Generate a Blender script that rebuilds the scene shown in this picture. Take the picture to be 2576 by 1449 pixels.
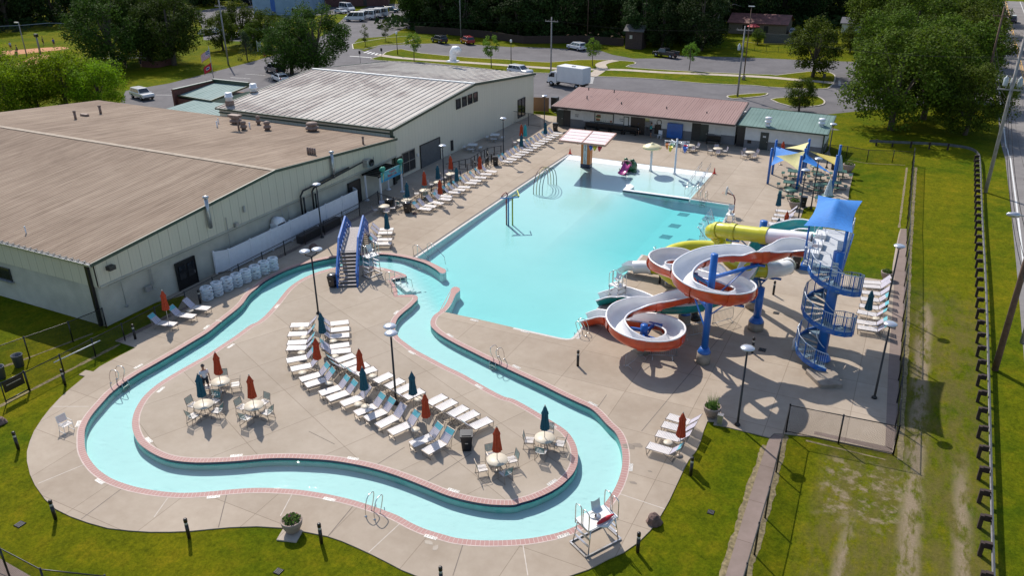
import bpy, math, random
from math import sin, cos, pi, radians, atan2, hypot, sqrt
from mathutils import Vector, Matrix
from mathutils.geometry import delaunay_2d_cdt
random.seed(7)
for o in list(bpy.data.objects): bpy.data.objects.remove(o)
S = bpy.context.scene
COL = S.collection
# ---------------------------------------------------------------- camera
CAM_H, CAM_F, PITCH, ROLL, YAW = 26.0, 2024.6315, 0.437059139, -0.007052871, -0.463698587
_cp, _sp = cos(PITCH), sin(PITCH)
_fw = Vector((sin(YAW)*_cp, cos(YAW)*_cp, -_sp))
_rt0 = Vector((cos(YAW), -sin(YAW), 0)); _up0 = _rt0.cross(_fw)
_cr, _sr = cos(ROLL), sin(ROLL)
_rt = _cr*_rt0 + _sr*_up0; _up = -_sr*_rt0 + _cr*_up0
cam_data = bpy.data.cameras.new('camera'); cam = bpy.data.objects.new('camera', cam_data); COL.objects.link(cam)
cam_data.sensor_width = 36.0; cam_data.lens = CAM_F/2575.0*36.0
cam_data.clip_start = 0.5; cam_data.clip_end = 2000
cam.matrix_world = Matrix(((_rt.x, _up.x, -_fw.x, 0), (_rt.y, _up.y, -_fw.y, 0), (_rt.z, _up.z, -_fw.z, CAM_H), (0, 0, 0, 1)))
S.camera = cam
# ---------------------------------------------------------------- sky and sun
SUN_EL, SUN_AZ = radians(45.0), radians(-49.0)      # azimuth clockwise from +Y
SUNDIR = Vector((sin(SUN_AZ)*cos(SUN_EL), cos(SUN_AZ)*cos(SUN_EL), sin(SUN_EL)))
W = bpy.data.worlds.new('World'); S.world = W; W.use_nodes = True
_n = W.node_tree.nodes; _bg = _n['Background']
_sky = _n.new('ShaderNodeTexSky'); _sky.sky_type = 'NISHITA'; _sky.sun_disc = False
_sky.sun_elevation = SUN_EL; _sky.sun_rotation = SUN_AZ
W.node_tree.links.new(_sky.outputs[0], _bg.inputs[0]); _bg.inputs[1].default_value = 0.14
sun_data = bpy.data.lights.new('sun', 'SUN'); sun_data.energy = 4.2; sun_data.angle = radians(0.53); sun_data.color = (1.0, 0.93, 0.84)
sun = bpy.data.objects.new('sun', sun_data); COL.objects.link(sun)
sun.rotation_euler = (-SUNDIR).to_track_quat('-Z', 'Y').to_euler()
S.view_settings.view_transform = 'Standard'; S.view_settings.look = 'None'
S.view_settings.exposure = 0.27; S.view_settings.gamma = 1.0
S.render.engine = 'CYCLES'
S.cycles.max_bounces = 6; S.cycles.diffuse_bounces = 2; S.cycles.glossy_bounces = 2
S.cycles.transparent_max_bounces = 12; S.cycles.transmission_bounces = 4; S.cycles.volume_bounces = 0
S.cycles.caustics_reflective = False; S.cycles.caustics_refractive = False

# ---------------------------------------------------------------- measured points of the site
_OX = (0, 1000, 2000, 2985); _OY = (0, 560, 1120, 1680)
def G(c, r, x, y, z=0.0):
    """a surveyed point: where the sight line of the photograph's tile (c, r) at (x, y) meets the level z"""
    u = (_OX[c-1] + x/2.576)/1.5476; v = (_OY[r-1] + y/2.576)/1.5476
    d = _rt*((u-1287.5)/CAM_F) - _up*((v-724.5)/CAM_F) + _fw
    t = (z-CAM_H)/d.z
    return Vector((d.x*t, d.y*t, z))
def GL(c, r, pts, z=0.0): return [G(c, r, x, y, z) for x, y in pts]
def GX(c, r, x, y, X):
    u = (_OX[c-1] + x/2.576)/1.5476; v = (_OY[r-1] + y/2.576)/1.5476
    d = _rt*((u-1287.5)/CAM_F) - _up*((v-724.5)/CAM_F) + _fw
    t = X/d.x; return Vector((X, d.y*t, CAM_H+d.z*t))
def GY(c, r, x, y, Y):
    u = (_OX[c-1] + x/2.576)/1.5476; v = (_OY[r-1] + y/2.576)/1.5476
    d = _rt*((u-1287.5)/CAM_F) - _up*((v-724.5)/CAM_F) + _fw
    t = Y/d.y; return Vector((d.x*t, Y, CAM_H+d.z*t))

# ---------------------------------------------------------------- materials
MATS = {}
def nodes_of(m): return m.node_tree.nodes, m.node_tree.links
def ramp(n, cols, pos=None):
    r = n.new('ShaderNodeValToRGB'); e = r.color_ramp.elements
    pos = pos or [i/(len(cols)-1) for i in range(len(cols))]
    while len(e) < len(cols): e.new(0.5)
    for i, (c, p) in enumerate(zip(cols, pos)): e[i].position = p; e[i].color = (*c, 1)
    return r
def mat(name, col, rough=0.6, var=0.12, scale=3.0, metal=0.0, bump=0.0, bscale=40.0, spec=0.5, coat=0.0, trans=0.0):
    """a principled material whose colour wanders a little with procedural noise"""
    if name in MATS: return MATS[name]
    m = bpy.data.materials.new(name); m.use_nodes = True; n, l = nodes_of(m); b = n['Principled BSDF']
    tc = n.new('ShaderNodeTexCoord'); nz = n.new('ShaderNodeTexNoise'); nz.inputs['Scale'].default_value = scale; nz.inputs['Detail'].default_value = 5
    l.new(tc.outputs['Object'], nz.inputs[0])
    lo = tuple(max(0, c*(1-var)) for c in col); hi = tuple(min(1, c*(1+var)) for c in col)
    r = ramp(n, [lo, hi], [0.32, 0.68]); l.new(nz.outputs[0], r.inputs[0]); l.new(r.outputs[0], b.inputs['Base Color'])
    b.inputs['Roughness'].default_value = rough; b.inputs['Metallic'].default_value = metal
    b.inputs['Specular IOR Level'].default_value = spec; b.inputs['Coat Weight'].default_value = coat
    if bump:
        n2 = n.new('ShaderNodeTexNoise'); n2.inputs['Scale'].default_value = bscale; n2.inputs['Detail'].default_value = 4
        l.new(tc.outputs['Object'], n2.inputs[0]); bp = n.new('ShaderNodeBump'); bp.inputs['Strength'].default_value = bump; bp.inputs['Distance'].default_value = 0.05
        l.new(n2.outputs[0], bp.inputs['Height']); l.new(bp.outputs[0], b.inputs['Normal'])
    MATS[name] = m; return m
def noise(n, l, co, scale, detail=4, rough=0.55, dist=0.0):
    z = n.new('ShaderNodeTexNoise'); z.inputs['Scale'].default_value = scale; z.inputs['Detail'].default_value = detail
    z.inputs['Roughness'].default_value = rough; z.inputs['Distortion'].default_value = dist; l.new(co, z.inputs[0]); return z.outputs[0]
def mapping(n, l, co, scale=(1, 1, 1), rot=(0, 0, 0), loc=(0, 0, 0)):
    m = n.new('ShaderNodeMapping'); m.inputs['Scale'].default_value = scale; m.inputs['Rotation'].default_value = rot; m.inputs['Location'].default_value = loc
    l.new(co, m.inputs[0]); return m.outputs[0]
def mixc(n, l, f, a, b, mode='MIX'):
    m = n.new('ShaderNodeMix'); m.data_type = 'RGBA'; m.blend_type = mode
    for s, v in ((0, f), (6, a), (7, b)):
        if isinstance(v, (int, float)): m.inputs[s].default_value = v
        elif isinstance(v, tuple): m.inputs[s].default_value = (*v, 1)
        else: l.new(v, m.inputs[s])
    return m.outputs[2]
def math_(n, l, op, a, b=None, clamp=False):
    m = n.new('ShaderNodeMath'); m.operation = op; m.use_clamp = clamp
    for i, v in enumerate((a, b)):
        if v is None: continue
        if isinstance(v, (int, float)): m.inputs[i].default_value = v
        else: l.new(v, m.inputs[i])
    return m.outputs[0]
def rng(n, l, v, a, b, c=0.0, d=1.0, smooth=True):
    m = n.new('ShaderNodeMapRange'); m.interpolation_type = 'SMOOTHSTEP' if smooth else 'LINEAR'
    l.new(v, m.inputs[0])
    for i, x in enumerate((a, b, c, d)): m.inputs[i+1].default_value = x
    return m.outputs[0]
def newmat(name):
    m = bpy.data.materials.new(name); m.use_nodes = True; MATS[name] = m
    n, l = nodes_of(m); tc = n.new('ShaderNodeTexCoord'); return m, n, l, n['Principled BSDF'], tc.outputs['Object']

# ---------------------------------------------------------------- mesh builder
class MB:
    def __init__(s): s.v = []; s.f = []; s.m = []; s.cur = 0; s.sm = []
    def add(s, vs, fs, smooth=False):
        o = len(s.v); s.v += [tuple(p) for p in vs]; s.f += [tuple(i+o for i in f) for f in fs]
        s.m += [s.cur]*len(fs); s.sm += [smooth]*len(fs); return s
    def box(s, c, d, rz=0.0, rx=0.0):
        x, y, z = d[0]/2, d[1]/2, d[2]/2; vs = []
        R = Matrix.Rotation(rz, 3, 'Z') @ Matrix.Rotation(rx, 3, 'X')
        for a in (-1, 1):
            for b in (-1, 1):
                for e in (-1, 1): vs.append(Vector(c) + R @ Vector((a*x, b*y, e*z)))
        return s.add(vs, [(0, 1, 3, 2), (4, 6, 7, 5), (0, 4, 5, 1), (2, 3, 7, 6), (0, 2, 6, 4), (1, 5, 7, 3)])
    def bar(s, a, b, w, h):
        """a box beam from a to b"""
        a, b = Vector(a), Vector(b); d = b-a; L = d.length
        if L < 1e-6: return s
        q = d.to_track_quat('X', 'Z').to_matrix(); vs = []
        for t in (0, L):
            for y in (-w/2, w/2):
                for z in (-h/2, h/2): vs.append(a + q @ Vector((t, y, z)))
        return s.add(vs, [(0, 1, 3, 2), (4, 6, 7, 5), (0, 4, 5, 1), (2, 3, 7, 6), (0, 2, 6, 4), (1, 5, 7, 3)])
    def tube(s, pts, r, n=6, closed=False, cap=True):
        pts = [Vector(p) for p in pts]; N = len(pts); rs = r if isinstance(r, (list, tuple)) else [r]*N
        vs = []; prev = None
        for i, p in enumerate(pts):
            if closed: t = pts[(i+1) % N]-pts[i-1]
            else: t = pts[min(i+1, N-1)]-pts[max(i-1, 0)]
            if t.length < 1e-9: t = Vector((0, 0, 1))
            t.normalize()
            if prev is None:
                a = Vector((0, 0, 1)) if abs(t.z) < 0.9 else Vector((1, 0, 0)); u = t.cross(a).normalized()
            else:
                u = prev - t*prev.dot(t); u = u.normalized() if u.length > 1e-6 else t.orthogonal().normalized()
            prev = u; w = t.cross(u)
            for k in range(n):
                an = 2*pi*k/n; vs.append(p + (u*cos(an)+w*sin(an))*rs[i])
        fs = []
        for i in range(N if closed else N-1):
            j = (i+1) % N
            for k in range(n): fs.append((i*n+k, i*n+(k+1) % n, j*n+(k+1) % n, j*n+k))
        if cap and not closed: fs += [tuple(range(n-1, -1, -1)), tuple(range((N-1)*n, N*n))]
        return s.add(vs, fs, n > 5)
    def cyl(s, c, r, h, n=12, r2=None): return s.tube([c, (c[0], c[1], c[2]+h)], [r, r if r2 is None else r2], n)
    def lathe(s, c, prof, n=16, smooth=True):
        vs = []; fs = []; m = len(prof)
        for r, z in prof:
            for k in range(n): a = 2*pi*k/n; vs.append((c[0]+r*cos(a), c[1]+r*sin(a), c[2]+z))
        for i in range(m-1):
            for k in range(n): fs.append((i*n+k, i*n+(k+1) % n, (i+1)*n+(k+1) % n, (i+1)*n+k))
        fs += [tuple(range(n-1, -1, -1)), tuple(range((m-1)*n, m*n))]
        return s.add(vs, fs, smooth)
    def prism(s, poly, z0, z1):
        n = len(poly); vs = [(p[0], p[1], z0) for p in poly]+[(p[0], p[1], z1) for p in poly]
        return s.add(vs, [tuple(range(n-1, -1, -1)), tuple(range(n, 2*n))]+[(i, (i+1) % n, n+(i+1) % n, n+i) for i in range(n)])
    def quad(s, *p): return s.add(p, [tuple(range(len(p)))])
    def build(s, name, mats, parent=None, world=False, loc=None):
        me = bpy.data.meshes.new(name); v = s.v
        if parent is not None and world:
            p = parent; off = Vector((0, 0, 0))
            while p is not None: off += p.location; p = p.parent
            v = [(a[0]-off.x, a[1]-off.y, a[2]-off.z) for a in v]
        me.from_pydata(v, [], s.f)
        for m in (mats if isinstance(mats, (list, tuple)) else [mats]): me.materials.append(m)
        me.polygons.foreach_set('material_index', s.m); me.polygons.foreach_set('use_smooth', s.sm)
        me.update(); o = bpy.data.objects.new(name, me); COL.objects.link(o)
        if parent is not None: o.parent = parent
        if loc is not None: o.location = loc
        return o
def tag(o, label=None, cat=None, group=None, kind=None):
    if label: o['label'] = label
    if cat: o['category'] = cat
    if group: o['group'] = group
    if kind: o['kind'] = kind
    return o
def thing(name, label, cat, loc=(0, 0, 0), rz=0.0, group=None):
    o = bpy.data.objects.new(name, None); COL.objects.link(o); o.empty_display_size = 0.1
    o.location = loc; o.rotation_euler = (0, 0, rz); return tag(o, label, cat, group)
KIDS = {}
def dup(root, loc, rz, label=None, group=None, scale=None, name=None):
    def cp(o, par):
        c = o.copy(); COL.objects.link(c); c.parent = par
        if par is not None: c.location = o.location
        for ch in o.children: cp(ch, c)
        return c
    c = cp(root, None)
    c.location = loc; c.rotation_euler = (0, 0, rz)
    if scale: c.scale = scale if isinstance(scale, tuple) else (scale,)*3
    if label: c['label'] = label
    if group: c['group'] = group
    return c
class Proto:
    """the first placing moves the prototype itself, later ones copy it"""
    def __init__(s, root): s.root = root; s.used = False; s.kids = None
    def put(s, loc, rz, label, group=None, scale=None):
        if not s.used:
            s.used = True; o = s.root; o.location = loc; o.rotation_euler = (0, 0, rz)
            if scale: o.scale = scale if isinstance(scale, tuple) else (scale,)*3
            o['label'] = label
            if group: o['group'] = group
            return o
        return dup(s.root, loc, rz, label, group, scale or 1.0)
ORD = ['', 'first', 'second', 'third', 'fourth', 'fifth', 'sixth', 'seventh', 'eighth', 'ninth', 'tenth', 'eleventh', 'twelfth', 'thirteenth',
       'fourteenth', 'fifteenth', 'sixteenth', 'seventeenth', 'eighteenth', 'nineteenth', 'twentieth']
# ---------------------------------------------------------------- polygons
def inside(p, poly):
    x, y = p[0], p[1]; c = False; j = len(poly)-1
    for i in range(len(poly)):
        xi, yi, xj, yj = poly[i][0], poly[i][1], poly[j][0], poly[j][1]
        if (yi > y) != (yj > y) and x < (xj-xi)*(y-yi)/(yj-yi)+xi: c = not c
        j = i
    return c
def smooth_path(pts, n=4, closed=False):
    """Catmull-Rom through pts"""
    P = [Vector((p[0], p[1], p[2] if len(p) > 2 else 0)) for p in pts]; N = len(P); out = []
    for i in range(N if closed else N-1):
        g = lambda k: P[k % N] if closed else P[min(max(k, 0), N-1)]
        a, b, c, d = g(i-1), g(i), g(i+1), g(i+2)
        for k in range(n):
            t = k/n; out.append(0.5*((2*b)+(c-a)*t+(2*a-5*b+4*c-d)*t*t+(3*b-a-3*c+d)*t**3))
    if not closed: out.append(P[-1])
    return out
def area(poly): return 0.5*sum(poly[i-1][0]*poly[i][1]-poly[i][0]*poly[i-1][1] for i in range(len(poly)))
def region(mb, outer, holes, z=0.0, extra=()):
    """flat sheet of the polygon with holes"""
    vs = []; es = []
    for poly in [outer]+list(holes):
        o = len(vs); vs += [Vector((p[0], p[1])) for p in poly]; es += [(o+i, o+(i+1) % len(poly)) for i in range(len(poly))]
    vs += [Vector((p[0], p[1])) for p in extra]
    V, E_, F_, *_ = delaunay_2d_cdt(vs, es, [], 0, 1e-5)
    out = []
    for f in F_:
        c = sum((V[i] for i in f), Vector((0, 0)))/len(f)
        if inside(c, outer) and not any(inside(c, h) for h in holes): out.append(tuple(f))
    mb.add([(p.x, p.y, z) for p in V], out); return mb
def skirt(mb, poly, z0, z1, closed=True):
    n = len(poly)
    for i in range(n if closed else n-1):
        a, b = poly[i], poly[(i+1) % n]
        mb.quad((a[0], a[1], z0), (b[0], b[1], z0), (b[0], b[1], z1), (a[0], a[1], z1))
    return mb
def offset(path, d, closed=False):
    """each point pushed d to the left of the walking direction"""
    out = []; N = len(path)
    for i in range(N):
        a = path[i-1] if (closed or i) else path[0]; b = path[(i+1) % N] if (closed or i < N-1) else path[-1]
        t = Vector((b[0]-a[0], b[1]-a[1])); t.normalize(); out.append(Vector((path[i][0]-t.y*d, path[i][1]+t.x*d, 0)))
    return out
def strip(mb, path, w0, w1, z, closed=False):
    A = offset(path, w0, closed); B = offset(path, w1, closed); n = len(path)
    for i in range(n if closed else n-1):
        j = (i+1) % n; mb.quad((A[i].x, A[i].y, z), (A[j].x, A[j].y, z), (B[j].x, B[j].y, z), (B[i].x, B[i].y, z))
    return mb
def structure(name, mb, m): o = mb.build(name, m); o['kind'] = 'structure'; return o
# ================================================================ ground materials
def grass_mat(name, dry=0.35):
    m, n, l, b, co = newmat(name)
    big = noise(n, l, co, 0.09, 4, 0.6, 0.6); mid = noise(n, l, co, 0.7, 5, 0.65); fine = noise(n, l, mapping(n, l, co, (1, 1, 1), (0, 0, 0.5)), 7.0, 6, 0.75)
    r1 = ramp(n, [(0.040, 0.072, 0.003), (0.098, 0.120, 0.003), (0.185, 0.152, 0.007)], [0.3, 0.5, 0.7]); l.new(mid, r1.inputs[0])
    r2 = ramp(n, [(0.048, 0.092, 0.003), (0.180, 0.158, 0.006)], [0.35, 0.65]); l.new(big, r2.inputs[0])
    c = mixc(n, l, 0.5, r1.outputs[0], r2.outputs[0])
    r3 = ramp(n, [(0.36, 0.42, 0.45), (0.95, 0.97, 1.0), (1.65, 1.5, 1.3)], [0.32, 0.5, 0.68]); l.new(math_(n, l, 'ADD', math_(n, l, 'MULTIPLY', fine, .55), math_(n, l, 'MULTIPLY', noise(n, l, mapping(n, l, co, (1, .7, 1)), 2.4, 7, 0.8), .45)), r3.inputs[0])
    c = mixc(n, l, 1.0, c, r3.outputs[0], 'MULTIPLY')
    sep = n.new('ShaderNodeSeparateXYZ'); l.new(co, sep.inputs[0]); X, Y = sep.outputs[0], sep.outputs[1]
    def band(v, a, b_, s=0.5):
        return math_(n, l, 'MULTIPLY', rng(n, l, v, a-s, a+s), rng(n, l, v, b_-s, b_+s, 1, 0))
    # dry worn ground in the corridor beside the guard rail, with wheel ruts
    corr = math_(n, l, 'MULTIPLY', band(X, -0.8, 6.8, 0.6), band(Y, 8, 62, 5))
    pn = noise(n, l, mapping(n, l, co, (1.0, 0.35, 1)), 1.1, 5, 0.75)
    strawc = mixc(n, l, noise(n, l, co, 5, 5, 0.8), (0.065, 0.062, 0.010), (0.22, 0.165, 0.07))
    f1 = math_(n, l, 'MULTIPLY', corr, rng(n, l, pn, 0.34, 0.62))
    c = mixc(n, l, math_(n, l, 'MULTIPLY', f1, 0.66), c, strawc)
    dirt = mixc(n, l, noise(n, l, co, 9, 4, 0.7), (0.20, 0.15, 0.09), (0.36, 0.29, 0.20))
    for cx_, w_, y0, y1 in ((3.45, 0.42, 25, 60), (0.9, 0.3, 20, 33), (5.6, 0.3, 28, 40)):
        rut = math_(n, l, 'MULTIPLY', band(X, cx_-w_, cx_+w_, 0.3), band(Y, y0, y1, 3))
        rn = noise(n, l, mapping(n, l, co, (1, 0.3, 1), (0, 0, 0), (cx_, 0, 0)), 1.6, 6, 0.7)
        c = mixc(n, l, math_(n, l, 'MULTIPLY', rut, rng(n, l, rn, 0.40, 0.58)), c, dirt)
    blot = math_(n, l, 'MULTIPLY', math_(n, l, 'MULTIPLY', band(X, -0.6, 3.2, 0.5), band(Y, 33.5, 38.5, 1.0)), rng(n, l, noise(n, l, co, 1.3, 6, 0.75), 0.47, 0.66))
    c = mixc(n, l, blot, c, dirt)
    l.new(c, b.inputs['Base Color']); b.inputs['Roughness'].default_value = 0.95; b.inputs['Specular IOR Level'].default_value = 0.03
    bp = n.new('ShaderNodeBump'); bp.inputs['Strength'].default_value = 0.9; bp.inputs['Distance'].default_value = 0.08
    l.new(noise(n, l, co, 14, 5, 0.8), bp.inputs['Height']); l.new(bp.outputs[0], b.inputs['Normal'])
    return m
GRASS = grass_mat('grass')
def concrete_mat(name, a, b_, joints=None, rot=0.0):
    m, n, l, b, co = newmat(name)
    big = noise(n, l, co, 0.22, 5, 0.6, 0.5); mid = noise(n, l, co, 1.4, 6, 0.7)
    f = math_(n, l, 'ADD', math_(n, l, 'MULTIPLY', big, 0.6), math_(n, l, 'MULTIPLY', mid, 0.4))
    r = ramp(n, [a, b_], [0.36, 0.64]); l.new(f, r.inputs[0]); c = r.outputs[0]
    st = rng(n, l, noise(n, l, co, 0.55, 6, 0.75, 1.2), 0.60, 0.74)
    c = mixc(n, l, math_(n, l, 'MULTIPLY', st, 0.22), c, tuple(x*0.55 for x in a))
    if joints:
        br = n.new('ShaderNodeTexBrick'); br.offset = 0; br.inputs['Scale'].default_value = 1; br.inputs['Brick Width'].default_value = joints[0]; br.inputs['Row Height'].default_value = joints[1]
        br.inputs['Mortar Size'].default_value = 0.018; br.inputs['Color1'].default_value = (1, 1, 1, 1); br.inputs['Color2'].default_value = (0.90, 0.90, 0.90, 1); br.inputs['Mortar'].default_value = (0.62, 0.60, 0.58, 1)
        l.new(mapping(n, l, co, (1, 1, 1), (0, 0, rot)), br.inputs[0]); c = mixc(n, l, 1.0, c, br.outputs[0], 'MULTIPLY')
    l.new(c, b.inputs['Base Color']); b.inputs['Roughness'].default_value = 0.9; b.inputs['Specular IOR Level'].default_value = 0.12
    return m
DECK = concrete_mat('deck_concrete', (0.345, 0.28, 0.215), (0.435, 0.365, 0.29), (4.1, 3.6), 0.0)
ISLE = concrete_mat('island_concrete', (0.355, 0.295, 0.23), (0.43, 0.365, 0.295), (3.7, 3.9), 0.42)
ASPH = concrete_mat('asphalt', (0.115, 0.11, 0.115), (0.165, 0.158, 0.163))
ROADM = concrete_mat('road_asphalt', (0.17, 0.158, 0.155), (0.24, 0.225, 0.215))
PAVE = concrete_mat('path_concrete', (0.40, 0.34, 0.28), (0.5, 0.43, 0.36), (1.5, 30))
STRIP = concrete_mat('mowing_strip_concrete', (0.20, 0.155, 0.13), (0.27, 0.21, 0.185), (30, 3.0))
WHITE_PAINT = mat('white_road_paint', (0.62, 0.62, 0.60), 0.7)
YELLOW_PAINT = mat('yellow_road_paint', (0.70, 0.38, 0.05), 0.7)
def brick_band_mat():
    m, n, l, b, co = newmat('brick_coping')
    c = mixc(n, l, noise(n, l, co, 1.2, 5, 0.7), (0.34, 0.17, 0.15), (0.45, 0.27, 0.245)); c = mixc(n, l, math_(n, l, 'MULTIPLY', noise(n, l, co, 9, 3), 0.5), c, (0.26, 0.12, 0.105))
    l.new(c, b.inputs['Base Color']); b.inputs['Roughness'].default_value = 0.7; return m
BRICKBAND = brick_band_mat()
MORTAR = mat('coping_mortar', (0.52, 0.42, 0.37), 0.8)
NAVY = mat('navy_tile', (0.012, 0.014, 0.055), 0.15, 0.3, 8)
PLASTER = None
def plaster():
    m, n, l, b, co = newmat('pool_plaster')
    c = mixc(n, l, noise(n, l, co, 0.35, 4, 0.6), (0.76, 0.80, 0.79), (0.86, 0.88, 0.87))
    sp = rng(n, l, noise(n, l, co, 1.1, 8, 0.85, 0.6), 0.60, 0.75); c = mixc(n, l, math_(n, l, 'MULTIPLY', sp, 0.30), c, (0.40, 0.47, 0.44))
    l.new(c, b.inputs['Base Color']); b.inputs['Roughness'].default_value = 0.9; b.inputs['Specular IOR Level'].default_value = 0.0
    return m
PLASTER = plaster()
def water_mat():
    m = bpy.data.materials.new('pool_water'); m.use_nodes = True; n, l = nodes_of(m)
    for x in list(n): n.remove(x)
    out = n.new('ShaderNodeOutputMaterial'); tc = n.new('ShaderNodeTexCoord'); co = tc.outputs['Object']
    tr = n.new('ShaderNodeBsdfTransparent'); tr.inputs[0].default_value = (0.97, 1, 1, 1)
    gl = n.new('ShaderNodeBsdfGlossy'); gl.inputs['Roughness'].default_value = 0.03
    fr = n.new('ShaderNodeFresnel'); fr.inputs[0].default_value = 1.33
    bp = n.new('ShaderNodeBump'); bp.inputs['Strength'].default_value = 0.26; bp.inputs['Distance'].default_value = 0.05
    h = math_(n, l, 'ADD', noise(n, l, mapping(n, l, co, (1, 1.6, 1), (0, 0, 0.5)), 1.6, 4, 0.6, 0.8), math_(n, l, 'MULTIPLY', noise(n, l, co, 6, 3, 0.6, 0.5), 0.25))
    l.new(h, bp.inputs['Height']); l.new(bp.outputs[0], gl.inputs['Normal']); l.new(bp.outputs[0], fr.inputs['Normal'])
    mx = n.new('ShaderNodeMixShader'); l.new(fr.outputs[0], mx.inputs[0]); l.new(tr.outputs[0], mx.inputs[1]); l.new(gl.outputs[0], mx.inputs[2]); l.new(mx.outputs[0], out.inputs[0])
    va = n.new('ShaderNodeVolumeAbsorption'); va.inputs[0].default_value = (0.0, 0.87, 0.885, 1); va.inputs[1].default_value = 0.42; l.new(va.outputs[0], out.inputs[1])
    MATS['pool_water'] = m; return m
WATER = water_mat()

# ================================================================ the outlines of the pool
_r1 = (GL(2, 2, [(1830, 1290), (1790, 1256), (1700, 1203), (1600, 1167), (1480, 1137), (1350, 1114), (1220, 1105), (1060, 1108), (930, 1118), (800, 1133), (700, 1150), (560, 1180), (400, 1225), (260, 1280), (140, 1340), (60, 1390)])
      + GL(1, 3, [(2570, 5), (2500, 65), (2440, 150), (2380, 210), (2280, 290), (2180, 370), (2080, 450), (1900, 560), (1700, 680), (1500, 795), (1400, 850), (1290, 920), (1200, 985), (1100, 1070), (1020, 1160), (950, 1240), (900, 1310), (870, 1370), (850, 1435)])
      + GL(1, 4, [(848, 120), (860, 190), (890, 260), (930, 320), (990, 385), (1080, 450), (1170, 495), (1300, 540), (1420, 570), (1600, 600), (1800, 617), (1950, 615), (2100, 605), (2300, 585), (2500, 570)])
      + GL(2, 4, [(80, 568), (200, 572), (400, 585), (600, 612), (800, 650), (1000, 700), (1200, 765), (1400, 840), (1560, 925), (1700, 985), (1850, 1030), (2000, 1070), (2200, 1092), (2400, 1095)])
      + GL(3, 4, [(0, 1088), (150, 1075), (300, 1050), (450, 1015), (600, 960), (720, 895), (830, 810), (920, 710), (1000, 590), (1050, 480), (1080, 370), (1088, 260), (1078, 160), (1050, 70), (1008, 0)])
      + GL(3, 3, [(930, 1370), (840, 1270), (760, 1205), (640, 1150), (480, 1075), (300, 985), (130, 905), (0, 845)])
      + GL(2, 3, [(2400, 760), (2300, 715), (2150, 640), (2000, 565), (1900, 510), (1820, 460), (1770, 415), (1745, 385), (1738, 350), (1750, 310), (1780, 270), (1830, 235), (1868, 200), (1905, 140), (1932, 75), (1947, 25)]))
RIV = smooth_path(_r1, 3)
_tip2 = GL(2, 3, [(1952, 5), (1975, -8), (2005, -8), (2032, 5), (2036, 25), (2020, 42), (1995, 62), (1975, 105), (1955, 150), (1920, 195), (1880, 243)])
_pool = GL(2, 3, [(2200, 312)]) + GL(3, 3, [(0, 400), (250, 455), (450, 500), (520, 511), (566, 510), (598, 490)]) + GL(3, 2, [(1280, 1110), (1850, 1212), (2182, 618), (1768, 556), (1998, 290), (560, 107)]) + GL(2, 2, [(2576, 480), (2100, 800), (1600, 1142)])
_tip1 = GL(2, 2, [(1700, 1168), (1800, 1215), (1855, 1243), (1885, 1256), (1897, 1272), (1888, 1292), (1862, 1300)])
P_OUT = [Vector(p) for p in RIV] + _tip2 + _pool + _tip1
_i1 = (GL(2, 2, [(640, 1275), (780, 1240), (950, 1222), (1080, 1222), (1180, 1232), (1270, 1245), (1370, 1270), (1450, 1295)])), (
      GL(2, 3, [(1545, 70), (1590, 76), (1611, 92), (1608, 120), (1580, 150), (1540, 190), (1460, 255), (1410, 310), (1390, 360), (1385, 400), (1395, 450), (1430, 505), (1500, 560), (1600, 630), (1750, 710), (1900, 790), (2050, 860), (2200, 945), (2350, 1030), (2480, 1095)])
      + GL(3, 3, [(0, 1120), (150, 1200), (300, 1290), (430, 1370), (530, 1440)])
      + GL(3, 4, [(600, 90), (635, 180), (642, 260), (635, 330), (600, 410), (540, 480), (460, 550), (350, 615), (200, 680), (80, 715)])
      + GL(2, 4, [(2576, 738), (2450, 740), (2300, 730), (2100, 695), (1900, 640), (1700, 560), (1500, 480), (1300, 410), (1100, 355), (900, 315), (700, 288), (500, 275), (300, 268), (100, 272)])
      + GL(1, 4, [(2570, 280), (2350, 300), (2100, 312), (1900, 310), (1700, 285), (1560, 235), (1440, 160), (1380, 100), (1340, 20)])
      + GL(1, 3, [(1325, 1400), (1325, 1330), (1345, 1250), (1390, 1160), (1450, 1080), (1550, 990), (1650, 920), (1800, 830), (1950, 745), (2050, 690), (2200, 590), (2350, 490), (2500, 380)])
      + GL(2, 3, [(0, 345), (80, 280), (180, 170), (250, 80), (320, 0)]) + GL(2, 2, [(420, 1370), (520, 1320)]))
_isl_loop = smooth_path(_i1[1] + _i1[0], 3)
_notch = GL(2, 2, [(1492, 1312), (1502, 1328), (1480, 1338), (1345, 1362)]) + GL(2, 3, [(1375, -40), (1408, 20), (1410, 74)])
P_ISL = _isl_loop + _notch
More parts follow.
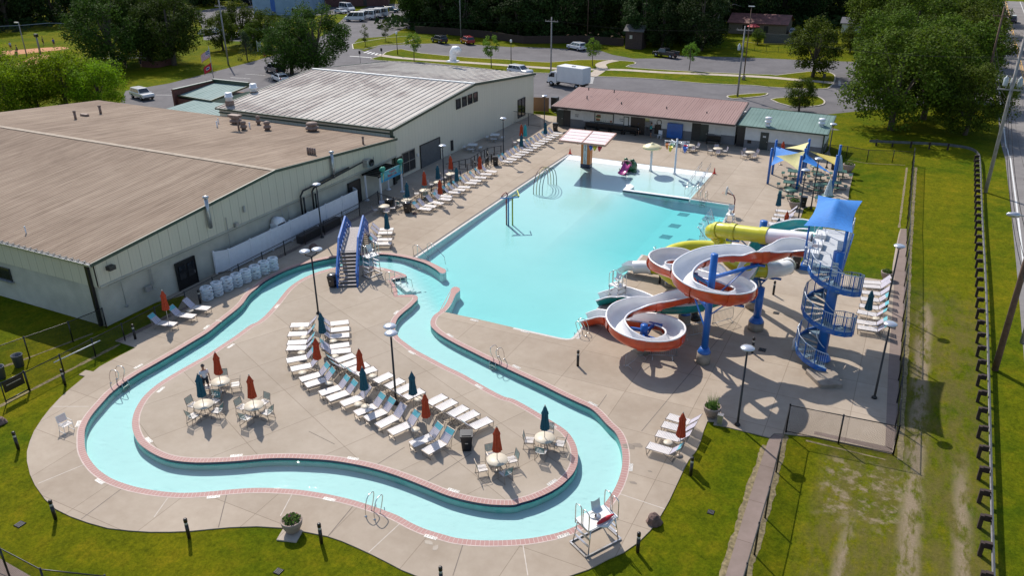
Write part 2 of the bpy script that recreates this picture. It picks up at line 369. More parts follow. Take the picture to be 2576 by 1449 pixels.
# deck outline
_dk = (GL(1, 3, [(1155, 530), (1360, 600), (1200, 682), (1000, 790), (935, 842), (858, 826), (790, 872), (852, 888), (780, 950), (700, 1015), (600, 1105), (500, 1212), (420, 1315), (340, 1440)])
      + GL(1, 4, [(298, 100), (270, 200), (270, 300), (300, 430), (350, 540), (450, 680), (560, 780), (700, 850), (880, 915), (1080, 970), (1300, 995), (1500, 1008), (1700, 1008), (1900, 1000), (2100, 980), (2300, 962), (2576, 952)])
      + GL(2, 4, [(300, 970), (500, 1010), (700, 1050), (850, 1100), (1000, 1165), (1150, 1235), (1300, 1310), (1450, 1390), (1600, 1450), (1900, 1540), (2300, 1600)])
      + GL(3, 4, [(200, 1540), (560, 1450), (750, 1385), (950, 1280), (1100, 1215), (1250, 1110), (1370, 990), (1450, 880), (1510, 780), (1560, 690), (1620, 560), (1690, 410), (1750, 290), (1830, 190), (1875, 90), (1900, 0)])
      + GL(3, 3, [(1940, 1340), (2010, 1345), (2000, 1375), (2080, 1385), (2330, 1445)]) + GL(3, 4, [(2560, 60)]) + GL(4, 4, [(30, 58), (70, 20), (190, 25), (470, 55), (1250, 222), (1275, 205)])
      + GL(4, 3, [(1335, 700), (1395, 0)]) + GL(4, 2, [(1400, 852), (1338, 850), (1320, 900), (1290, 1040), (1262, 1200), (1245, 1372), (1080, 1355), (740, 1305), (560, 1295), (345, 1230), (330, 1100), (325, 775), (370, 640), (440, 622), (520, 640), (640, 620), (700, 590), (815, 560), (822, 480), (866, 290), (780, 278), (650, 170), (625, 60)]))
DECK_OUT = _dk + [Vector((-8.6, 98.0, 0)), Vector((-8.6, 99.4, 0)), Vector((-42.2, 99.4, 0)), Vector((-42.2, 103.5, 0)), Vector((-48.3, 103.5, 0)), Vector((-48.3, 68.5, 0)), Vector((-47.7, 68.5, 0)), Vector((-47.7, 36.0, 0))] + GL(1, 3, [(1860, 70), (1780, 215), (1530, 350)])

# ground sheets
g = MB(); region(g, [(-700, -150), (500, -150), (500, 900), (-700, 900)], [DECK_OUT], -0.05); structure('ground', g, GRASS)
d = MB(); region(d, DECK_OUT, [P_OUT], 0.0); skirt(d, DECK_OUT, -0.4, 0.0); structure('pool_deck', d, DECK)
d = MB(); region(d, P_ISL, [], 0.0); structure('island_deck', d, ISLE)
# basin walls
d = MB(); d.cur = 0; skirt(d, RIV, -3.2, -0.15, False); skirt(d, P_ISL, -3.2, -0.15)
d.cur = 1
for path, cl in ((RIV, False), (P_ISL, True)): skirt(d, path, -0.15, 0.0, cl)
d.cur = 2
rest = P_OUT[len(RIV)-1:]+[P_OUT[0]]
skirt(d, rest, -3.2, 0.0, False)
structure('basin_wall', d, [mat('shade_tinted_plaster', (.30, .62, .60), .9, .08, 1, spec=0), NAVY, PLASTER])  # river walls are white plaster; teal underwater shade is put into their colour
def floor_z(x, y):
    riv = -0.52
    # inside the main pool rectangle
    k_ = max(0, min(1, (y-(42.9+max(0, (-27.4-x))*0.95))/2.2))*max(0, min(1, (x+37.5)/1.0)); k_ = k_*k_*(3-2*k_)
    if k_ > 0:
        t = (86.0-y)
        z = -0.04-0.05*max(0, t) if t < 5 else -0.29-0.014*(t-5) if t < 22 else -0.53-0.018*(t-22)
        z = max(z, -.85)
        deep = max(0, min(1, (x+26.5)/7.0))*max(0, min(1, (76.1-y)/0.4))*max(0, min(1, (y-53.)/9))
        return riv*(1-k_)+k_*(z*(1-deep)+(-1.1)*deep)
    return riv
fm = MB(); x0, x1, y0, y1, st = -50., -9., 17., 87.5, 0.5
nx, ny = int((x1-x0)/st)+1, int((y1-y0)/st)+1
vs = [(x0+i*st, y0+j*st, floor_z(x0+i*st, y0+j*st)) for j in range(ny) for i in range(nx)]
fm.add(vs, [(j*nx+i, j*nx+i+1, (j+1)*nx+i+1, (j+1)*nx+i) for j in range(ny-1) for i in range(nx-1)]); structure('basin_floor', fm, PLASTER)
wb = MB(); wb.box(((x0+x1)/2, (y0+y1)/2, (-0.11-3.1)/2), (x1-x0-0.2, y1-y0-0.2, 3.1-0.11)); structure('water', wb, WATER)
# coping: a band of bricks along the river, thin white line outside it
cp = MB(); Wd = 0.34
def band(path, sgn, closed):
    cp.cur = 0; strip(cp, path, 0.0, sgn*Wd, 0.004, closed); cp.cur = 1; strip(cp, path, sgn*Wd, sgn*(Wd+0.06), 0.005, closed)
    L = [0]
    for i in range(1, len(path)): L.append(L[-1]+(Vector(path[i][:2])-Vector(path[i-1][:2])).length)
    k = 0; s = 0.1; A = path; B = offset(path, sgn*Wd, closed)
    while s < L[-1]:
        while L[k+1] < s: k += 1
        t = (s-L[k])/max(1e-6, L[k+1]-L[k]); a = Vector(A[k]).lerp(Vector(A[k+1]), t); b_ = B[k].lerp(B[k+1], t); dd = (Vector(A[k+1])-Vector(A[k])).normalized()*0.012
        cp.quad((a.x-dd.x, a.y-dd.y, 0.008), (a.x+dd.x, a.y+dd.y, 0.008), (b_.x+dd.x, b_.y+dd.y, 0.008), (b_.x-dd.x, b_.y-dd.y, 0.008)); s += 0.2
SG = 1 if area([(p[0], p[1]) for p in P_OUT]) < 0 else -1   # outside of the outline
band(RIV[:-2], SG, False)
SI = -1 if area([(p[0], p[1]) for p in P_ISL]) < 0 else 1
band(_isl_loop, SI, False)
cp.cur = 0
tip = _tip1[:]+RIV[:10]; region(cp, GL(2, 2, [(1600, 1142)])+_tip1+[RIV[i] for i in range(0, 13)], [], 0.006)
region(cp, _tip2+GL(2, 3, [(1880, 243), (1840, 232)])+[Vector(p) for p in reversed(RIV[-13:])], [], 0.006)
region(cp, GL(2, 2, [(1492, 1312), (1502, 1328), (1480, 1338), (1345, 1362), (1330, 1340), (1450, 1298)]), [], 0.006)
region(cp, GL(2, 3, [(1375, -40), (1408, 20), (1410, 74), (1545, 70), (1590, 76), (1560, 96), (1370, 92), (1365, 20), (1335, -40), (1310, -70), (1330, -78)]), [], 0.006)
structure('coping', cp, [BRICKBAND, MORTAR])
# main pool edge: pale gutter stone and dark drain slot
GUT = mat('gutter_stone', (0.50, 0.47, 0.44), 0.6); SLOT = mat('drain_slot', (0.05, 0.045, 0.045), 0.7)
ce = MB(); left = GL(3, 2, [(560, 107)])+GL(2, 2, [(2576, 480), (2100, 800), (1600, 1142)])
lp = [Vector(p) for p in left]; ce.cur = 0; strip(ce, lp, 0, SG*0.22, 0.004); ce.cur = 1; strip(ce, lp, SG*0.22, SG*0.42, 0.006)
ce.cur = 0
for pts in (GL(3, 2, [(2182, 618), (1768, 556)]), [_pool[1], _pool[2], _pool[3], _pool[4], _pool[5], _pool[6]], [_pool[6], _pool[7], _pool[8]], GL(3, 2, [(1850, 1212), (2182, 618)])): strip(ce, pts, 0, SG*0.2, 0.004)
ce.cur = 1; strip(ce, GL(3, 2, [(2182, 618), (1768, 556)]), SG*0.3, SG*0.5, 0.006)
structure('pool_edge', ce, [GUT, SLOT])
# traced control joints on the decks
jm = mat('joint', (0.17, 0.14, 0.115), 0.9); jw = mat('joint_sealed', (0.52, 0.46, 0.40), 0.9); J = MB()
def joint(c, r, a, b_, w=0.02, k=0): J.cur = k; strip(J, [G(c, r, *a), G(c, r, *b_)], -w, w, 0.003)
for c, r, a, b_, k in ((1, 4, (1220, 575), (815, 880), 0), (1, 4, (1695, 650), (1545, 860), 1), (1, 4, (2275, 625), (2190, 965), 0), (2, 4, (360, 615), (235, 850), 1), (2, 4, (985, 725), (715, 1050), 0), (2, 4, (1460, 900), (1120, 1215), 1),
        (2, 4, (2068, 1125), (1965, 1448), 0), (3, 4, (88, 1125), (140, 1448), 1), (3, 4, (1045, 622), (1510, 778), 1), (1, 3, (530, 1193), (890, 1193), 1), (1, 4, (840, 335), (380, 525), 1), (2, 4, (1200, 335), (1480, 160), 0),
        (2, 4, (1700, 510), (2150, 220), 0), (2, 4, (780, 130), (520, 0), 0), (3, 3, (930, 1075), (840, 1205), 0), (3, 3, (2340, 170), (1280, 1440), 0)): joint(c, r, a, b_, 0.022, k)
structure('deck_joints', J, [jm, jw])
# wet stains on the deck
ST = mat('damp_concrete', (0.20, 0.16, 0.12), 0.5); sm = MB()
def blob(c, r, x, y, a, b_, k=14, z=0.0045):
    o = G(c, r, x, y); sm.add([(o.x+a*cos(2*pi*i/k)*(1+0.2*sin(3*i)), o.y+b_*sin(2*pi*i/k)*(1+0.2*cos(2*i)), z) for i in range(k)], [tuple(range(k))])
for q in ((2, 4, 1722, 1115, .22, .12), (2, 4, 1790, 1168, .12, .18), (3, 4, 1240, 140, .28, .2), (3, 4, 1150, 150, .35, .25), (3, 4, 1365, 402, .12, .06), (3, 4, 1195, 515, .2, .1), (1, 3, 2190, 330, .3, .12), (2, 3, 1130, 1132, .1, .1)): blob(*q)
structure('wet_spots', sm, ST)
# the underwater lane marks
lm = MB(); 
for x, y in ((1470, 665), (1372, 773), (1277, 885), (1172, 1010), (1700, 708), (1612, 822), (1523, 932), (1950, 745), (1790, 975)):
    o = G(3, 2, x, y, -0.13); zz = floor_z(o.x, o.y)+0.01; o = G(3, 2, x, y, zz); lm.quad((o.x-.55, o.y-.5, zz), (o.x+.45, o.y-.5, zz), (o.x+.55, o.y+.5, zz), (o.x-.45, o.y+.5, zz))
structure('pool_floor_marks', lm, mat('floor_mark_tile', (0.16, 0.30, 0.34), 0.8))
# ================================================================ roads, lots, paths beyond
def sheet(name, polys, m, z):
    k = MB()
    for p in polys: region(k, p, [], z)
    return structure(name, k, m)
Z0 = -0.05
lot_front = GL(1, 1, [(1200, 1040), (1260, 905), (1700, 830), (2200, 700), (2576, 600)]) + GL(2, 1, [(420, 470), (700, 330), (900, 150), (1160, 40), (1500, 30)]) + GL(2, 1, [(1900, 170), (1640, 300), (1480, 280), (1310, 360), (1020, 380), (980, 420), (960, 470), (1080, 510)]) + GL(2, 1, [(1240, 450), (1500, 440), (1750, 430), (2150, 440), (2576, 470)]) + GL(3, 1, [(0, 462), (420, 480), (860, 500), (990, 545), (1200, 582), (1480, 580), (1620, 552), (2576, 580)]) + GL(4, 1, [(0, 580), (400, 600), (900, 615), (1150, 680), (1160, 940), (1900, 930), (2240, 925), (2300, 1060), (1900, 1020), (1000, 1100), (600, 1143), (0, 1080)]) + [Vector((-8, 112, 0)), Vector((-18, 108, 0)), Vector((-48, 108, 0)), Vector((-60, 104.5, 0)), Vector((-90, 104, 0)), Vector((-92, 70, 0)), Vector((-92, 62, 0))]
sheet('parking_lot', [lot_front], ASPH, Z0+0.004)
far_lot = GL(1, 1, [(1930, 110), (2300, 60), (2576, 50)])+GL(2, 1, [(330, 200), (380, 160), (950, 130), (960, 60), (1200, 0), (700, -30), (0, -20)])+GL(1, 1, [(2576, 250), (2030, 270), (1990, 200)])
sheet('far_parking_lot', [far_lot, GL(1, 1, [(2030, 270), (2576, 400), (2576, 250)])+GL(2, 1, [(300, 260), (200, 380), (0, 370)])[:0]+GL(1, 1, [(2560, 300), (2420, 410), (2040, 395)])], ASPH, Z0+0.006)
road = [GL(4, 1, [(2200, 0)])[0], GL(4, 1, [(2240, 200)])[0], GL(4, 1, [(2255, 800)])[0], GL(4, 1, [(2320, 1440)])[0]]
rd_l = GL(4, 1, [(2232, 0), (2236, 100), (2250, 350), (2300, 1000), (2345, 1440)])+GL(4, 2, [(2390, 150), (2440, 600), (2500, 1200)])+GL(4, 3, [(2545, 300), (2640, 1448)])+[Vector((11.5, 5, 0)), Vector((11.5, -60, 0))]
rd = MB(); strip(rd, [Vector(p) for p in rd_l], 0, 9.2, Z0+0.008); structure('road', rd, ROADM)
mk = MB(); mk.cur = 0; strip(mk, [Vector(p) for p in rd_l], 0.45, 0.6, Z0+0.013); strip(mk, [Vector(p) for p in rd_l], 8.2, 8.35, Z0+0.013); mk.cur = 1
strip(mk, [Vector(p) for p in rd_l], 4.2, 4.32, Z0+0.013); strip(mk, [Vector(p) for p in rd_l], 4.5, 4.62, Z0+0.013); structure('road_marking', mk, [WHITE_PAINT, YELLOW_PAINT])
# planted strips between the lots, the winding footpath and small islands, each with a kerb
isl1 = GL(2, 1, [(1130, 590), (1240, 565), (1310, 545), (1290, 520), (1450, 490), (1650, 530), (2150, 600), (2576, 640)])+GL(3, 1, [(0, 600), (350, 625), (700, 600), (950, 603), (850, 635), (830, 680), (720, 690), (0, 655)])
def kerbed(name, poly, m, z=0.07):
    k = MB(); k.cur = 0; region(k, poly, [], Z0+z); k.cur = 1; skirt(k, poly, Z0-0.05, Z0+z)
    sg = 1 if area([(p[0], p[1]) for p in poly]) > 0 else -1
    strip(k, poly, 0, sg*0.22, Z0+z+0.006, True); return structure(name, k, [m, KERB])
KERB = mat('kerb_concrete', (0.42, 0.38, 0.32), 0.8)
kerbed('verge', GL(2, 1, [(950, 440), (1000, 425), (1300, 375), (1480, 360), (1640, 370), (1470, 430), (1250, 450), (1080, 490), (960, 490)]), GRASS)
med = smooth_path(GL(2, 1, [(1130, 590), (1250, 555), (1290, 520), (1450, 488), (1650, 530), (2150, 575), (2500, 592)])+GL(3, 1, [(0, 600), (350, 622), (640, 597), (950, 600), (1200, 615), (1215, 640), (1130, 665), (1400, 690), (2000, 725), (2576, 745)])+GL(4, 1, [(100, 750), (400, 715), (580, 715), (660, 735), (690, 765), (680, 820), (640, 870), (560, 890), (300, 885), (0, 870)])+GL(3, 1, [(2400, 855), (1900, 835), (1400, 790), (1000, 770), (820, 765), (730, 760), (560, 740), (0, 720)])+GL(2, 1, [(2300, 690), (1700, 630), (1300, 610)]), 2, True)
kerbed('median_verge', med, GRASS)
pth = MB(); P_ = smooth_path(GL(2, 1, [(1215, 548), (1400, 575), (1700, 600), (2100, 625), (2500, 652)])+GL(3, 1, [(200, 672), (550, 692), (850, 695), (1100, 700), (1500, 725), (2000, 745), (2500, 770)])+GL(4, 1, [(250, 795), (500, 815), (660, 830)]), 3)
strip(pth, P_, -0.9, 0.9, Z0+0.078); P2 = smooth_path(GL(3, 1, [(770, 765), (850, 715), (885, 680), (870, 645), (930, 620), (1020, 605)]), 3); strip(pth, P2, -1.0, 1.0, Z0+0.083)
structure('footpath', pth, PAVE)
kerbed('lot_island', smooth_path(GL(3, 1, [(2130, 965), (2200, 950), (2500, 930), (2550, 942), (2480, 965), (2200, 990)]), 2, True), GRASS, 0.1)
kerbed('tree_island', smooth_path(GL(4, 1, [(30, 995), (200, 975), (460, 960), (550, 985), (585, 1020), (560, 1050), (440, 1068), (230, 1065)]), 2, True), GRASS, 0.1)
# painted marks on the lots
pm = MB()
def stripe(c, r, a, b_, w=0.08, z=Z0+0.012): strip(pm, [G(c, r, *a, Z0), G(c, r, *b_, Z0)], -w, w, z)
for k in range(6): stripe(3, 1, (728+k*2, 775+k*11), (806-k*3, 776+k*11), 0.22)
for k in range(5): stripe(2, 1, (1070+k*38, 528+k*7), (1120+k*30, 512+k*7), 0.2)
stripe(2, 1, (930, 560), (1150, 575), 0.2)
for k in range(7): stripe(1, 1, (1560+k*150, 950-k*35), (1760+k*150, 952-k*33), 0.06)
for k in range(4): stripe(4, 1, (715, 815+k*12), (740, 815+k*12), 0.25)
structure('lot_markings', pm, WHITE_PAINT)
# ball field
CLAY = concrete_mat('infield_clay', (0.40, 0.19, 0.10), (0.50, 0.25, 0.13))
sheet('infield', [smooth_path(GL(1, 1, [(-400, 560), (0, 512), (300, 485), (600, 465), (690, 480), (560, 500), (0, 560), (-400, 600)]), 2, True), smooth_path(GL(1, 1, [(-200, 620), (0, 608), (180, 630), (330, 560), (420, 540), (500, 560), (300, 680), (0, 700)]), 2, True)], CLAY, Z0+0.006)
# mowing strips at the fences
ms = MB(); region(ms, GL(4, 3, [(100, 1360), (235, 1402), (150, 1448)])[:2]+GL(4, 4, [(180, 0), (100, 330), (0, 700)])+GL(3, 4, [(2480, 900), (2300, 1448), (2240, 1640), (2060, 1640), (2120, 1448), (2300, 850), (2460, 350), (2545, 100)])+GL(4, 4, [(60, 0)]), [], Z0+0.01)
structure('mowing_strip', ms, STRIP)
ms = MB(); region(ms, GL(4, 4, [(470, 28), (1250, 212), (1262, 180), (1190, 150), (480, 0)]), [], 0.006); region(ms, GL(4, 2, [(1345, 852), (1398, 852), (1390, 1448)])+GL(4, 3, [(1365, 300), (1330, 800), (1300, 1448)])+GL(4, 4, [(1255, 190), (1185, 150)])+GL(4, 3, [(1215, 800), (1265, 100)])+GL(4, 2, [(1285, 1200), (1315, 980)]), [], 0.006)
structure('paved_edge', ms, STRIP)
ms = MB(); region(ms, GL(1, 4, [(-200, 1150), (0, 1270), (330, 1460), (500, 1600), (0, 1600), (-300, 1400)]), [], Z0+0.01); structure('corner_path', ms, STRIP)
# brownish kerb strip between the back deck and the shaded apron
ap = MB(); strip(ap, GL(3, 2, [(980, -180)])[:0]+[Vector((-31, 96.2, 0)), Vector((-8.8, 95.6, 0))], 0, 0.12, 0.004)
structure('apron_line', ap, jm)
bk = MB(); strip(bk, GL(1, 3, [(1155, 530), (1530, 350), (1900, 170)])+GL(2, 3, [(40, -60)])[:0], -0.02, -0.4, 0.004); strip(bk, [Vector((-45.0, 43.5, 0)), Vector((-44.6, 60, 0))], 0, 0.5, 0.004)
structure('edging', bk, STRIP)
BARE = mat('bare_soil_edge', (.19, .15, .075), .95, .45, 6, bump=.4)
be = MB()
def jag(pts, w, off=0.0):
    P = []
    for i in range(len(pts)-1):
        a, b_ = Vector(pts[i]), Vector(pts[i+1]); n_ = max(2, int((b_-a).length/.22))
        P += [a.lerp(b_, k/n_) for k in range(n_)]
    A = offset(P, off); N = offset(P, off+1)
    R_j = random.Random(len(P)); rj = [.3+.7*R_j.random() for _ in range(len(P)+4)]
    for i in range(len(P)-1):
        f = lambda k: w*(.5*rj[k]+.3*rj[k+1]+.2*rj[k+2])
        a0, a1 = A[i], A[i+1]; d0, d1 = (N[i]-a0)*f(i), (N[i+1]-a1)*f(i+1); be.quad((a0.x-d0.x, a0.y-d0.y, Z0+.005), (a1.x-d1.x, a1.y-d1.y, Z0+.005), (a1.x+d1.x, a1.y+d1.y, Z0+.005), (a0.x+d0.x, a0.y+d0.y, Z0+.005))
jag([(-44.7, 21.5, 0), (-44.65, 30.8, 0)], .2); jag([(-47.6, 30.8, 0), (-48.6, 26.2, 0), (-50.6, 19.5, 0)], .16); jag(GL(3, 4, [(2040, 1640), (2110, 1448), (2290, 850), (2450, 350), (2530, 110)]), .3); jag(GL(3, 4, [(2260, 1640), (2310, 1448), (2490, 900)])+GL(4, 4, [(8, 700), (105, 330), (188, 10)]), .34)
jag([(-1.9, 39.25, 0), (2.3, 39.3, 0)], .1); jag([(2.75, 39.6, 0), (2.5, 53, 0), (1.95, 72, 0), (1.5, 98, 0)], .2); jag([(.85, 76.5, 0), (.6, 97.5, 0)], .14); jag([(-5.9, 97.8, 0), (-3.6, 97.2, 0), (.6, 98.3, 0)], .12)
structure('bare_soil', be, BARE)
# ================================================================ helpers for buildings
def text_mesh(txt, size, m, parent, loc, rot, name='lettering', ext=0.004, align='CENTER'):
    cu = bpy.data.curves.new('t', 'FONT'); cu.body = txt; cu.size = size; cu.extrude = ext; cu.align_x = align; cu.align_y = 'CENTER'; cu.resolution_u = 2
    o = bpy.data.objects.new('t', cu); COL.objects.link(o); dg = bpy.context.evaluated_depsgraph_get(); me = bpy.data.meshes.new_from_object(o.evaluated_get(dg))
    bpy.data.objects.remove(o); me.materials.clear(); me.materials.append(m); k = bpy.data.objects.new(name, me); COL.objects.link(k)
    k.parent = parent; k.location = loc; k.rotation_euler = rot; return k
def siding(name, a, b_, step=0.9, axis='Y', dark=0.55, wid=0.05):
    m, n, l, b, co = newmat(name)
    sep = n.new('ShaderNodeSeparateXYZ'); l.new(co, sep.inputs[0]); v = sep.outputs[{'X': 0, 'Y': 1}[axis]]
    c = mixc(n, l, noise(n, l, mapping(n, l, co, (1, 1, 0.25)), 0.8, 5, 0.7), a, b_)
    t = math_(n, l, 'FRACT', math_(n, l, 'DIVIDE', v, step)); line = rng(n, l, t, wid*0.6, wid, 1, 0); c = mixc(n, l, line, c, tuple(x*dark for x in a))
    fine = math_(n, l, 'FRACT', math_(n, l, 'DIVIDE', v, step/3)); f2 = rng(n, l, fine, 0.06, 0.12, 1, 0); c = mixc(n, l, math_(n, l, 'MULTIPLY', f2, 0.35), c, tuple(x*0.7 for x in a))
    l.new(c, b.inputs['Base Color']); b.inputs['Roughness'].default_value = 0.5
    bp = n.new('ShaderNodeBump'); bp.inputs['Strength'].default_value = 0.5; bp.inputs['Distance'].default_value = 0.03
    l.new(rng(n, l, t, 0.0, 0.12, 1, 0), bp.inputs['Height']); l.new(bp.outputs[0], b.inputs['Normal']); return m
def panelroof(name, cols, step=0.3, axis='X', streak=0.5, dark=0.45, lw=0.22, pos=None):
    """ribs run along the slope; colour streaks follow them"""
    m, n, l, b, co = newmat(name); sep = n.new('ShaderNodeSeparateXYZ'); l.new(co, sep.inputs[0]); v = sep.outputs[0 if axis == 'X' else 1]
    sc = (1.8, 0.10, 0.1) if axis == 'X' else (0.10, 1.8, 0.1)
    s = noise(n, l, mapping(n, l, co, sc), 1.3, 6, 0.75); big = noise(n, l, co, 0.10, 5, 0.7, 0.6)
    f = math_(n, l, 'ADD', math_(n, l, 'MULTIPLY', s, streak), math_(n, l, 'MULTIPLY', big, 1-streak)); r = ramp(n, cols, pos or [0.36+0.28*i/(len(cols)-1) for i in range(len(cols))]); l.new(f, r.inputs[0])
    t = math_(n, l, 'FRACT', math_(n, l, 'DIVIDE', v, step)); line = rng(n, l, t, lw*0.5, lw, 1, 0); ln = rng(n, l, noise(n, l, mapping(n, l, co, sc), 2.0, 4, 0.7), 0.4, 0.62)
    c = mixc(n, l, math_(n, l, 'MULTIPLY', line, math_(n, l, 'ADD', math_(n, l, 'MULTIPLY', ln, 0.6), 0.14)), r.outputs[0], tuple(x*dark for x in cols[0]))
    l.new(c, b.inputs['Base Color']); b.inputs['Roughness'].default_value = 0.85; b.inputs['Specular IOR Level'].default_value = 0.1
    bp = n.new('ShaderNodeBump'); bp.inputs['Strength'].default_value = 0.6; bp.inputs['Distance'].default_value = 0.04; l.new(line, bp.inputs['Height']); l.new(bp.outputs[0], b.inputs['Normal']); return m
BLOCK = mat('painted_block', (0.42, 0.405, 0.34), 0.7, 0.14, 0.7, bump=0.2, bscale=12)
SID_B = siding('ribbed_siding', (0.52, 0.485, 0.37), (0.60, 0.56, 0.44))
SID_BX = siding('ribbed_siding_front', (0.52, 0.485, 0.37), (0.60, 0.56, 0.44), 0.9, 'X')
SID_H = siding('hall_siding', (0.61, 0.555, 0.44), (0.69, 0.635, 0.52), 0.62)
SID_HX = siding('hall_siding_front', (0.61, 0.555, 0.44), (0.69, 0.635, 0.52), 0.62, 'X')
ROOF_B = panelroof('weathered_brown_roof', [(0.17, 0.122, 0.09), (0.26, 0.195, 0.145), (0.345, 0.27, 0.205)], 0.31, 'X', .6, .3, .3)
ROOF_H = panelroof('standing_seam_roof', [(0.22, 0.18, 0.165), (0.30, 0.26, 0.24), (0.47, 0.43, 0.385), (0.57, 0.54, 0.49)], 0.8, 'X', 0.45, 0.6, 0.05, [0.36, 0.45, 0.5, 0.62])
ROOF_C = panelroof('red_brown_ribbed_roof', [(0.30, 0.195, 0.175), (0.36, 0.245, 0.22)], 0.30, 'X', 0.3, 0.42, 0.34)
ROOF_G = panelroof('green_seam_roof', [(0.13, 0.20, 0.18), (0.20, 0.29, 0.265)], 0.42, 'X', 0.3, 0.3, 0.10)
ROOF_S = panelroof('pale_green_seam_roof', [(0.22, 0.31, 0.29), (0.30, 0.37, 0.35)], 0.62, 'X', 0.3, 0.25, 0.35)
TRIM = mat('dark_green_trim', (0.035, 0.06, 0.04), 0.4); TRIMB = mat('dark_brown_trim', (0.06, 0.038, 0.032), 0.5)
DARK = mat('dark_metal', (0.02, 0.02, 0.022), 0.4); BLK = mat('black_paint', (0.008, 0.008, 0.009), 0.35, 0.2)
GLASS = mat('dark_glass', (0.015, 0.018, 0.022), 0.08, 0.2, 2, spec=0.9); WHITEP = mat('white_vinyl', (0.72, 0.73, 0.76), 0.4, 0.04)
GALV = mat('galvanised', (0.42, 0.43, 0.44), 0.35, 0.15, 4, 0.7); STEEL = mat('stainless_tube', (0.62, 0.60, 0.57), 0.22, 0.08, 4, 0.9)
DOORG = mat('dark_green_door', (0.035, 0.045, 0.04), 0.45); RUST = mat('brown_roof_vent', (0.22, 0.15, 0.12), 0.7, 0.25, 5)
WHITEW = mat('white_wall_paint', (0.66, 0.66, 0.64), 0.6, 0.06, 1.5); GREYW = mat('grey_wall_paint', (0.17, 0.17, 0.18), 0.6, 0.08, 1.5)
BLUEP = mat('blue_paint', (0.012, 0.115, 0.42), 0.35, 0.1, 2, coat=0.2); PAPER = mat('paper_notice', (0.62, 0.62, 0.60), 0.7, 0.05)
INK = mat('black_lettering', (0.02, 0.02, 0.025), 0.6)
def gable(mb, xa, xb, ya, ym, yb, ze, zr, over=0.0, t=0.12):
    """roof slab with its ridge along X"""
    for (y0, z0, y1, z1) in ((ya-over, ze, ym, zr), (yb+over, ze, ym, zr)):
        for zo, fl in ((0, 0), (-t, 1)): mb.quad((xa, y0, z0+zo), (xb, y0, z0+zo), (xb, y1, z1+zo), (xa, y1, z1+zo))
        for x in (xa, xb): mb.quad((x, y0, z0), (x, y1, z1), (x, y1, z1-t), (x, y0, z0-t))
        mb.quad((xa, y0, z0), (xb, y0, z0), (xb, y0, z0-t), (xa, y0, z0-t))
def door_on_x(parent, X, y0, y1, z0, z1, m=DOORG, name='door', handle=True):
    d = MB(); d.box((X+0.03, (y0+y1)/2, (z0+z1)/2), (0.08, y1-y0, z1-z0)); o = d.build(name, m, parent, True)
    f = MB(); 
    for y in (y0-0.04, y1+0.04): f.box((X+0.05, y, (z0+z1)/2), (0.12, 0.08, z1-z0+0.06))
    f.box((X+0.05, (y0+y1)/2, z1+0.05), (0.12, y1-y0+0.16, 0.09)); f.build('frame', BLK, o, False).matrix_parent_inverse = Matrix(); o.children[0].location = -parent.location
    if handle: h_ = MB(); h_.box((X+0.10, y1-0.15, z0+1.0), (0.06, 0.04, 0.22)); q = h_.build('handle', GALV, o); q.location = -parent.location
    return o
def sub(mb, name, m, part, root):
    """a sub-part given in world coordinates"""
    q = mb.build(name, m, part); q.location = -root.location; return q
# ---------------------------------------------------------------- the long brown-roofed building
bb = thing('sports_building', 'long low building with weathered brown metal roof and ribbed tan siding over painted block', 'building', (-69.7, 50, 0))
BX = -47.47
w = MB(); w.box((-69.7, 49.6, 1.5), (44.3, 35.4, 3.06)); w.build('block_wall', BLOCK, bb, True)
w = MB(); w.cur = 0
w.quad((BX+.05, 31.95, 3.0), (BX+.05, 68, 3.0), (BX+.05, 68, 4.72), (BX+.05, 49.9, 6.25), (BX+.05, 31.95, 4.72))
w.cur = 1; w.quad((-92, 31.85, 3.0), (BX+.05, 31.85, 3.0), (BX+.05, 31.85, 4.75), (-92, 31.85, 4.75))
w.quad((-92, 68, 3.0), (BX, 68, 3.0), (BX, 68, 4.7), (-92, 68, 4.7)); w.cur = 0; w.quad((-92, 31.9, 3.0), (-92, 68, 3.0), (-92, 68, 4.7), (-92, 49.9, 6.25), (-92, 31.9, 4.7)); w.build('siding', [SID_B, SID_BX], bb, True)
w = MB(); gable(w, -92.3, BX+0.12, 31.7, 50, 68.2, 4.83, 6.36)
rf = w.build('roof', ROOF_B, bb, True)
w = MB(); w.bar((-92.3, 50, 6.375), (BX+.12, 50, 6.375), .5, .04); sub(w, 'ridge_cap', mat('tan_ridge', (.30, .24, .18), .8, .2, 2), rf, bb)
w = MB(); w.bar((BX+.16, 31.65, 4.76), (BX+.16, 50, 6.29), 0.1, 0.24); w.bar((BX+.16, 50, 6.29), (BX+.16, 68.25, 4.76), 0.1, 0.24); sub(w, 'verge_trim', TRIM, rf, bb)
w = MB(); w.bar((-92.3, 31.62, 4.74), (BX+.15, 31.62, 4.74), 0.16, 0.14); sub(w, 'gutter', GALV, rf, bb)
w = MB(); w.bar((-92.3, 31.66, 4.88), (BX+.1, 31.66, 4.88), .06, .05); x = -92
while x < BX: w.box((x, 31.72, 4.90), (0.12, 0.2, 0.05)); x += 0.62
sub(w, 'serrated_roof_edge', DARK, rf, bb)
w = MB(); w.box((BX-.45, 31.75, 2.35), (0.22, 0.22, 4.6)); w.build('downpipe', BLK, bb, True)
w = MB(); w.bar((BX+.1, 32, 3.0), (BX+.1, 68, 3.0), 0.10, 0.10); w.bar((BX+.13, 32.6, 2.84), (BX+.13, 67, 2.84), 0.05, 0.05); w.build('sill_flashing', BLOCK, bb, True)
dm = door_on_x(bb, BX, 38.4, 40.15, 0.02, 2.15, BLK, 'double_door'); w = MB()
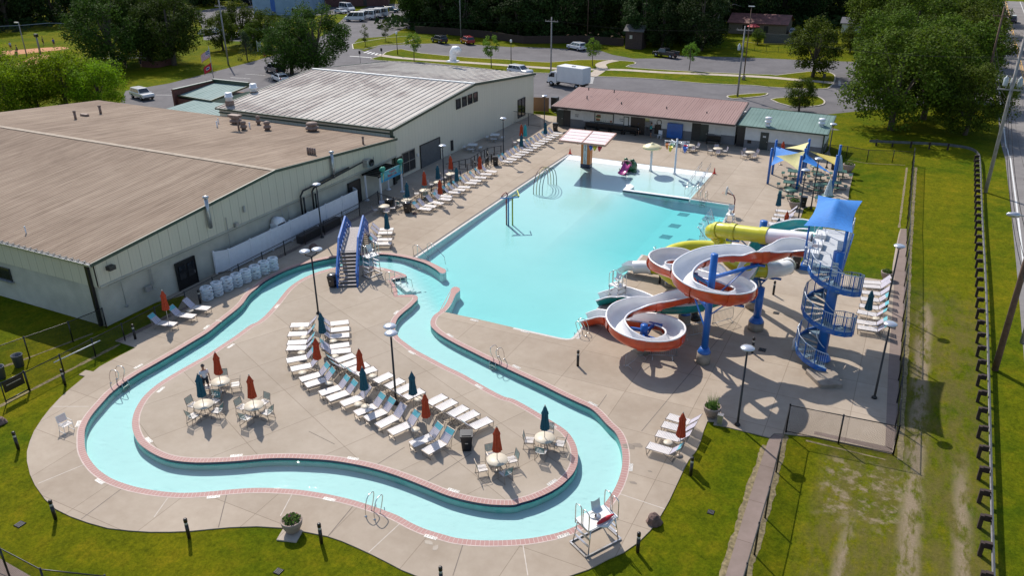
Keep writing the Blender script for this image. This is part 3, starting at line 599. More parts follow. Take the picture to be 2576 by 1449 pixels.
for y in (38.85, 39.7): w.box((BX+.09, y, 1.35), (0.03, 0.6, 1.1))
sub(w, 'pane', GLASS, dm, bb)
door_on_x(bb, BX, 59.7, 61.5, 0.02, 2.3, DARK, 'roller_door', False)
for X0, X1, z0, z1 in ((-67.6, -64.8, 1.6, 2.6), (-58.5, -57.0, 1.6, 2.6), (-76, -73.5, 1.6, 2.6), (-83, -80.5, 1.6, 2.6)):
    w = MB(); w.box(((X0+X1)/2, 31.84, (z0+z1)/2), (X1-X0, 0.12, z1-z0)); o = w.build('window', GLASS, bb, True)
    w = MB(); w.box(((X0+X1)/2, 31.78, z0-.06), (X1-X0+.3, 0.25, 0.1)); sub(w, 'sill', GALV, o, bb)
for y, z0 in ((42.1, 3.9), (57.4, 3.6)):
    w = MB(); w.tube([(BX+.28, y, z0), (BX+.28, y, z0+2.4)], 0.15, 10); w.lathe((BX+.28, y, z0+2.4), [(0.16, 0), (0.24, 0.05), (0.24, 0.16), (0.05, 0.22)], 10); w.build('exhaust_stack', GALV, bb, True)
w = MB(); w.box((BX+.25, 33.0, 4.1), (0.45, 0.5, 0.3)); w.build('wall_light', DARK, bb, True)
for q_, s_ in (((BX+.2, 44.8, 3.25), (0.25, 0.3, 0.3)), ((BX+.15, 45.9, 4.2), (0.15, 0.15, 0.5)), ((BX+.16, 35.6, 1.4), (0.2, 0.5, 0.4)), ((BX+.16, 50.6, 1.3), (0.2, 0.6, 0.6)), ((BX+.16, 33.6, .85), (0.12, 0.2, 0.12))): w = MB(); w.box(q_, s_); w.build('meter_box', GALV, bb, True)
w = MB(); w.box((BX+.45, 50.4-1.2, 1.75), (0.8, 1.1, 0.5)); w.tube([(BX+.1, 49.2, 2.0), (BX+.85, 49.2, 2.0)], 0.5, 12); w.build('air_intake_hood', WHITEP, bb, True)
w = MB(); w.box((BX+.3, 62.6, 3.7), (0.6, 0.75, 0.75)); fn = w.build('wall_fan', GALV, bb, True); w = MB(); w.lathe((0, 0, 0), [(0.36, 0), (0.36, .06), (0.26, .06), (0.26, 0.01)], 16); q = w.build('fan_ring', BLK, fn); q.location = Vector((BX+.62, 62.9, 3.7))-bb.location; q.rotation_euler = (0, pi/2, 0)
for p in ([(52.5, 0.6), (52.5, 3.3), (52.9, 3.7), (59.6, 4.05)], [(54.1, 0.6), (54.1, 3.3), (54.4, 3.55), (61.8, 4.0)], [(52.9, .6), (52.9, 3.1)], [(54.5, .6), (54.5, 3.0)]): w = MB(); w.tube([(BX+.35, y, z) for y, z in p], 0.085, 6); w.build('gas_pipe', BLK, bb, True)
for p in ([(33.6, 3.0), (33.6, 0.9)], [(36.0, 2.8), (36.0, 1.2), (36.3, 1.0)], [(36.15, 2.8), (36.15, 1.5)], [(50.2, 2.8), (50.2, 1.6)], [(51.0, 2.8), (51.0, 1.4)], [(43.9, 4.1), (43.9, 1.2)], [(64, 4.0), (64, 3.0)]): w = MB(); w.tube([(BX+.12, y, z) for y, z in p], 0.03, 5); w.build('conduit', GALV, bb, True)
# roof vents
def roofz_b(y): return 4.83+(y-31.7)/18.3*1.53 if y < 50 else 6.36-(y-50)/18.2*1.53
for i, (c, r, x, y, s, k) in enumerate(((1, 1, 1010, 1135, .32, 0), (1, 1, 760, 1195, .3, 0), (1, 1, 850, 1162, .4, 1), (1, 1, 2190, 1230, .12, 0), (1, 1, 2178, 1270, .16, 0), (1, 1, 2365, 1230, .75, 2), (1, 1, 2395, 1300, .12, 3), (1, 1, 2445, 1295, .4, 2), (1, 1, 2505, 1278, .16, 0), (2, 1, 15, 1235, .3, 2), (2, 1, 105, 1295, .45, 2), (2, 1, 555, 1300, .8, 2), (2, 1, 1065, 1435, .22, 0), (2, 2, 548, 110, .5, 4), (1, 2, 267, 910, .1, 0))):
    p = G(c, r, x, y, 5.6); z = roofz_b(p.y); p = G(c, r, x, y, z); z = roofz_b(p.y); w = MB(); s *= 1.0
    if k == 0: w.cyl((p.x, p.y, z-.1), s*.45, s*1.9+.3, 8); w.lathe((p.x, p.y, z+s*1.9+.2), [(s*.6, 0), (s*.6, .1), (.03, .18)], 8)
    elif k == 1: w.box((p.x, p.y, z+.1), (1.0, .4, .3))
    elif k == 2: w.lathe((p.x, p.y, z-.1), [(s*.6, 0), (s*.6, .3), (s*.9, .34), (s*.9, .55), (s*.6, .6), (s*.6, .75), (s*.8, .8), (s*.7, 1.0), (.05, 1.1)], 12)
    elif k == 3: w.cyl((p.x, p.y, z-.1), .1, 1.6, 8); w.box((p.x-.3, p.y, z+1.5), (1.4, .7, .25))
    else:
        for j in range(4): w.cyl((p.x-.4+j*.27, p.y, z-.1), .1, .75, 8)
    sub(w, 'roof_vent', RUST if k != 0 or s > .2 else WHITEP, rf, bb)
# ---------------------------------------------------------------- the tall hall
hb = thing('metal_hall', 'tall metal hall with pale standing seam roof streaked grey and ribbed beige siding', 'building', (-60.4, 86, 0))
HX = -48.2; HL = -72.5; ZE, ZR = 5.62, 7.22; YM = 86.4
w = MB(); w.cur = 0
for X in (HX, HL): w.quad((X, 68.9, 0), (X, 103.6, 0), (X, 103.6, ZE-.05), (X, YM, ZR-.08), (X, 68.9, ZE-.05))
w.cur = 1
for Y in (68.9, 103.6): w.quad((HL, Y, 0), (HX, Y, 0), (HX, Y, ZE-.05), (HL, Y, ZE-.05))
w.build('wall', [SID_H, SID_HX], hb, True)
w = MB(); gable(w, HL-.15, HX+.15, 68.65, YM, 103.8, ZE, ZR)
x = HL+.3
hr = w.build('roof', ROOF_H, hb, True); w = MB()
while x < HX+.1:
    w.bar((x, 68.65, ZE+.03), (x, YM, ZR+.03), 0.05, 0.07); w.bar((x, YM, ZR+.03), (x, 103.8, ZE+.03), 0.05, 0.07); x += 0.8
sub(w, 'seam', mat('seam_metal', (0.34, 0.32, 0.30), 0.5), hr, hb)
w = MB(); w.bar((HL-.2, YM, ZR+.04), (HX+.2, YM, ZR+.04), 0.42, 0.12); sub(w, 'ridge_cap', mat('pale_metal', (0.62, 0.62, 0.60), 0.4), hr, hb)
for x_ in (HX+.2, HL-.2): w = MB(); w.bar((x_, 68.6, ZE-.08), (x_, YM, ZR-.08), 0.1, 0.28); w.bar((x_, YM, ZR-.08), (x_, 103.85, ZE-.08), 0.1, 0.28); sub(w, 'verge_trim', TRIM, hr, hb)
w = MB(); w.bar((HL-.2, 68.55, ZE-.1), (HX+.2, 68.55, ZE-.1), 0.2, 0.18); w.bar((HL, 68.8, 5.05), (HX, 68.8, 5.05), 0.12, 0.12); w.box((HX-.1, 68.7, 4.9), (.25, .25, 1.2)); w.box((HX+.1, 68.75, 2.4), (.2, .2, 4.9)); sub(w, 'gutter', TRIM, hr, hb)
def win_x(parent, X, y0, y1, z0, z1, nx_=2, nz=2, fm=DARK):
    w = MB(); w.box((X+.02, (y0+y1)/2, (z0+z1)/2), (.06, y1-y0, z1-z0)); o = w.build('window', GLASS, parent, True); w = MB()
    for i in range(nx_+1): w.box((X+.06, y0+(y1-y0)*i/nx_, (z0+z1)/2), (.1, .07, z1-z0+.07))
    for i in range(nz+1): w.box((X+.065, (y0+y1)/2, z0+(z1-z0)*i/nz), (.1, y1-y0+.07, .07))
    sub(w, 'frame', fm, o, parent); return o
for y in (82.0, 83.45, 84.85, 86.2): win_x(hb, HX, y, y+.95, 5.0, 6.1, 1, 1, BLK)
win_x(hb, HX, 70.2, 72.6, .4, 2.6, 2, 2, mat('bronze_frame', (.25, .22, .18), .5)); win_x(hb, HX, 98.5, 100.7, .45, 2.9, 2, 2, BLK)
door_on_x(hb, HX, 67.9+1.2, 69.05+1.2, 0.02, 2.3)[:0] if False else None
door_on_x(hb, HX, 73.8, 77.9, .02, 2.55, mat('grey_roller', (.10, .105, .11), .5), 'roller_door', False)
door_on_x(hb, HX, 69.05, 69.95, .02, 2.3)
w = MB(); w.box((HX+.1, 73.2, 1.7), (.08, .3, .35)); w.build('sign_plate', PAPER, hb, True); w = MB(); w.box((HX+.1, 80.6, 1.0), (.2, .3, 1.2)); w.build('utility_box', DARK, hb, True)
w = MB(); p = G(2, 1, 1965, 640, 6.2); w.box((p.x, p.y, 6.6), (1.5, 1.2, .2)); w.tube([(p.x, p.y, 6.6), (p.x+.1, p.y, 7.9), (p.x+.35, p.y, 8.3), (p.x+.9, p.y-.3, 8.35), (p.x+1.3, p.y-.5, 8.1)], .5, 12); sub(w, 'duct_hood', WHITEP, hr, hb)
for c, r, x, y in ((1, 1, 2305, 1050), (1, 1, 2550, 955)):
    p = G(c, r, x, y, 5.8); w = MB(); w.cur = 0; w.box((p.x, p.y, 5.95), (.7, .7, .7)); w.cur = 1; w.lathe((p.x, p.y, 6.3), [(.4, 0), (.4, .35), (.5, .4), (.5, .5), (.42, .52), (.42, .9), (.3, .95)], 14); sub(w, 'roof_vent', [RUST, WHITEP], hr, hb)
# ---------------------------------------------------------------- changing house with the red-brown roof
cb = thing('bath_house', 'low white and grey poolside building with a long red brown ribbed roof and dark brackets', 'building', (-30.5, 101, 0))
CY = 98.6
w = MB(); w.cur = 0; w.box((-30.5, 101.4, 2.0), (23.4, 5.6, 2.0)); w.cur = 1; w.box((-30.5, 101.4, .55), (23.44, 5.64, 1.1)); w.build('wall', [WHITEW, GREYW], cb, True)
w = MB(); A_, B_ = (-42.4, 96.7, 3.0), (-18.55, 96.4, 3.0); C_, D_ = (-18.65, 104.3, 4.15), (-41.75, 104.6, 4.15)
for zo in (0, -.12): w.quad(*[(p[0], p[1], p[2]+zo) for p in (A_, B_, C_, D_)])
cr = w.build('roof', ROOF_C, cb, True)
w = MB(); 
for a, b_ in ((A_, B_), (B_, C_), (C_, D_), (D_, A_)): w.bar((a[0], a[1], a[2]-.1), (b_[0], b_[1], b_[2]-.1), .1, .22)
sub(w, 'fascia', TRIMB, cr, cb)
for i in range(12):
    X = -41.0+i*1.98; w = MB(); w.add([(X-.06, CY, 2.75), (X+.06, CY, 2.75), (X-.06, CY-1.75, 2.85), (X+.06, CY-1.75, 2.85), (X-.06, CY, 1.95+.3), (X+.06, CY, 2.25), (X-.06, CY-1.75, 2.7), (X+.06, CY-1.75, 2.7)], [(0, 1, 3, 2), (4, 6, 7, 5), (0, 2, 6, 4), (1, 5, 7, 3), (2, 3, 7, 6)]); w.build('bracket', TRIMB, cb, True)
for c, r, x, y in ((3, 1, 750, 900), (3, 1, 1005, 925), (3, 1, 733, 985), (3, 1, 1078, 1048), (3, 1, 1530, 1095), (3, 1, 1932, 1145)):
    p = G(c, r, x, y, 3.5); z = 3+(p.y-96.5)/7.9*1.15; p = G(c, r, x, y, z); w = MB(); w.cyl((p.x, p.y, z-.05), .07, .4, 6); sub(w, 'roof_vent', DARK, cr, cb)
def on_y(name, x0, x1, z0, z1, m, parent=cb, Y=CY, t=.06):
    w = MB(); w.box(((x0+x1)/2, Y-t/2, (z0+z1)/2), (x1-x0, t, z1-z0)); return w.build(name, m, parent, True)
for x0, x1 in ((-41.45, -40.45), (-24.15, -23.05)):
    on_y('doorway', x0, x1, .02, 2.2, mat('dark_interior', (.05, .045, .04), .8), t=.04); d_ = on_y('door', x0-.95 if x0 < -40 else x1, x0 if x0 < -40 else x1+.95, .05, 2.15, DOORG, t=.1)
    w = MB(); w.box((x0-.15 if x0 < -40 else x1+.8, CY-.14, 1.05), (.12, .06, .06)); sub(w, 'handle', GALV, d_, cb)
mu = on_y('menu_mural', -37.0, -34.45, 1.12, 2.3, mat('mural_white', (.62, .62, .56), .6), t=.08)
w = MB(); 
for a, b_ in (((-37, 1.12), (-34.45, 1.12)), ((-37, 2.3), (-34.45, 2.3)), ((-37, 1.12), (-37, 2.3)), ((-34.45, 1.12), (-34.45, 2.3))): w.bar((a[0], CY-.1, a[1]), (b_[0], CY-.1, b_[1]), .08, .08)
sub(w, 'frame', DOORG, mu, cb)
w = MB()
for k, (x, z, rx_, rz_) in enumerate(((-36.55, 1.3, .36, .1), (-36.55, 1.44, .3, .12), (-36.55, 1.62, .44, .1), (-36.5, 1.8, .38, .14), (-36.45, 1.98, .3, .08))):
    w.cur = k % 3; w.add([(x+rx_*cos(2*pi*i/14), CY-.09-.002*k, z+rz_*sin(2*pi*i/14)) for i in range(14)], [tuple(range(14))])
for k in range(6): w.cur = 0; w.box((-36.0+k*.24, CY-.09, 1.3), (.08, .01, .1))
w.cur = 1; w.box((-34.75, CY-.09, 1.32), (.28, .01, .22)); sub(w, 'painted_food', [mat('mural_green', (.10, .12, .05), .6), mat('mural_brown', (.32, .10, .05), .6), mat('mural_cream', (.6, .5, .3), .6)], mu, cb)
for x in (-39.55, -33.35):
    text_mesh('EXIT', .26, INK, cb, Vector((x, CY-.02, 1.72))-cb.location, (pi/2, 0, 0), 'exit_lettering')
    w = MB(); w.bar((x-.2, CY-.01, 1.5), (x+.1, CY-.01, 1.5), .03, .05); w.add([(x+.1, CY-.02, 1.42), (x+.24, CY-.02, 1.5), (x+.1, CY-.02, 1.58)], [(0, 1, 2)]); w.build('exit_arrow', INK, cb, True)
pb = on_y('notice_board', -33.05, -32.35, .9, 2.15, DOORG, t=.06)
w = MB(); w.box((-32.7, CY-.08, 1.55), (.52, .02, 1.05)); sub(w, 'notice', PAPER, pb, cb)
on_y('rules_panel', -38.6, -37.7, 1.0, 2.2, PAPER, t=.02); on_y('rules_panel', -21.3, -20.5, 1.0, 2.0, PAPER, t=.02); on_y('small_sign', -22.3, -22.05, 1.3, 1.5, INK, t=.02)
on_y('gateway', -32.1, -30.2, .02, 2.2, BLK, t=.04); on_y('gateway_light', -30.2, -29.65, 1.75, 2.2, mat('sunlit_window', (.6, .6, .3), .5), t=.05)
w = MB()
for i in range(10): w.box((-30.2+i*.1, CY-.12, 1.0), (.03, .03, 1.9))
w.build('iron_gate', DARK, cb, True)
on_y('service_panel', -28.9, -28.05, .35, 1.55, BLK, t=.08)
bp_ = on_y('blue_shutter', -27.2, -25.25, .1, 1.95, BLUEP, t=.35)
w = MB(); w.lathe((0, 0, 0), [(.33, 0), (.33, .06), (.28, .06), (.28, .03)], 20); ck = w.build('wall_clock', DARK, cb); ck.location = Vector((-28.35, CY-.02, 1.85))-cb.location; ck.rotation_euler = (pi/2, 0, 0)
w = MB(); w.lathe((0, 0, .035), [(.275, 0), (.27, .01)], 20); w.build('dial', PAPER, ck)
# ---------------------------------------------------------------- pump house with the green roof
gb = thing('pump_house', 'small white and grey building with green standing seam roof and two white roof vents', 'building', (-13.3, 100.5, 0))
w = MB(); w.cur = 0; w.box((-13.0, 100.6, 1.85), (9.0, 5.4, 1.7)); w.cur = 1; w.box((-13.0, 100.6, .5), (9.04, 5.44, 1.0)); w.build('wall', [WHITEW, GREYW], gb, True)
w = MB(); A_, B_, C_, D_ = (-18.45, 97.3, 2.8), (-8.1, 96.9, 2.8), (-8.1, 103.5, 3.6), (-18.3, 104, 3.6)
for zo in (0, -.1): w.quad(*[(p[0], p[1], p[2]+zo) for p in (A_, B_, C_, D_)])
gr = w.build('roof', ROOF_G, gb, True); w = MB()
for a, b_ in ((A_, B_), (B_, C_), (C_, D_), (D_, A_)): w.bar((a[0], a[1], a[2]-.06), (b_[0], b_[1], b_[2]-.06), .1, .16)
sub(w, 'fascia', TRIM, gr, gb); w = MB(); w.box((-8.55, 97.8, 1.35), (.15, .15, 2.7)); w.build('downpipe', TRIM, gb, True)
w = MB(); w.quad((-8.49, 97.9, 2.6), (-8.49, 103.2, 2.6), (-8.49, 103.2, 3.45)); w.quad((-17.5, 103.3, 2.6), (-8.5, 103.3, 2.6), (-8.5, 103.3, 3.5), (-17.5, 103.3, 3.5)); w.build('gable_wall', WHITEW, gb, True)
for c, r, x, y in ((3, 1, 2540, 1265), (4, 1, 540, 1280)):
    p = G(c, r, x, y, 2.95); w = MB(); w.box((p.x, p.y+.3, 3.05), (.5, .5, .25)); w.lathe((p.x, p.y+.3, 3.15), [(.26, 0), (.26, .2), (.4, .22), (.4, .34), (.3, .36), (.3, .62), (.4, .64), (.38, .8), (.1, .86)], 14); sub(w, 'roof_vent', WHITEP, gr, gb)
w = MB(); w.box((-15.2, 97.87, 1.05), (.95, .08, 2.1)); d_ = w.build('door', DOORG, gb, True); w = MB(); w.box((-14.85, 97.8, 1.0), (.1, .08, .05)); sub(w, 'handle', GALV, d_, gb)
w = MB(); w.box((-15.2, 97.8, 1.6), (.35, .02, .2)); sub(w, 'door_sign', PAPER, d_, gb); w = MB(); w.box((-16.9, 97.87, .8), (.45, .06, .4)); w.build('vent_grille', BLK, gb, True)
w = MB(); w.box((-18.0, 99.5, 1.3), (1.0, 2.6, 2.6)); w.build('passage_screen', DARK, gb, True)
# ---------------------------------------------------------------- small brick building behind the hall
sb = thing('brick_annex', 'small brick annex with parapet and striped pale green metal roof', 'building', (-84.5, 79.5, 0))
BR = mat('red_brick', (.11, .04, .03), .8, .3, 6, bump=.3, bscale=25); w = MB(); w.box((-84.4, 79.5, 2.0), (6.2, 7.0, 4.0)); w.box((-87.4, 79.3, 2.6), (.3, 7.4, 5.2)); w.build('brick_wall', BR, sb, True)
w = MB(); w.box((-81.25, 79.6, 2.1), (.12, 7.0, 4.15)); w.build('metal_siding', ROOF_S, sb, True)
w = MB(); A_, B_, C_, D_ = (-87.2, 76.2, 4.35), (-81.0, 75.8, 4.25), (-81.0, 82.8, 4.9), (-87.2, 82.8, 4.9)
for zo in (0, -.1): w.quad(*[(p[0], p[1], p[2]+zo) for p in (A_, B_, C_, D_)])
sr = w.build('roof', ROOF_S, sb, True); w = MB(); w.bar((-87.4, 75.7, 5.2), (-87.4, 82.9, 5.2), .45, .12); w.bar((-87.5, 82.9, 5.15), (-81, 82.9, 5.15), .4, .5); w.bar(A_, B_, .12, .2); w.bar(B_, C_, .12, .2); sub(w, 'parapet_cap', TRIM, sr, sb)
w = MB(); w.quad((-84, 71.0, 3.9), (-73, 71.0, 3.9), (-73, 76, 4.1), (-84, 76, 4.1)); w.build('porch_roof', ROOF_S, sb, True)
w = MB(); w.box((-78.5, 73.8, 1.9), (10.6, 4.4, 3.8)); w.build('porch_wall', BR, sb, True)
# ---------------------------------------------------------------- porch with the beach banner
pg = thing('porch_awning', 'dark slatted awning on white posts with colourful beach banner beside the building', 'awning', (-46.9, 63.9, 0))
w = MB(); w.quad((-47.4, 62.1, 2.95), (-46.75, 62.1, 2.75), (-46.75, 66.0, 2.75), (-47.4, 66.0, 2.95))
w = MB(); X0, X1 = -47.3, -45.3
for i in range(9): w.box((-46.35, 62.0+i*.48, 2.72), (2.0, .10, .14))
for x in (-47.3, -45.4): w.box((x, 63.9, 2.68), (.12, 4.1, .2))
w.build('slat_roof', BLK, pg, True)
for x, y in ((-47.1, 62.0), (-45.4, 62.1), (-47.1, 65.8), (-45.4, 65.8)): w = MB(); w.box((x, y, 1.3), (.14, .14, 2.6)); w.box((x, y, .06), (.35, .35, .12)); w.build('post', WHITEP, pg, True)
BAN = [mat('banner_aqua', (.10, .36, .42), .6, .3, 2), mat('banner_palm_green', (.03, .26, .18), .6), mat('banner_yellow', (.55, .45, .10), .6), mat('banner_red', (.50, .03, .06), .6), mat('banner_blue', (.03, .25, .45), .6)]
w = MB(); w.cur = 0; bx = -45.25; w.box((bx, 63.95, 2.55), (.04, 3.7, 1.0)); w.cur = 4; w.box((bx+.03, 63.95, 2.18), (.01, 3.6, .22))
for y in (62.4, 65.5):
    w.cur = 2; w.bar((bx+.03, y, 2.1), (bx+.03, y+.1, 2.9), .02, .07); w.cur = 1
    for k in range(7): a = pi*k/6; w.add([(bx+.035, y+.1, 2.85), (bx+.035, y+.1+.45*cos(a), 2.85+.3*sin(a)-.05), (bx+.035, y+.1+.35*cos(a+.3), 2.85+.3*sin(a+.3)-.12)], [(0, 1, 2)])
for y in (62.5, 65.6):
    w.cur = 1; w.lathe((bx-.1, y, 3.05), [(.1, 0), (.3, .15), (.25, .35), (.1, .5)], 8); w.lathe((bx-.1, y+.25, 3.15), [(.08, 0), (.22, .15), (.1, .35)], 8)
ban = w.build('banner', BAN, pg, True)
text_mesh('Tropical', .34, BAN[3], ban, Vector((bx+.05, 63.95, 2.78))-pg.location, (pi/2, 0, pi/2)); text_mesh('Beach Cafe', .34, BAN[3], ban, Vector((bx+.05, 63.95, 2.45))-pg.location, (pi/2, 0, pi/2))
# ---------------------------------------------------------------- white vinyl screen fence
vf = thing('vinyl_fence', 'solid white vinyl screen fence standing along the ribbed building wall', 'fence', (-46.9, 50, 0))
pts = GL(2, 2, [(5, 1130), (1035, 655)]); a, b_ = Vector(pts[0]), Vector(pts[1]); a.x = b_.x = -46.55
a.y = 42.9; path = [Vector((-47.3, 42.0, 0)), Vector((-46.6, 42.9, 0)), Vector((-46.45, 59.8, 0)), Vector((-47.3, 60.2, 0))]
for i in range(3):
    p, q = path[i], path[i+1]; n_ = max(1, round((q-p).length/2.4))
    for k in range(n_):
        s, e = p.lerp(q, k/n_), p.lerp(q, (k+1)/n_); w = MB(); w.bar(s+Vector((0, 0, .98)), e+Vector((0, 0, .98)), .05, 1.75); w.bar(s+Vector((0, 0, 1.84)), e+Vector((0, 0, 1.84)), .09, .1); w.build('panel', WHITEP, vf, True)
        w = MB(); w.box((s.x, s.y, .98), (.13, .13, 1.96)); w.build('post', WHITEP, vf, True)
w = MB(); w.box((-46.45, 59.8, .98), (.13, .13, 1.96)); w.build('post', WHITEP, vf, True)
# ================================================================ water slides and their tower
RED = mat('red_fibreglass', (.62, .07, .020), .28, .22, 1.2, coat=.4); TEALF = mat('teal_fibreglass', (.01, .25, .24), .28, .12, 1.2, coat=.4)
LIME = mat('lime_fibreglass', (.60, .57, .02), .3, .1, 1.2, coat=.4); WHF = mat('white_fibreglass', (.76, .76, .77), .3, .05, 1.5, coat=.3)
CONC = mat('column_concrete', (.30, .25, .20), .85, .2, 2.5, bump=.3, bscale=20)
def frames(path):
    T = []; N = len(path)
    for i in range(N):
        t = (path[min(i+1, N-1)]-path[max(i-1, 0)]).normalized(); s = Vector((t.y, -t.x, 0)).normalized(); T.append((t, s, s.cross(t)))
    out = []
    for i in range(N):
        a, b_ = T[max(i-2, 0)][0], T[min(i+2, N-1)][0]; L = (path[min(i+2, N-1)]-path[max(i-2, 0)]).length
        k = (a.x*b_.y-a.y*b_.x)/max(L, .1); roll = max(-.38, min(.38, k*.6)); t, s, u = T[i]
        out.append((t, s*cos(roll)+u*sin(roll), u*cos(roll)-s*sin(roll)))
    return out
def sweep(mb, path, fr, prof, i0=0, i1=None, closed=False, smooth=True):
    i1 = len(path)-1 if i1 is None else i1; m = len(prof); vs = []; fs = []
    for i in range(i0, i1+1):
        t, s, u = fr[i]
        for a, b_ in prof: vs.append(path[i]+s*a+u*b_)
    for i in range(i1-i0):
        for k in range(m if closed else m-1): fs.append((i*m+k, i*m+(k+1) % m, (i+1)*m+(k+1) % m, (i+1)*m+k))
    mb.add(vs, fs, smooth)
def uprof(w, d, n=9): return [(-w*cos(pi*k/(n-1)), -d*(sin(pi*k/(n-1))**.7)) for k in range(n)]
def flume(name, label, pts, shell, group, w=.62, d=.68, tinted=0):
    path = smooth_path(pts, 4); fr = frames(path); b0 = path[len(path)//2]
    root = thing(name, label, 'water slide', (b0.x, b0.y, 0), group=group)
    m = MB(); sweep(m, path, fr, uprof(w+.035, d+.04)); m.build('outer_shell', shell, root, True)
    m = MB(); sweep(m, path, fr, uprof(w-.02, d-.02), tinted); m.build('inner_trough', WHF, root, True)
    if tinted: m = MB(); sweep(m, path, fr, uprof(w-.02, d-.02), 0, tinted); m.build('inner_trough', mat('pale_teal_trough', (.05, .36, .36), .3, coat=.3), root, True)
    for sd in (-1, 1):
        m = MB(); sweep(m, path, fr, [(sd*w+.07*cos(a), .01+.05*sin(a)) for a in (0, pi/3, 2*pi/3, pi, 4*pi/3, 5*pi/3)], closed=True); m.build('rim', WHF, root, True)
    for i in range(4, len(path)-3, 7): m = MB(); sweep(m, path, fr, uprof(w+.10, d+.10), i, i+1); m.add([path[i]+fr[i][1]*(a*q)+fr[i][2]*(b_*q) for a, b_ in uprof(w+.0, d) for q in (1, 1.17)], [(2*k, 2*k+1, 2*k+3, 2*k+2) for k in range(8)]); m.build('flange_joint', shell, root, True)
    return root, path, fr
RP = [(-4.2, 49.9, 6.95), (-5.3, 50.0, 6.88), (-6.1, 49.2, 6.75), (-6.9, 48.4, 6.7), (-7.9, 48.3, 6.65), (-8.9, 48.0, 6.6), (-9.9, 47.3, 6.5), (-10.6, 46.2, 6.35), (-10.8, 45.0, 6.2), (-10.4, 43.9, 6.05), (-9.5, 43.3, 5.95), (-8.4, 43.2, 5.85), (-7.4, 43.8, 5.7), (-7.0, 44.9, 5.5), (-7.2, 46.0, 5.3), (-7.9, 46.9, 5.1), (-8.8, 47.3, 4.95), (-10.2, 47.9, 4.7), (-11.4, 48.5, 4.5), (-12.5, 48.9, 4.4), (-13.6, 49.6, 4.3), (-13.95, 50.6, 4.2), (-13.6, 51.5, 4.15), (-12.8, 52.0, 4.1), (-11.8, 51.9, 4.0), (-10.8, 51.6, 3.85), (-10.0, 51.1, 3.65), (-9.7, 50.3, 3.45), (-10.1, 49.4, 3.25), (-11.0, 48.6, 3.05), (-12.0, 47.7, 2.9), (-13.0, 46.8, 2.75), (-14.0, 46.2, 2.6), (-14.7, 45.2, 2.45), (-14.6, 44.0, 2.35), (-13.7, 42.9, 2.25), (-12.4, 42.5, 2.15), (-11.3, 43.0, 2.05), (-10.8, 44.2, 1.95), (-11.1, 45.4, 1.85), (-12.0, 46.2, 1.7), (-13.2, 46.5, 1.55), (-14.6, 46.5, 1.35), (-16.0, 46.6, 1.15), (-17.0, 46.8, .85), (-17.9, 46.8, .38)]
TP = [(-4.3, 53.5, 7.0), (-5.4, 54.2, 6.8), (-6.6, 54.0, 6.4), (-7.4, 53.2, 5.9), (-7.7, 52.3, 5.3), (-7.9, 51.6, 4.6), (-8.3, 50.7, 3.6), (-9.2, 49.8, 2.8), (-10.4, 49.1, 2.3), (-11.6, 48.75, 1.95), (-13.1, 48.9, 1.6), (-14.3, 49.6, 1.4), (-15.3, 50.2, 1.25), (-16.4, 50.6, 1.05), (-17.3, 50.5, .8), (-18.2, 50.3, .38)]
GRP = 'fibreglass water slides coming down from the spiral stair tower'
red_slide, rpath, rfr = flume('open_slide', 'open red and white spiral water slide making three loops around blue columns', RP, RED, GRP)
teal_slide, tpath, tfr = flume('open_slide', 'open teal and white water slide passing behind the red one', TP, TEALF, GRP, tinted=18)
UP = [(-4.3, 51.6, 6.75), (-5.6, 51.7, 6.65), (-7.0, 51.9, 6.5), (-9.2, 52.4, 6.25), (-10.4, 52.7, 6.1), (-11.0, 53.3, 5.7), (-10.9, 54.2, 5.2), (-10.2, 54.0, 4.6), (-9.6, 52.9, 4.1), (-8.6, 52.3, 3.85), (-7.3, 52.5, 3.75), (-6.3, 53.2, 3.7), (-5.8, 54.2, 3.6), (-6.2, 55.4, 3.4), (-7.5, 56.6, 3.1), (-9.4, 57.6, 2.85), (-11.2, 58.2, 2.6), (-12.6, 58.2, 2.45), (-13.9, 57.6, 2.35), (-14.8, 56.6, 2.15), (-15.0, 55.4, 1.9), (-14.5, 54.4, 1.65), (-13.6, 53.6, 1.5), (-12.6, 53.7, 1.35), (-12.2, 54.7, 1.2), (-12.8, 55.6, 1.05), (-14.2, 56.1, .95), (-15.6, 56.3, .85), (-16.6, 56.3, .75), (-17.4, 56.2, .6)]
upath = smooth_path(UP, 4); ufr = frames(upath); root = thing('tube_slide', 'enclosed lime green and white tube water slide winding beneath the red one', 'water slide', (-11, 55, 0), group=GRP)
R_ = .52; circ = [(R_*cos(2*pi*k/14), R_*sin(2*pi*k/14)) for k in range(14)]
def seg(a, b_, m_): k = MB(); sweep(k, upath, ufr, circ, a, b_, True); k.build('tube_section', m_, root, True)
for a, b_, m_ in ((0, 9, WHF), (9, 17, LIME), (17, 28, LIME), (28, 42, LIME), (42, 56, WHF), (56, 66, WHF), (66, 78, LIME), (78, 90, LIME), (90, 110, LIME), (110, 116, WHF)): seg(a, b_, m_)
for i in (9, 13, 17, 28, 42, 49, 56, 66, 78, 90, 100, 110): k = MB(); sweep(k, upath, ufr, [(a*1.12, b_*1.12) for a, b_ in circ], i-1 if i > 0 else 0, i, True); k.build('flange_joint', WHF if 42 <= i < 66 or i == 110 else LIME, root, True)
ex = smooth_path([(-17.3, 56.2, .95), (-18.0, 56.2, .85), (-18.6, 56.2, .4)], 4); k = MB(); sweep(k, ex, frames(ex), uprof(.55, .6)); k.build('exit_trough', WHF, root, True)
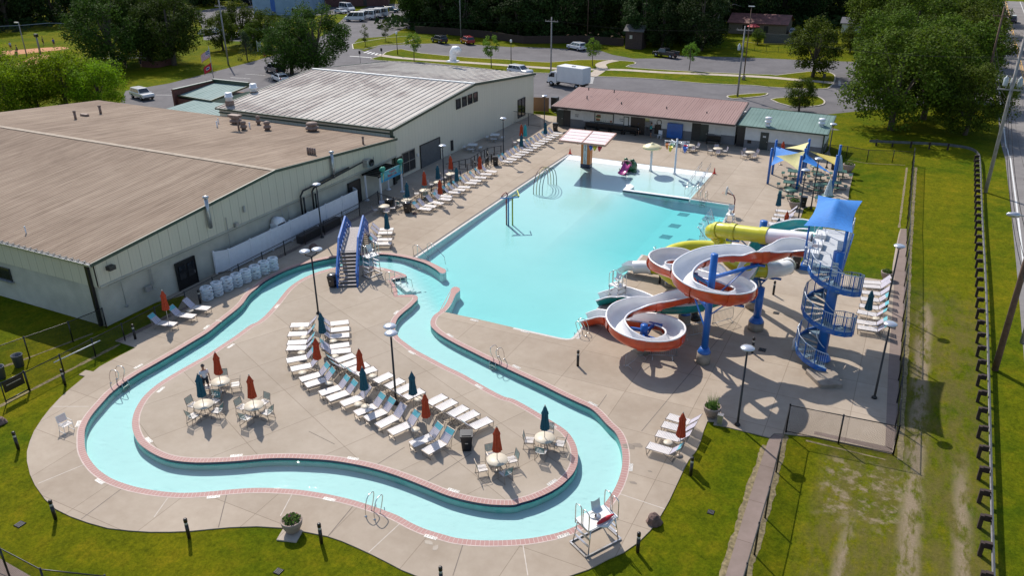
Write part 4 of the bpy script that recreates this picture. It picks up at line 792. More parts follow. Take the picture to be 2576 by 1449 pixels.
# columns
def column(x, y, h, r, label, ped=.75, arms=()):
    t = thing('slide_column', label, 'column', (x, y, 0), group='blue steel columns carrying the slides')
    m = MB(); m.cyl((0, 0, ped-.05), r, h-ped, 20); m.lathe((0, 0, ped), [(r*1.9, 0), (r*1.9, .05), (r*1.2, .35)], 16); m.build('pole', BLUEP, t)
    m = MB(); m.cyl((0, 0, -.02), r*2.0, ped+.02, 16); m.build('pedestal', CONC, t)
    for a in arms:
        m = MB(); p = Vector(a[:3])-Vector((x, y, 0)); m.bar((0, 0, p.z), p, .14, .2); m.bar((0, 0, max(.8, p.z-1.6)), p*.75+Vector((0, 0, p.z*.25)), .08, .08); m.bar(p+Vector((-.45, 0, 0)), p+Vector((.45, 0, 0)), .16, .12); m.build('support_arm', BLUEP, t)
    return t
column(-8.99, 45.01, 7.5, .22, 'tallest blue column standing in the middle of the upper red loop', .75, ((-10.6, 46.3, 5.4), (-7.2, 44.0, 4.9), (-6.9, 48.2, 5.9), (-11.3, 48.4, 3.75)))
column(-7.75, 54.28, 6.7, .26, 'tall blue column between the lime tube and the stair tower', .6, ((-9.4, 52.6, 5.55), (-6.4, 53.3, 3.0), (-7.0, 51.9, 5.8)))
column(-11.5, 49.66, 2.9, .22, 'short blue column under the straight red run with a concrete footing', .8, ((-12.2, 47.9, 2.15), (-10.2, 49.2, 2.5)))
column(-12.85, 44.6, 2.06, .24, 'short blue column in the middle of the lowest red loop', .9, ((-14.6, 44.4, 1.6), (-11.0, 44.3, 1.2), (-12.3, 42.6, 1.4), (-12.5, 46.0, 1.5)))
column(-6.9, 51.0, 3.2, .26, 'thick blue column below the lime tube bend', .6, ((-7.3, 52.4, 3.1),))
column(-14.2, 55.3, 1.2, .18, 'low blue column beside the lime tube near the pool', .3, ())
# stair tower
tw = thing('slide_tower', 'blue spiral stair tower with white platform under a bright blue fabric canopy', 'tower', (-2.35, 48.3, 0))
CX, CY2 = -2.35, 48.3
m = MB(); m.cyl((CX, CY2, .2), .33, 7.35, 22); m.lathe((CX, CY2, .25), [(.62, 0), (.62, .06), (.4, .4)], 18); m.build('column', BLUEP, tw, True)
m = MB()
for k in range(5): m.box((CX-.08, CY2-.335, 6.9-k*.19), (.34, .03, .13))
m.build('warning_plate', PAPER, tw, True)
m = MB(); m.prism([(-2.95, 46.4), (-1.9, 45.0), (-.75, 45.6), (-1.4, 47.6), (-2.8, 47.6)], -.02, .25); m.build('base_slab', CONC, tw, True)
PLAT = mat('platform_plates', (.50, .52, .55), .5, .08, 2); STEPM = mat('stair_steel', (.18, .27, .33), .45, .15, 4)
m = MB(); m.prism([(-4.3, 48.3), (-2.75, 48.3), (-2.1, 49.0), (-2.1, 55.2), (-4.3, 55.2)], 6.3, 6.42); m.build('platform', PLAT, tw, True)
m = MB()
for a, b_ in (((-4.35, 48.25), (-4.35, 55.25)), ((-2.05, 48.6), (-2.05, 55.25)), ((-4.35, 48.25), (-2.4, 48.25)), ((-4.35, 55.25), (-2.05, 55.25)), ((-4.3, 52), (-2.1, 52))): m.bar((*a, 6.18), (*b_, 6.18), .12, .28)
m.build('platform_beam', BLUEP, tw, True)
RAILW = mat('pale_rail_paint', (.50, .56, .64), .35, .06, 3, .2)
def rail(parent, pts, h=1.05, mt=RAILW, pm=None, step=.13, post=1.1, name='railing', world=True, top=.028, low=.12):
    m = MB(); m.cur = 0
    top_ = [Vector(p)+Vector((0, 0, h)) for p in pts]; lw = [Vector(p)+Vector((0, 0, low)) for p in pts]
    m.tube(top_, top, 6); m.tube(lw, .018, 5); acc = 0; pacc = 0
    for i in range(len(pts)-1):
        a, b_ = Vector(pts[i]), Vector(pts[i+1]); L = Vector((b_.x-a.x, b_.y-a.y, 0)).length; s = -acc
        while s+step <= L:
            s += step; q = a.lerp(b_, s/L); m.cur = 0; m.tube([q+Vector((0, 0, low)), q+Vector((0, 0, h))], .011, 4, cap=False); pacc += step
            if post and pacc >= post: pacc = 0; m.cur = 1; m.box((q.x, q.y, q.z+h/2-.1), (.07, .07, h+.25))
        acc = L-s
    return m.build(name, [mt, pm or mt], parent, world)
rail(tw, [(-2.1, 49.2, 6.42), (-2.1, 55.15, 6.42), (-4.28, 55.15, 6.42)]); rail(tw, [(-4.28, 50.6, 6.42), (-4.28, 50.95, 6.42)]); rail(tw, [(-4.28, 52.3, 6.42), (-4.28, 52.7, 6.42)]); rail(tw, [(-3.5, 48.35, 6.42), (-4.28, 48.35, 6.42), (-4.28, 49.3, 6.42)], pm=BLUEP, post=.5)
for y in (50.0, 51.6, 53.4):
    m = MB(); m.tube([(-4.1, y-.45, 6.45), (-4.1, y-.45, 7.2), (-3.7, y-.45, 7.5), (-3.5, y-.45, 6.45)], .025, 6); m.build('grab_bar', RAILW, tw, True)
    m = MB(); m.box((-3.9, y, 6.6), (.7, 1.0, .3)); m.build('slide_entry_tub', WHF, tw, True)
# canopy
cor = [(-4.3, 48.7, 8.75), (-2.15, 48.7, 8.75), (-2.2, 54.7, 8.75), (-4.45, 54.7, 8.75)]
for i, (x, y, z) in enumerate(cor): m = MB(); m.tube([(x, y, 6.1), (x, y, z)], .055 if i != 1 else .1, 8); m.build('canopy_post', BLUEP, tw, True)
m = MB(); vs = []; NU, NV = 12, 18
for j in range(NV+1):
    for i in range(NU+1):
        u, v = i/NU, j/NV; su = .16*sin(pi*v); sv = .3*sin(pi*u)
        x = -4.6+2.75*(u); x += (.5-u)*2*su*1.3; y = 48.5+6.4*v; y += (.5-v)*2*sv
        ridge = min(1, min(v, 1-v)*2.6); z = 8.78+.75*(1-abs(2*u-1))*ridge-.06*sin(pi*v)
        vs.append((x, y, z))
m.add(vs, [(j*(NU+1)+i, j*(NU+1)+i+1, (j+1)*(NU+1)+i+1, (j+1)*(NU+1)+i) for j in range(NV) for i in range(NU)], True)
CANV = mat('blue_shade_fabric', (.02, .17, .50), .75, .1, 6, bump=.1, bscale=60); m.build('canopy', CANV, tw, True)
# spiral stairs
n_tr = 33; a0 = radians(-72); rise = 6.3/n_tr; dan = -radians(360*rise/2.7); R1 = 1.62; outer = []
for i in range(n_tr):
    a, b_ = a0+i*dan, a0+(i+1.12)*dan; z = .25+(i+.6)*rise; m = MB(); pts = [(CX+.3*cos(a), CY2+.3*sin(a)), (CX+R1*cos(a), CY2+R1*sin(a)), (CX+R1*cos((a+b_)/2), CY2+R1*sin((a+b_)/2)), (CX+R1*cos(b_), CY2+R1*sin(b_)), (CX+.3*cos(b_), CY2+.3*sin(b_))]
    m.prism(pts, z-.045, z); m.build('stair_tread', STEPM, tw, True); outer.append(Vector((CX+R1*cos(a), CY2+R1*sin(a), z)))
m = MB(); o2 = [p-Vector((0, 0, .1)) for p in outer]
for i in range(len(o2)-1): m.bar(o2[i], o2[i+1], .05, .3)
m.build('stringer', BLUEP, tw, True)
rail(tw, outer, 1.05, RAILW, BLUEP, .12, .72, 'stair_railing')
inner = [Vector((CX+.48*cos(a0+i*dan), CY2+.48*sin(a0+i*dan), .25+(i+.6)*rise)) for i in range(n_tr)]; m = MB(); m.tube([p+Vector((0, 0, .9)) for p in inner], .025, 6); m.build('inner_handrail', RAILW, tw, True)
# white pump pipe and pads beside the tower
pp = thing('pump_pipe', 'white elbow pipe rising from the deck left of the stair tower', 'pipe', tuple(G(4, 3, 262, 625))); m = MB(); m.tube([(0, 0, 0), (0, 0, .75), (.2, .15, 1.0), (.8, .6, 1.05), (1.2, .9, 1.3)], .11, 10); m.build('pipe', WHF, pp)
p = G(4, 2, 400, 1265); fp = thing('filter_pad', 'grey concrete pad with pale pump box under the slide platform', 'equipment', (p.x, p.y+.4, 0)); m = MB(); m.box((0, 0, .1), (1.3, .7, .2)); m.build('pad', CONC, fp); m = MB(); m.box((-.2, .05, .55), (.5, .4, .7)); m.build('pump_box', GALV, fp)
p = G(3, 3, 1810, 310); pm_ = thing('slide_pump', 'black pump with round base between two blue columns', 'pump', (p.x, p.y, 0)); m = MB(); m.lathe((0, 0, 0), [(.45, 0), (.45, .18), (.3, .25), (.2, .55), (.25, .75), (.1, .85)], 16); m.build('motor', BLK, pm_); m = MB(); m.tube([(0, 0, .8), (-.5, .2, 1.1), (-.8, .3, 1.1)], .09, 8); m.build('pipe', BLK, pm_)
# crowd barriers
def barrier(c0, c1, label):
    a, b_ = c0, c1; t = thing('crowd_barrier', label, 'barrier', (a.x, a.y, 0), group='steel crowd barriers under the slides'); a0_, b0 = Vector((0, 0, 0)), Vector((b_.x-a.x, b_.y-a.y, 0)); d_ = b0.normalized(); n_ = Vector((-d_.y, d_.x, 0))
    m = MB(); z1 = Vector((0, 0, 1.08)); z0 = Vector((0, 0, .22)); m.tube([a0_+z0, a0_+z1-Vector((0, 0, .1)), a0_+z1+d_*.1, b0+z1-d_*.1, b0+z1-Vector((0, 0, .1)), b0+z0], .02, 6); m.tube([a0_+z0, b0+z0], .02, 6)
    k = .12
    while k < b0.length: q = d_*k; m.tube([q+z0, q+z1], .009, 4, cap=False); k += .12
    m.build('barred_frame', GALV, t)
    for q in (d_*.25, b0-d_*.25): m = MB(); m.tube([q-n_*.32, q-n_*.28+Vector((0, 0, .1)), q+Vector((0, 0, .22)), q+n_*.28+Vector((0, 0, .1)), q+n_*.32], .018, 5); m.build('foot', GALV, t)
barrier(G(3, 3, 1115, 825), G(3, 3, 1300, 690), 'steel crowd barrier standing left of the lowest red loop'); barrier(G(3, 3, 1345, 700), G(3, 3, 1625, 715), 'steel crowd barrier right under the lowest red loop')
barrier(G(3, 3, 1685, 520), G(3, 3, 1900, 480), 'steel crowd barrier left of the tallest blue column'); barrier(G(3, 3, 1990, 390), G(3, 3, 2190, 330), 'steel crowd barrier right of the tallest blue column')
# ================================================================ poolside furniture
STRAPW = mat('white_vinyl_strap', (.62, .59, .58), .5, .05, 3); STRAPL = mat('lilac_grey_strap', (.46, .44, .52), .55, .06, 3); STRAPT = mat('turquoise_strap', (.09, .42, .50), .5, .08, 3)
FRAME = mat('taupe_tube', (.24, .20, .165), .4, .08, 5, .3); CREAM = mat('cream_tabletop', (.56, .49, .38), .5, .05, 3)
CHT = mat('dark_teal_strap', (.03, .20, .22), .55, .1, 3); UMR = mat('rust_red_canvas', (.44, .055, .016), .85, .15, 8, bump=.1); UMT = mat('dark_teal_canvas', (.012, .085, .125), .85, .15, 8, bump=.1); UML = mat('pale_teal_canvas', (.03, .33, .35), .8, .1, 8); POLE = mat('umbrella_pole', (.42, .38, .33), .4, .05)
def lounger(kind):
    t = thing('lounger', '', 'sun lounger'); L, Wd_ = 1.28, .62; bx, bz = .60*cos(radians(48)), .60*sin(radians(48)); bl = .84; ex_, ez = L+bl*cos(radians(46)), .38+bl*sin(radians(46))
    m = MB(); hw = Wd_/2
    for s in (-hw, hw): m.tube([(0, s, .38), (L, s, .38), (ex_, s, ez)], .02, 5)
    m.tube([(0, -hw, .38), (0, hw, .38)], .02, 5); m.tube([(ex_, -hw, ez), (ex_, hw, ez)], .02, 5); m.tube([(L, -hw, .38), (L, hw, .38)], .018, 5)
    for s in (-hw, hw): m.tube([(L+.1, s, .16), (L+.42, s, .70)], .013, 4)
    m.build('frame', FRAME, t)
    for x0, x1 in ((.04, .16), (.95, 1.5)):
        m = MB(); m.tube([(x0, -hw, .38), (x1 if x0 > .5 else x0+.06, -hw-.02, .02), (x1 if x0 > .5 else x0+.06, hw+.02, .02), (x0, hw, .38)], .018, 5); m.build('leg', FRAME, t)
    m = MB(); m.tube([(1.5, -hw-.02, .02), (L+.35, -hw, .62)], .015, 4); m.tube([(1.5, hw+.02, .02), (L+.35, hw, .62)], .015, 4); m.build('leg', FRAME, t)
    def straps(a, b_, n_, f, name, mt, wv=.066):
        m = MB()
        for i in range(n_):
            s = a+(b_-a)*(i+.5)/n_; pr = []
            for j in range(5): y = -hw-.005+(Wd_+.01)*j/4; sag = -.02*(1-(2*j/4-1)**2); pr.append((y, sag))
            vs = []
            for y, sg in pr: x0, z0 = f(s-wv/2); x1, z1 = f(s+wv/2); vs += [(x0, y, z0+sg+.022), (x1, y, z1+sg+.022)]
            m.add(vs, [(2*j, 2*j+1, 2*j+3, 2*j+2) for j in range(4)])
        m.build(name, mt, t)
    straps(.03, L-.02, 15, lambda s: (s, .38), 'seat_straps', STRAPW)
    fb = lambda s: (L+s*cos(radians(46)), .38+s*sin(radians(46)))
    if kind == 'teal': straps(.02, .52, 6, fb, 'back_straps', STRAPL); straps(.52, .83, 4, fb, 'head_straps', STRAPT)
    else: straps(.02, .83, 10, fb, 'back_straps', STRAPL)
    return Proto(t)
LG = {'teal': lounger('teal'), 'white': lounger('white')}
def put_lounger(F, H, kind, label, group, ph=0):
    d_ = H-F; rz = atan2(d_.y, d_.x); c_ = (F+H)/2; d_ = d_.normalized()*.64
    return LG[kind].put((c_.x-d_.x, c_.y-d_.y, 0), rz+ph, label, group)
ISLG_L = 'left row of loungers along the middle of the island'; ISLG_R = 'right row of loungers along the middle of the island'
def rows(c, r, lst, group, fmt, kinds, z=.38, n0=1):
    for i, q in enumerate(lst):
        cc, rr = (c, r) if len(q) == 4 else q[4:6]; k = 'teal' if kinds[i] == 't' else 'white'
        nm = 'turquoise head' if k == 'teal' else 'plain white head'
        put_lounger(G(cc, rr, q[0], q[1], z), G(cc, rr, q[2], q[3], z), k, fmt % (nm, ORD[i+n0]), group, radians(random.uniform(-2.5, 2.5)))
rows(2, 3, [(338, 378, 518, 372), (318, 468, 495, 460), (310, 555, 490, 548), (302, 608, 488, 600), (305, 735, 490, 700), (345, 820, 535, 780), (440, 925, 625, 868), (495, 980, 680, 925), (640, 1062, 820, 1000), (715, 1120, 905, 1052), (850, 1170, 1040, 1095), (990, 1265, 1180, 1185), (1090, 1320, 1285, 1235), (1210, 1390, 1400, 1300), (1340, 1455, 1520, 1370), (1560, 130, 1735, 55, 2, 4), (1695, 205, 1860, 115, 2, 4)], ISLG_L,
     'white lounger with %s, %s from the bridge end of the left island row', 'wttttttttwtttt'[:9]+'twttwttt')
rows(2, 3, [(915, 345, 742, 362), (922, 410, 745, 428), (925, 475, 740, 492), (922, 570, 738, 592), (932, 630, 755, 650), (965, 680, 810, 730), (1005, 738, 860, 792), (1105, 770, 950, 830), (1180, 815, 1020, 870), (1345, 870, 1200, 940), (1455, 925, 1300, 1000), (1555, 980, 1410, 1050), (1650, 1035, 1500, 1100), (1875, 1090, 1730, 1160), (1975, 1140, 1830, 1215), (2090, 1200, 1940, 1280), (2195, 1255, 2050, 1330), (2330, 1325, 2175, 1400)], ISLG_R,
     'white lounger with %s, %s from the bridge end of the right island row', 'twttwtttttttttttt'+'t')
rows(3, 3, [(1560, 1295, 1735, 1345), (1510, 1375, 1690, 1425), (1445, 22, 1640, 72, 3, 4), (1350, 140, 1560, 200, 3, 4)], 'loungers beside the lawn with the tall lamp', 'white lounger with %s by the lawn edge, %s from the grass planter', 'wwwt')
rows(1, 3, [(2090, 210, 1945, 195), (1950, 290, 1790, 270), (1750, 370, 1600, 355)], 'loungers along the fence by the sports building', 'white lounger with %s beside the building fence, %s from the swim tube stacks', 'wtt')
rows(2, 2, [(1360, 855, 1240, 858), (1350, 892, 1225, 893), (1345, 960, 1215, 962), (1345, 1000, 1205, 1000)], 'loungers beside the blue bridge', 'white lounger with %s right beside the blue bridge, %s from the back', 'wwwt')
rows(2, 2, [(1745, 658, 1625, 645), (1790, 630, 1680, 615), (1865, 600, 1755, 580), (1945, 560, 1825, 550), (1948, 530, 1850, 520), (2035, 490, 1920, 485), (2080, 465, 1970, 455), (2130, 435, 2025, 430), (2200, 395, 2090, 390), (2240, 370, 2140, 365), (2290, 340, 2190, 335), (2345, 305, 2245, 300), (2395, 280, 2300, 268)], 'loungers lined up along the pool walk below the hall',
     'white lounger with %s along the pool walk, %s from the trash bins', 'twwtwttttwttw')
a_, b_ = G(2, 2, 2555, 182, .38), G(3, 1, 480, 1338, .38); dr = (G(2, 2, 2300, 268, .38)-G(2, 2, 2395, 280, .38))
for i in range(14):
    F = a_.lerp(b_, i/13); k = 'teal' if i in (0, 1, 4, 7, 8, 11) else 'white'
    put_lounger(F, F+dr, k, 'white lounger with %s, %s from the ramp in the far hall line' % ('turquoise head' if k == 'teal' else 'plain white head', ORD[i+1]), 'loungers in the far line below the hall', radians(random.uniform(-4, 4)))
rows(4, 2, [(980, 1385, 1130, 1398), (975, 1425, 1120, 1438), (965, 45, 1120, 60, 4, 3), (950, 110, 1110, 125, 4, 3), (940, 180, 1100, 205, 4, 3), (920, 240, 1080, 270, 4, 3), (915, 340, 1080, 365, 4, 3), (920, 395, 1090, 420, 4, 3)], 'loungers beside the spiral stair tower', 'white lounger with %s between stair tower and fence, %s from the lawn', 'wwwttttt')
rows(4, 2, [(90, 665, 225, 680), (75, 710, 205, 725), (50, 748, 185, 763), (20, 795, 155, 808), (8, 828, 140, 842)], 'loungers behind the teal slide', 'white lounger with %s behind the teal slide, %s from the planter', 'wwwww')
for i, (x, y) in enumerate(((40, 1440), (175, 1445), (270, 1455), (335, 1460), (480, 1478))):
    H_ = G(4, 1, x, y, .38); k = 'teal'; put_lounger(H_+Vector((0, -1.25, 0)), H_, k, 'lounger with turquoise head against the pump house wall, %s from the passage' % ORD[i+1], 'loungers against the pump house wall', radians(random.uniform(-8, 8)))
# low round side tables
st_ = thing('side_table', '', 'side table'); m = MB(); m.lathe((0, 0, .40), [(.02, -.03), (.24, -.02), (.25, 0), (.24, .02)], 18); m.build('top', CREAM, st_)
for k in range(3): m = MB(); a = 2*pi*k/3; m.tube([(.05*cos(a), .05*sin(a), .39), (.2*cos(a), .2*sin(a), .0)], .013, 5); m.build('leg', FRAME, st_)
ST_ = Proto(st_)
for c, r, x, y, lb in ((2, 3, 450, 412, 'beside the first lounger of the left island row'), (2, 3, 470, 500, 'between the second and third loungers of the left island row'), (2, 3, 445, 652, 'below the fourth lounger of the left island row'), (2, 3, 455, 852, 'beside the sixth lounger of the left island row'), (2, 3, 725, 955, 'between the eighth and ninth loungers of the left island row'),
        (2, 3, 1015, 1168, 'between the eleventh and twelfth loungers of the left island row'), (2, 3, 765, 535, 'between the third and fourth loungers of the right island row'), (2, 3, 780, 690, 'between the fifth and sixth loungers of the right island row'), (2, 3, 1160, 885, 'between the ninth and tenth loungers of the right island row'), (2, 3, 1590, 1422, 'near the fifteenth lounger of the left island row'),
        (2, 3, 1620, 1118, 'beside the dark teal umbrella in the right island row'), (2, 3, 1085, 1190, 'below the teal umbrella of the left island row'), (3, 4, 1545, 110, 'between the loungers beside the lawn'), (1, 3, 1905, 230, 'between the loungers by the building fence'), (2, 2, 1225, 928, 'among the loungers beside the blue bridge'), (2, 2, 1890, 505, 'at the foot of the pool walk lamp'), (2, 2, 1735, 598, 'among the loungers near the trash bins'), (4, 3, 1095, 310, 'beside the stair tower loungers')):
    p = G(c, r, x, y, .4); ST_.put((p.x, p.y, 0), random.uniform(0, 6), 'small round cream side table '+lb, 'round side tables between the loungers')
# dining table, chair
tb = thing('patio_table', '', 'table'); m = MB(); m.lathe((0, 0, .70), [(.02, -.02), (.54, -.015), (.555, .01), (.545, .03), (.05, .03)], 28); m.build('tabletop', CREAM, tb)
for k in range(4): a = pi/4+pi*k/2; m = MB(); m.tube([(.3*cos(a), .3*sin(a), .69), (.16*cos(a), .16*sin(a), .38), (.38*cos(a), .38*sin(a), .0)], .017, 5); m.build('leg', FRAME, tb)
m = MB(); m.tube([(.16*cos(a), .16*sin(a), .38) for a in [2*pi*k/12 for k in range(12)]], .012, 5, closed=True); m.build('leg_ring', FRAME, tb)
TB = Proto(tb)
def mk_chair(back):
    ch = thing('patio_chair', '', 'chair'); m = MB()
    for s in (-.26, .26):
        m.tube([(-.30, s, .0), (-.24, s, .42), (-.34, s, .92)], .015, 5); m.tube([(.26, s, .0), (.24, s, .62), (-.22, s, .64)], .015, 5); m.tube([(-.24, s, .42), (.24, s, .44)], .014, 5); m.tube([(-.34, s, .01), (.30, s, .01)], .014, 5)
    m.tube([(-.34, -.26, .92), (-.34, .26, .92)], .014, 5); m.tube([(.24, -.26, .44), (.24, .26, .44)], .014, 5); m.build('frame', FRAME, ch)
    for nm, a, b_, n_, f, mt in (('seat_straps', 0, .46, 7, lambda s: (-.22+s, .43), STRAPW), ('back_straps', .05, .50, 7, lambda s: (-.24-.1*s/.5, .44+s*.96), back)):
        m = MB()
        for i in range(n_): s = a+(b_-a)*(i+.5)/n_; p0, p1 = f(s-.023), f(s+.023); m.quad((p0[0], -.265, p0[1]+.02), (p1[0], -.265, p1[1]+.02), (p1[0]-.02, 0, p1[1]+.005), (p0[0]-.02, 0, p0[1]+.005)); m.quad((p0[0]-.02, 0, p0[1]+.005), (p1[0]-.02, 0, p1[1]+.005), (p1[0], .265, p1[1]+.02), (p0[0], .265, p0[1]+.02))
        m.build(nm, mt, ch)
    return Proto(ch)
CH = mk_chair(CHT); CHW = mk_chair(STRAPL)
def umb(mt, s=1.0):
    u = thing('patio_umbrella', '', 'umbrella'); m = MB(); m.tube([(0, 0, 0), (0, 0, 2.72)], .02, 6); m.lathe((0, 0, 2.70), [(.03, 0), (.045, .03), (.02, .08)], 8); m.build('pole', POLE, u)
    m = MB(); vs = []; n_ = 20; prof = [(2.68, .03), (2.6, .075), (2.42, .13), (2.25, .185), (2.22, .15), (1.9, .165), (1.55, .20), (1.3, .23), (1.24, .19)]
    for j, (z, r_) in enumerate(prof):
        for k in range(n_):
            a = 2*pi*k/n_; rr = r_*(1+(.16 if k % 2 else -.16)*(0.3+.7*min(1, j/4)))+.012*sin(5*a+j); vs.append((rr*cos(a), rr*sin(a), z+(.03 if (k % 2 and j in (3, 8)) else 0)))
    m.add(vs, [(j*n_+k, j*n_+(k+1) % n_, (j+1)*n_+(k+1) % n_, (j+1)*n_+k) for j in range(len(prof)-1) for k in range(n_)]+[tuple(range(n_))]); m.build('folded_canopy', mt, u)
    m = MB(); m.lathe((0, 0, 0), [(.02, .0), (.22, .0), (.22, .03), (.05, .09)], 12); m.build('base', FRAME, u); return Proto(u)
UM = {'r': umb(UMR), 't': umb(UMT), 'p': umb(UML)}; CN = {'r': 'rust red', 't': 'dark teal', 'p': 'pale turquoise'}
GU = 'folded umbrellas around the pools'
def put_umb(c, r, x, y, k, lb, z=2.78):
    p = G(c, r, x, y, z); return UM[k].put((p.x, p.y, 0), random.uniform(0, 3), 'folded %s umbrella %s' % (CN[k], lb), GU)
def table_set(c, r, x, y, k, lb, n=4, a0=None, chair=None, ux=None):
    p = G(c, r, x, y, .72); a0 = random.uniform(.3, .9) if a0 is None else a0
    TB.put((p.x, p.y, 0), a0, 'round cream patio table '+lb, 'round patio tables')
    for i in range(n):
        a = a0+2*pi*i/n+random.uniform(-.12, .12); q = (p.x+.83*cos(a), p.y+.83*sin(a), 0)
        side = ['nearest', 'farthest'][0]; rel = Vector((q[0]-p.x, q[1]-p.y)); vx = rel.x*_rt.x+rel.y*_rt.y; vy = rel.x*_fw.x+rel.y*_fw.y
        pos = ('right' if vx > 0 else 'left') if abs(vx) > abs(vy) else ('far' if vy > 0 else 'near')
        (chair or CH).put(q, a+pi+random.uniform(-.15, .15), 'chair %s of the round table %s' % ({'right': 'right', 'left': 'left', 'far': 'behind', 'near': 'in front'}[pos], lb), 'strap chairs at the round table '+lb)
    if k: UM[k].put((p.x, p.y, 0), random.uniform(0, 3), 'folded %s umbrella in the round table %s' % (CN[k], lb), GU)
table_set(1, 3, 2208, 942, 'r', 'where the person in a cap stands', a0=.6); table_set(1, 3, 2040, 1170, 't', 'nearest the left bend of the river', a0=.1); table_set(1, 3, 2545, 1182, 'r', 'beside the left island row', a0=.2)
table_set(2, 4, 2408, 282, 'r', 'at the near tip of the island', a0=.9); table_set(3, 4, 308, 62, 't', 'closest to the right bend of the river', a0=.3)
table_set(2, 2, 1272, 622, None, 'by the black gate fence', a0=.8, chair=CHW); table_set(2, 2, 1500, 565, None, 'inside the fence corner', a0=.2, n=3); table_set(2, 2, 1683, 465, 'r', 'left of the pool walk lamp', a0=.5); table_set(2, 2, 1825, 383, None, 'behind the pool walk lamp', a0=.4, chair=CHW); table_set(2, 2, 1945, 300, 'r', 'in front of the ramp rails', a0=.9, chair=CHW)
table_set(3, 2, 1768, 12, None, 'behind the bucket tree', a0=.7, chair=CHW); table_set(3, 2, 2045, 45, None, 'midway along the bath house', a0=.3, chair=CHW); table_set(3, 2, 2370, 80, None, 'left of the blue shade posts', a0=.8, chair=CHW)
table_set(3, 1, 75, 1405, 'r', 'among the far line of loungers', a0=.4, chair=CHW, n=2)
for q in ((2, 3, 632, 242, 't', 'at the bridge end between the two island rows'), (2, 3, 580, 495, 'r', 'beside the third lounger of the left island row'), (2, 3, 1018, 605, 'r', 'over the seventh lounger of the right island row'), (2, 3, 1052, 790, 't', 'over the eleventh lounger of the left island row'), (2, 3, 1548, 835, 't', 'right of the tall twin lamp'), (2, 3, 1680, 1055, 'r', 'in the middle of the island rows past the twin lamp'),
        (3, 3, 1698, 1245, 'r', 'among the loungers beside the lawn'), (1, 3, 1622, 20, 'r', 'by the loungers at the building fence'), (2, 2, 1292, 685, 't', 'beside the blue bridge loungers'), (2, 2, 1498, 375, 't', 'inside the black fence corner'), (2, 2, 1807, 205, 't', 'behind the pool walk lamp'), (2, 2, 1997, 225, 't', 'over the pool walk loungers'), (2, 2, 1830, 350, 'r', 'closest to the pool walk lamp'), (2, 2, 2232, 112, 'r', 'where the pool walk loungers end'),
        (3, 1, 113, 1240, 'p', 'at the back of the far lounger line'), (3, 1, 75, 1338, 't', 'left of the pale turquoise one'), (3, 1, 317, 1218, 't', 'nearest the entrance gate'), (4, 2, 135, 462, 't', 'beside the planter by the picnic tables'), (4, 2, 208, 670, 'r', 'behind the teal slide'), (4, 2, 125, 735, 't', 'behind the lime tube end'), (4, 3, 1057, 18, 't', 'beside the stair tower'), (4, 1, 168, 1408, 'r', 'by the pump house wall')): put_umb(*q)
# benches at the bath house
BE = thing('bench', '', 'bench'); m = MB(); m.box((0, 0, .45), (1.7, .5, .06)); m.build('seat', BLK, BE); m = MB(); m.box((0, .28, .75), (1.7, .06, .5)); m.build('backrest', BLK, BE)
for s in (-.75, .75): m = MB(); m.box((s, 0, .22), (.06, .5, .44)); m.build('leg', BLK, BE)
BE = Proto(BE)
for i, x in enumerate((-37.3, -35.5, -33.75, -31.9)): BE.put((x, 97.9, 0), 0, 'black slatted bench under the bath house roof, %s from the left door' % ORD[i+1], 'black benches under the bath house roof')
p = G(3, 1, 2000, 1440); BE.put((p.x, 97.8, 0), 0, 'black slatted bench right of the open green door', 'black benches under the bath house roof')
# green picnic tables under the sails
GM = mat('green_plastic_coated_steel', (.02, .085, .055), .45, .15, 12)
def picnic(rnd, tm, lm_, name='picnic_table'):
    t = thing(name, '', 'picnic table'); m = MB()
    (m.lathe((0, 0, .72), [(.02, 0), (.6, 0), (.6, .05), (.05, .05)], 18) if rnd else m.box((0, 0, .74), (1.1, 1.1, .05))); m.build('tabletop', tm, t)
    for k in range(4):
        a = pi*k/2; c_, s_ = cos(a), sin(a); R = lambda x, y, z: (x*c_-y*s_, x*s_+y*c_, z)
        m = MB(); m.box((.98*c_, .98*s_, .45), (.34 if k % 2 == 0 else .8, .8 if k % 2 == 0 else .34, .05)); m.build('seat', tm, t)
        m = MB(); m.tube([R(.25, .2, .72), R(.28, .2, .12), R(.7, .2, .06), R(1.05, .2, .1), R(1.0, .2, .44)], .025, 5); m.tube([R(.25, -.2, .72), R(.28, -.2, .12), R(.7, -.2, .06), R(1.05, -.2, .1), R(1.0, -.2, .44)], .025, 5); m.build('leg', lm_, t)
    return Proto(t)
PK, PR = picnic(False, GM, BLK), picnic(True, GM, BLK)
for i, (x, y, k, lb) in enumerate(((262, 270, 0, 'square, between the two left blue posts'), (220, 380, 0, 'square, nearest the open deck'), (240, 465, 1, 'round, nearest the dark teal umbrella'), (490, 225, 1, 'round, behind the lamp post'), (520, 305, 0, 'square, right behind the lamp post'), (520, 410, 0, 'square, in front of the lamp post'), (745, 275, 0, 'square, beside the round planter'), (690, 385, 0, 'square, under the right front blue post'), (610, 520, 1, 'round, just behind the blue tower canopy'))):
    p = G(4, 2, x, y, .74); (PR if k else PK).put((p.x, p.y, 0), .1, 'dark green steel picnic table, '+lb, 'green picnic tables under the shade sails')
PW = picnic(False, mat('pale_picnic_top', (.55, .56, .56), .5), GALV)
for x, y, c, r, lb in ((2385, 1350, 2, 1, 'farther one by the hall wall'), (2160, 8, 2, 2, 'nearer one by the hall roller door')): p = G(c, r, x, y, .72); PW.put((p.x, p.y, 0), .3, 'pale square picnic table, '+lb, 'pale picnic tables by the hall')
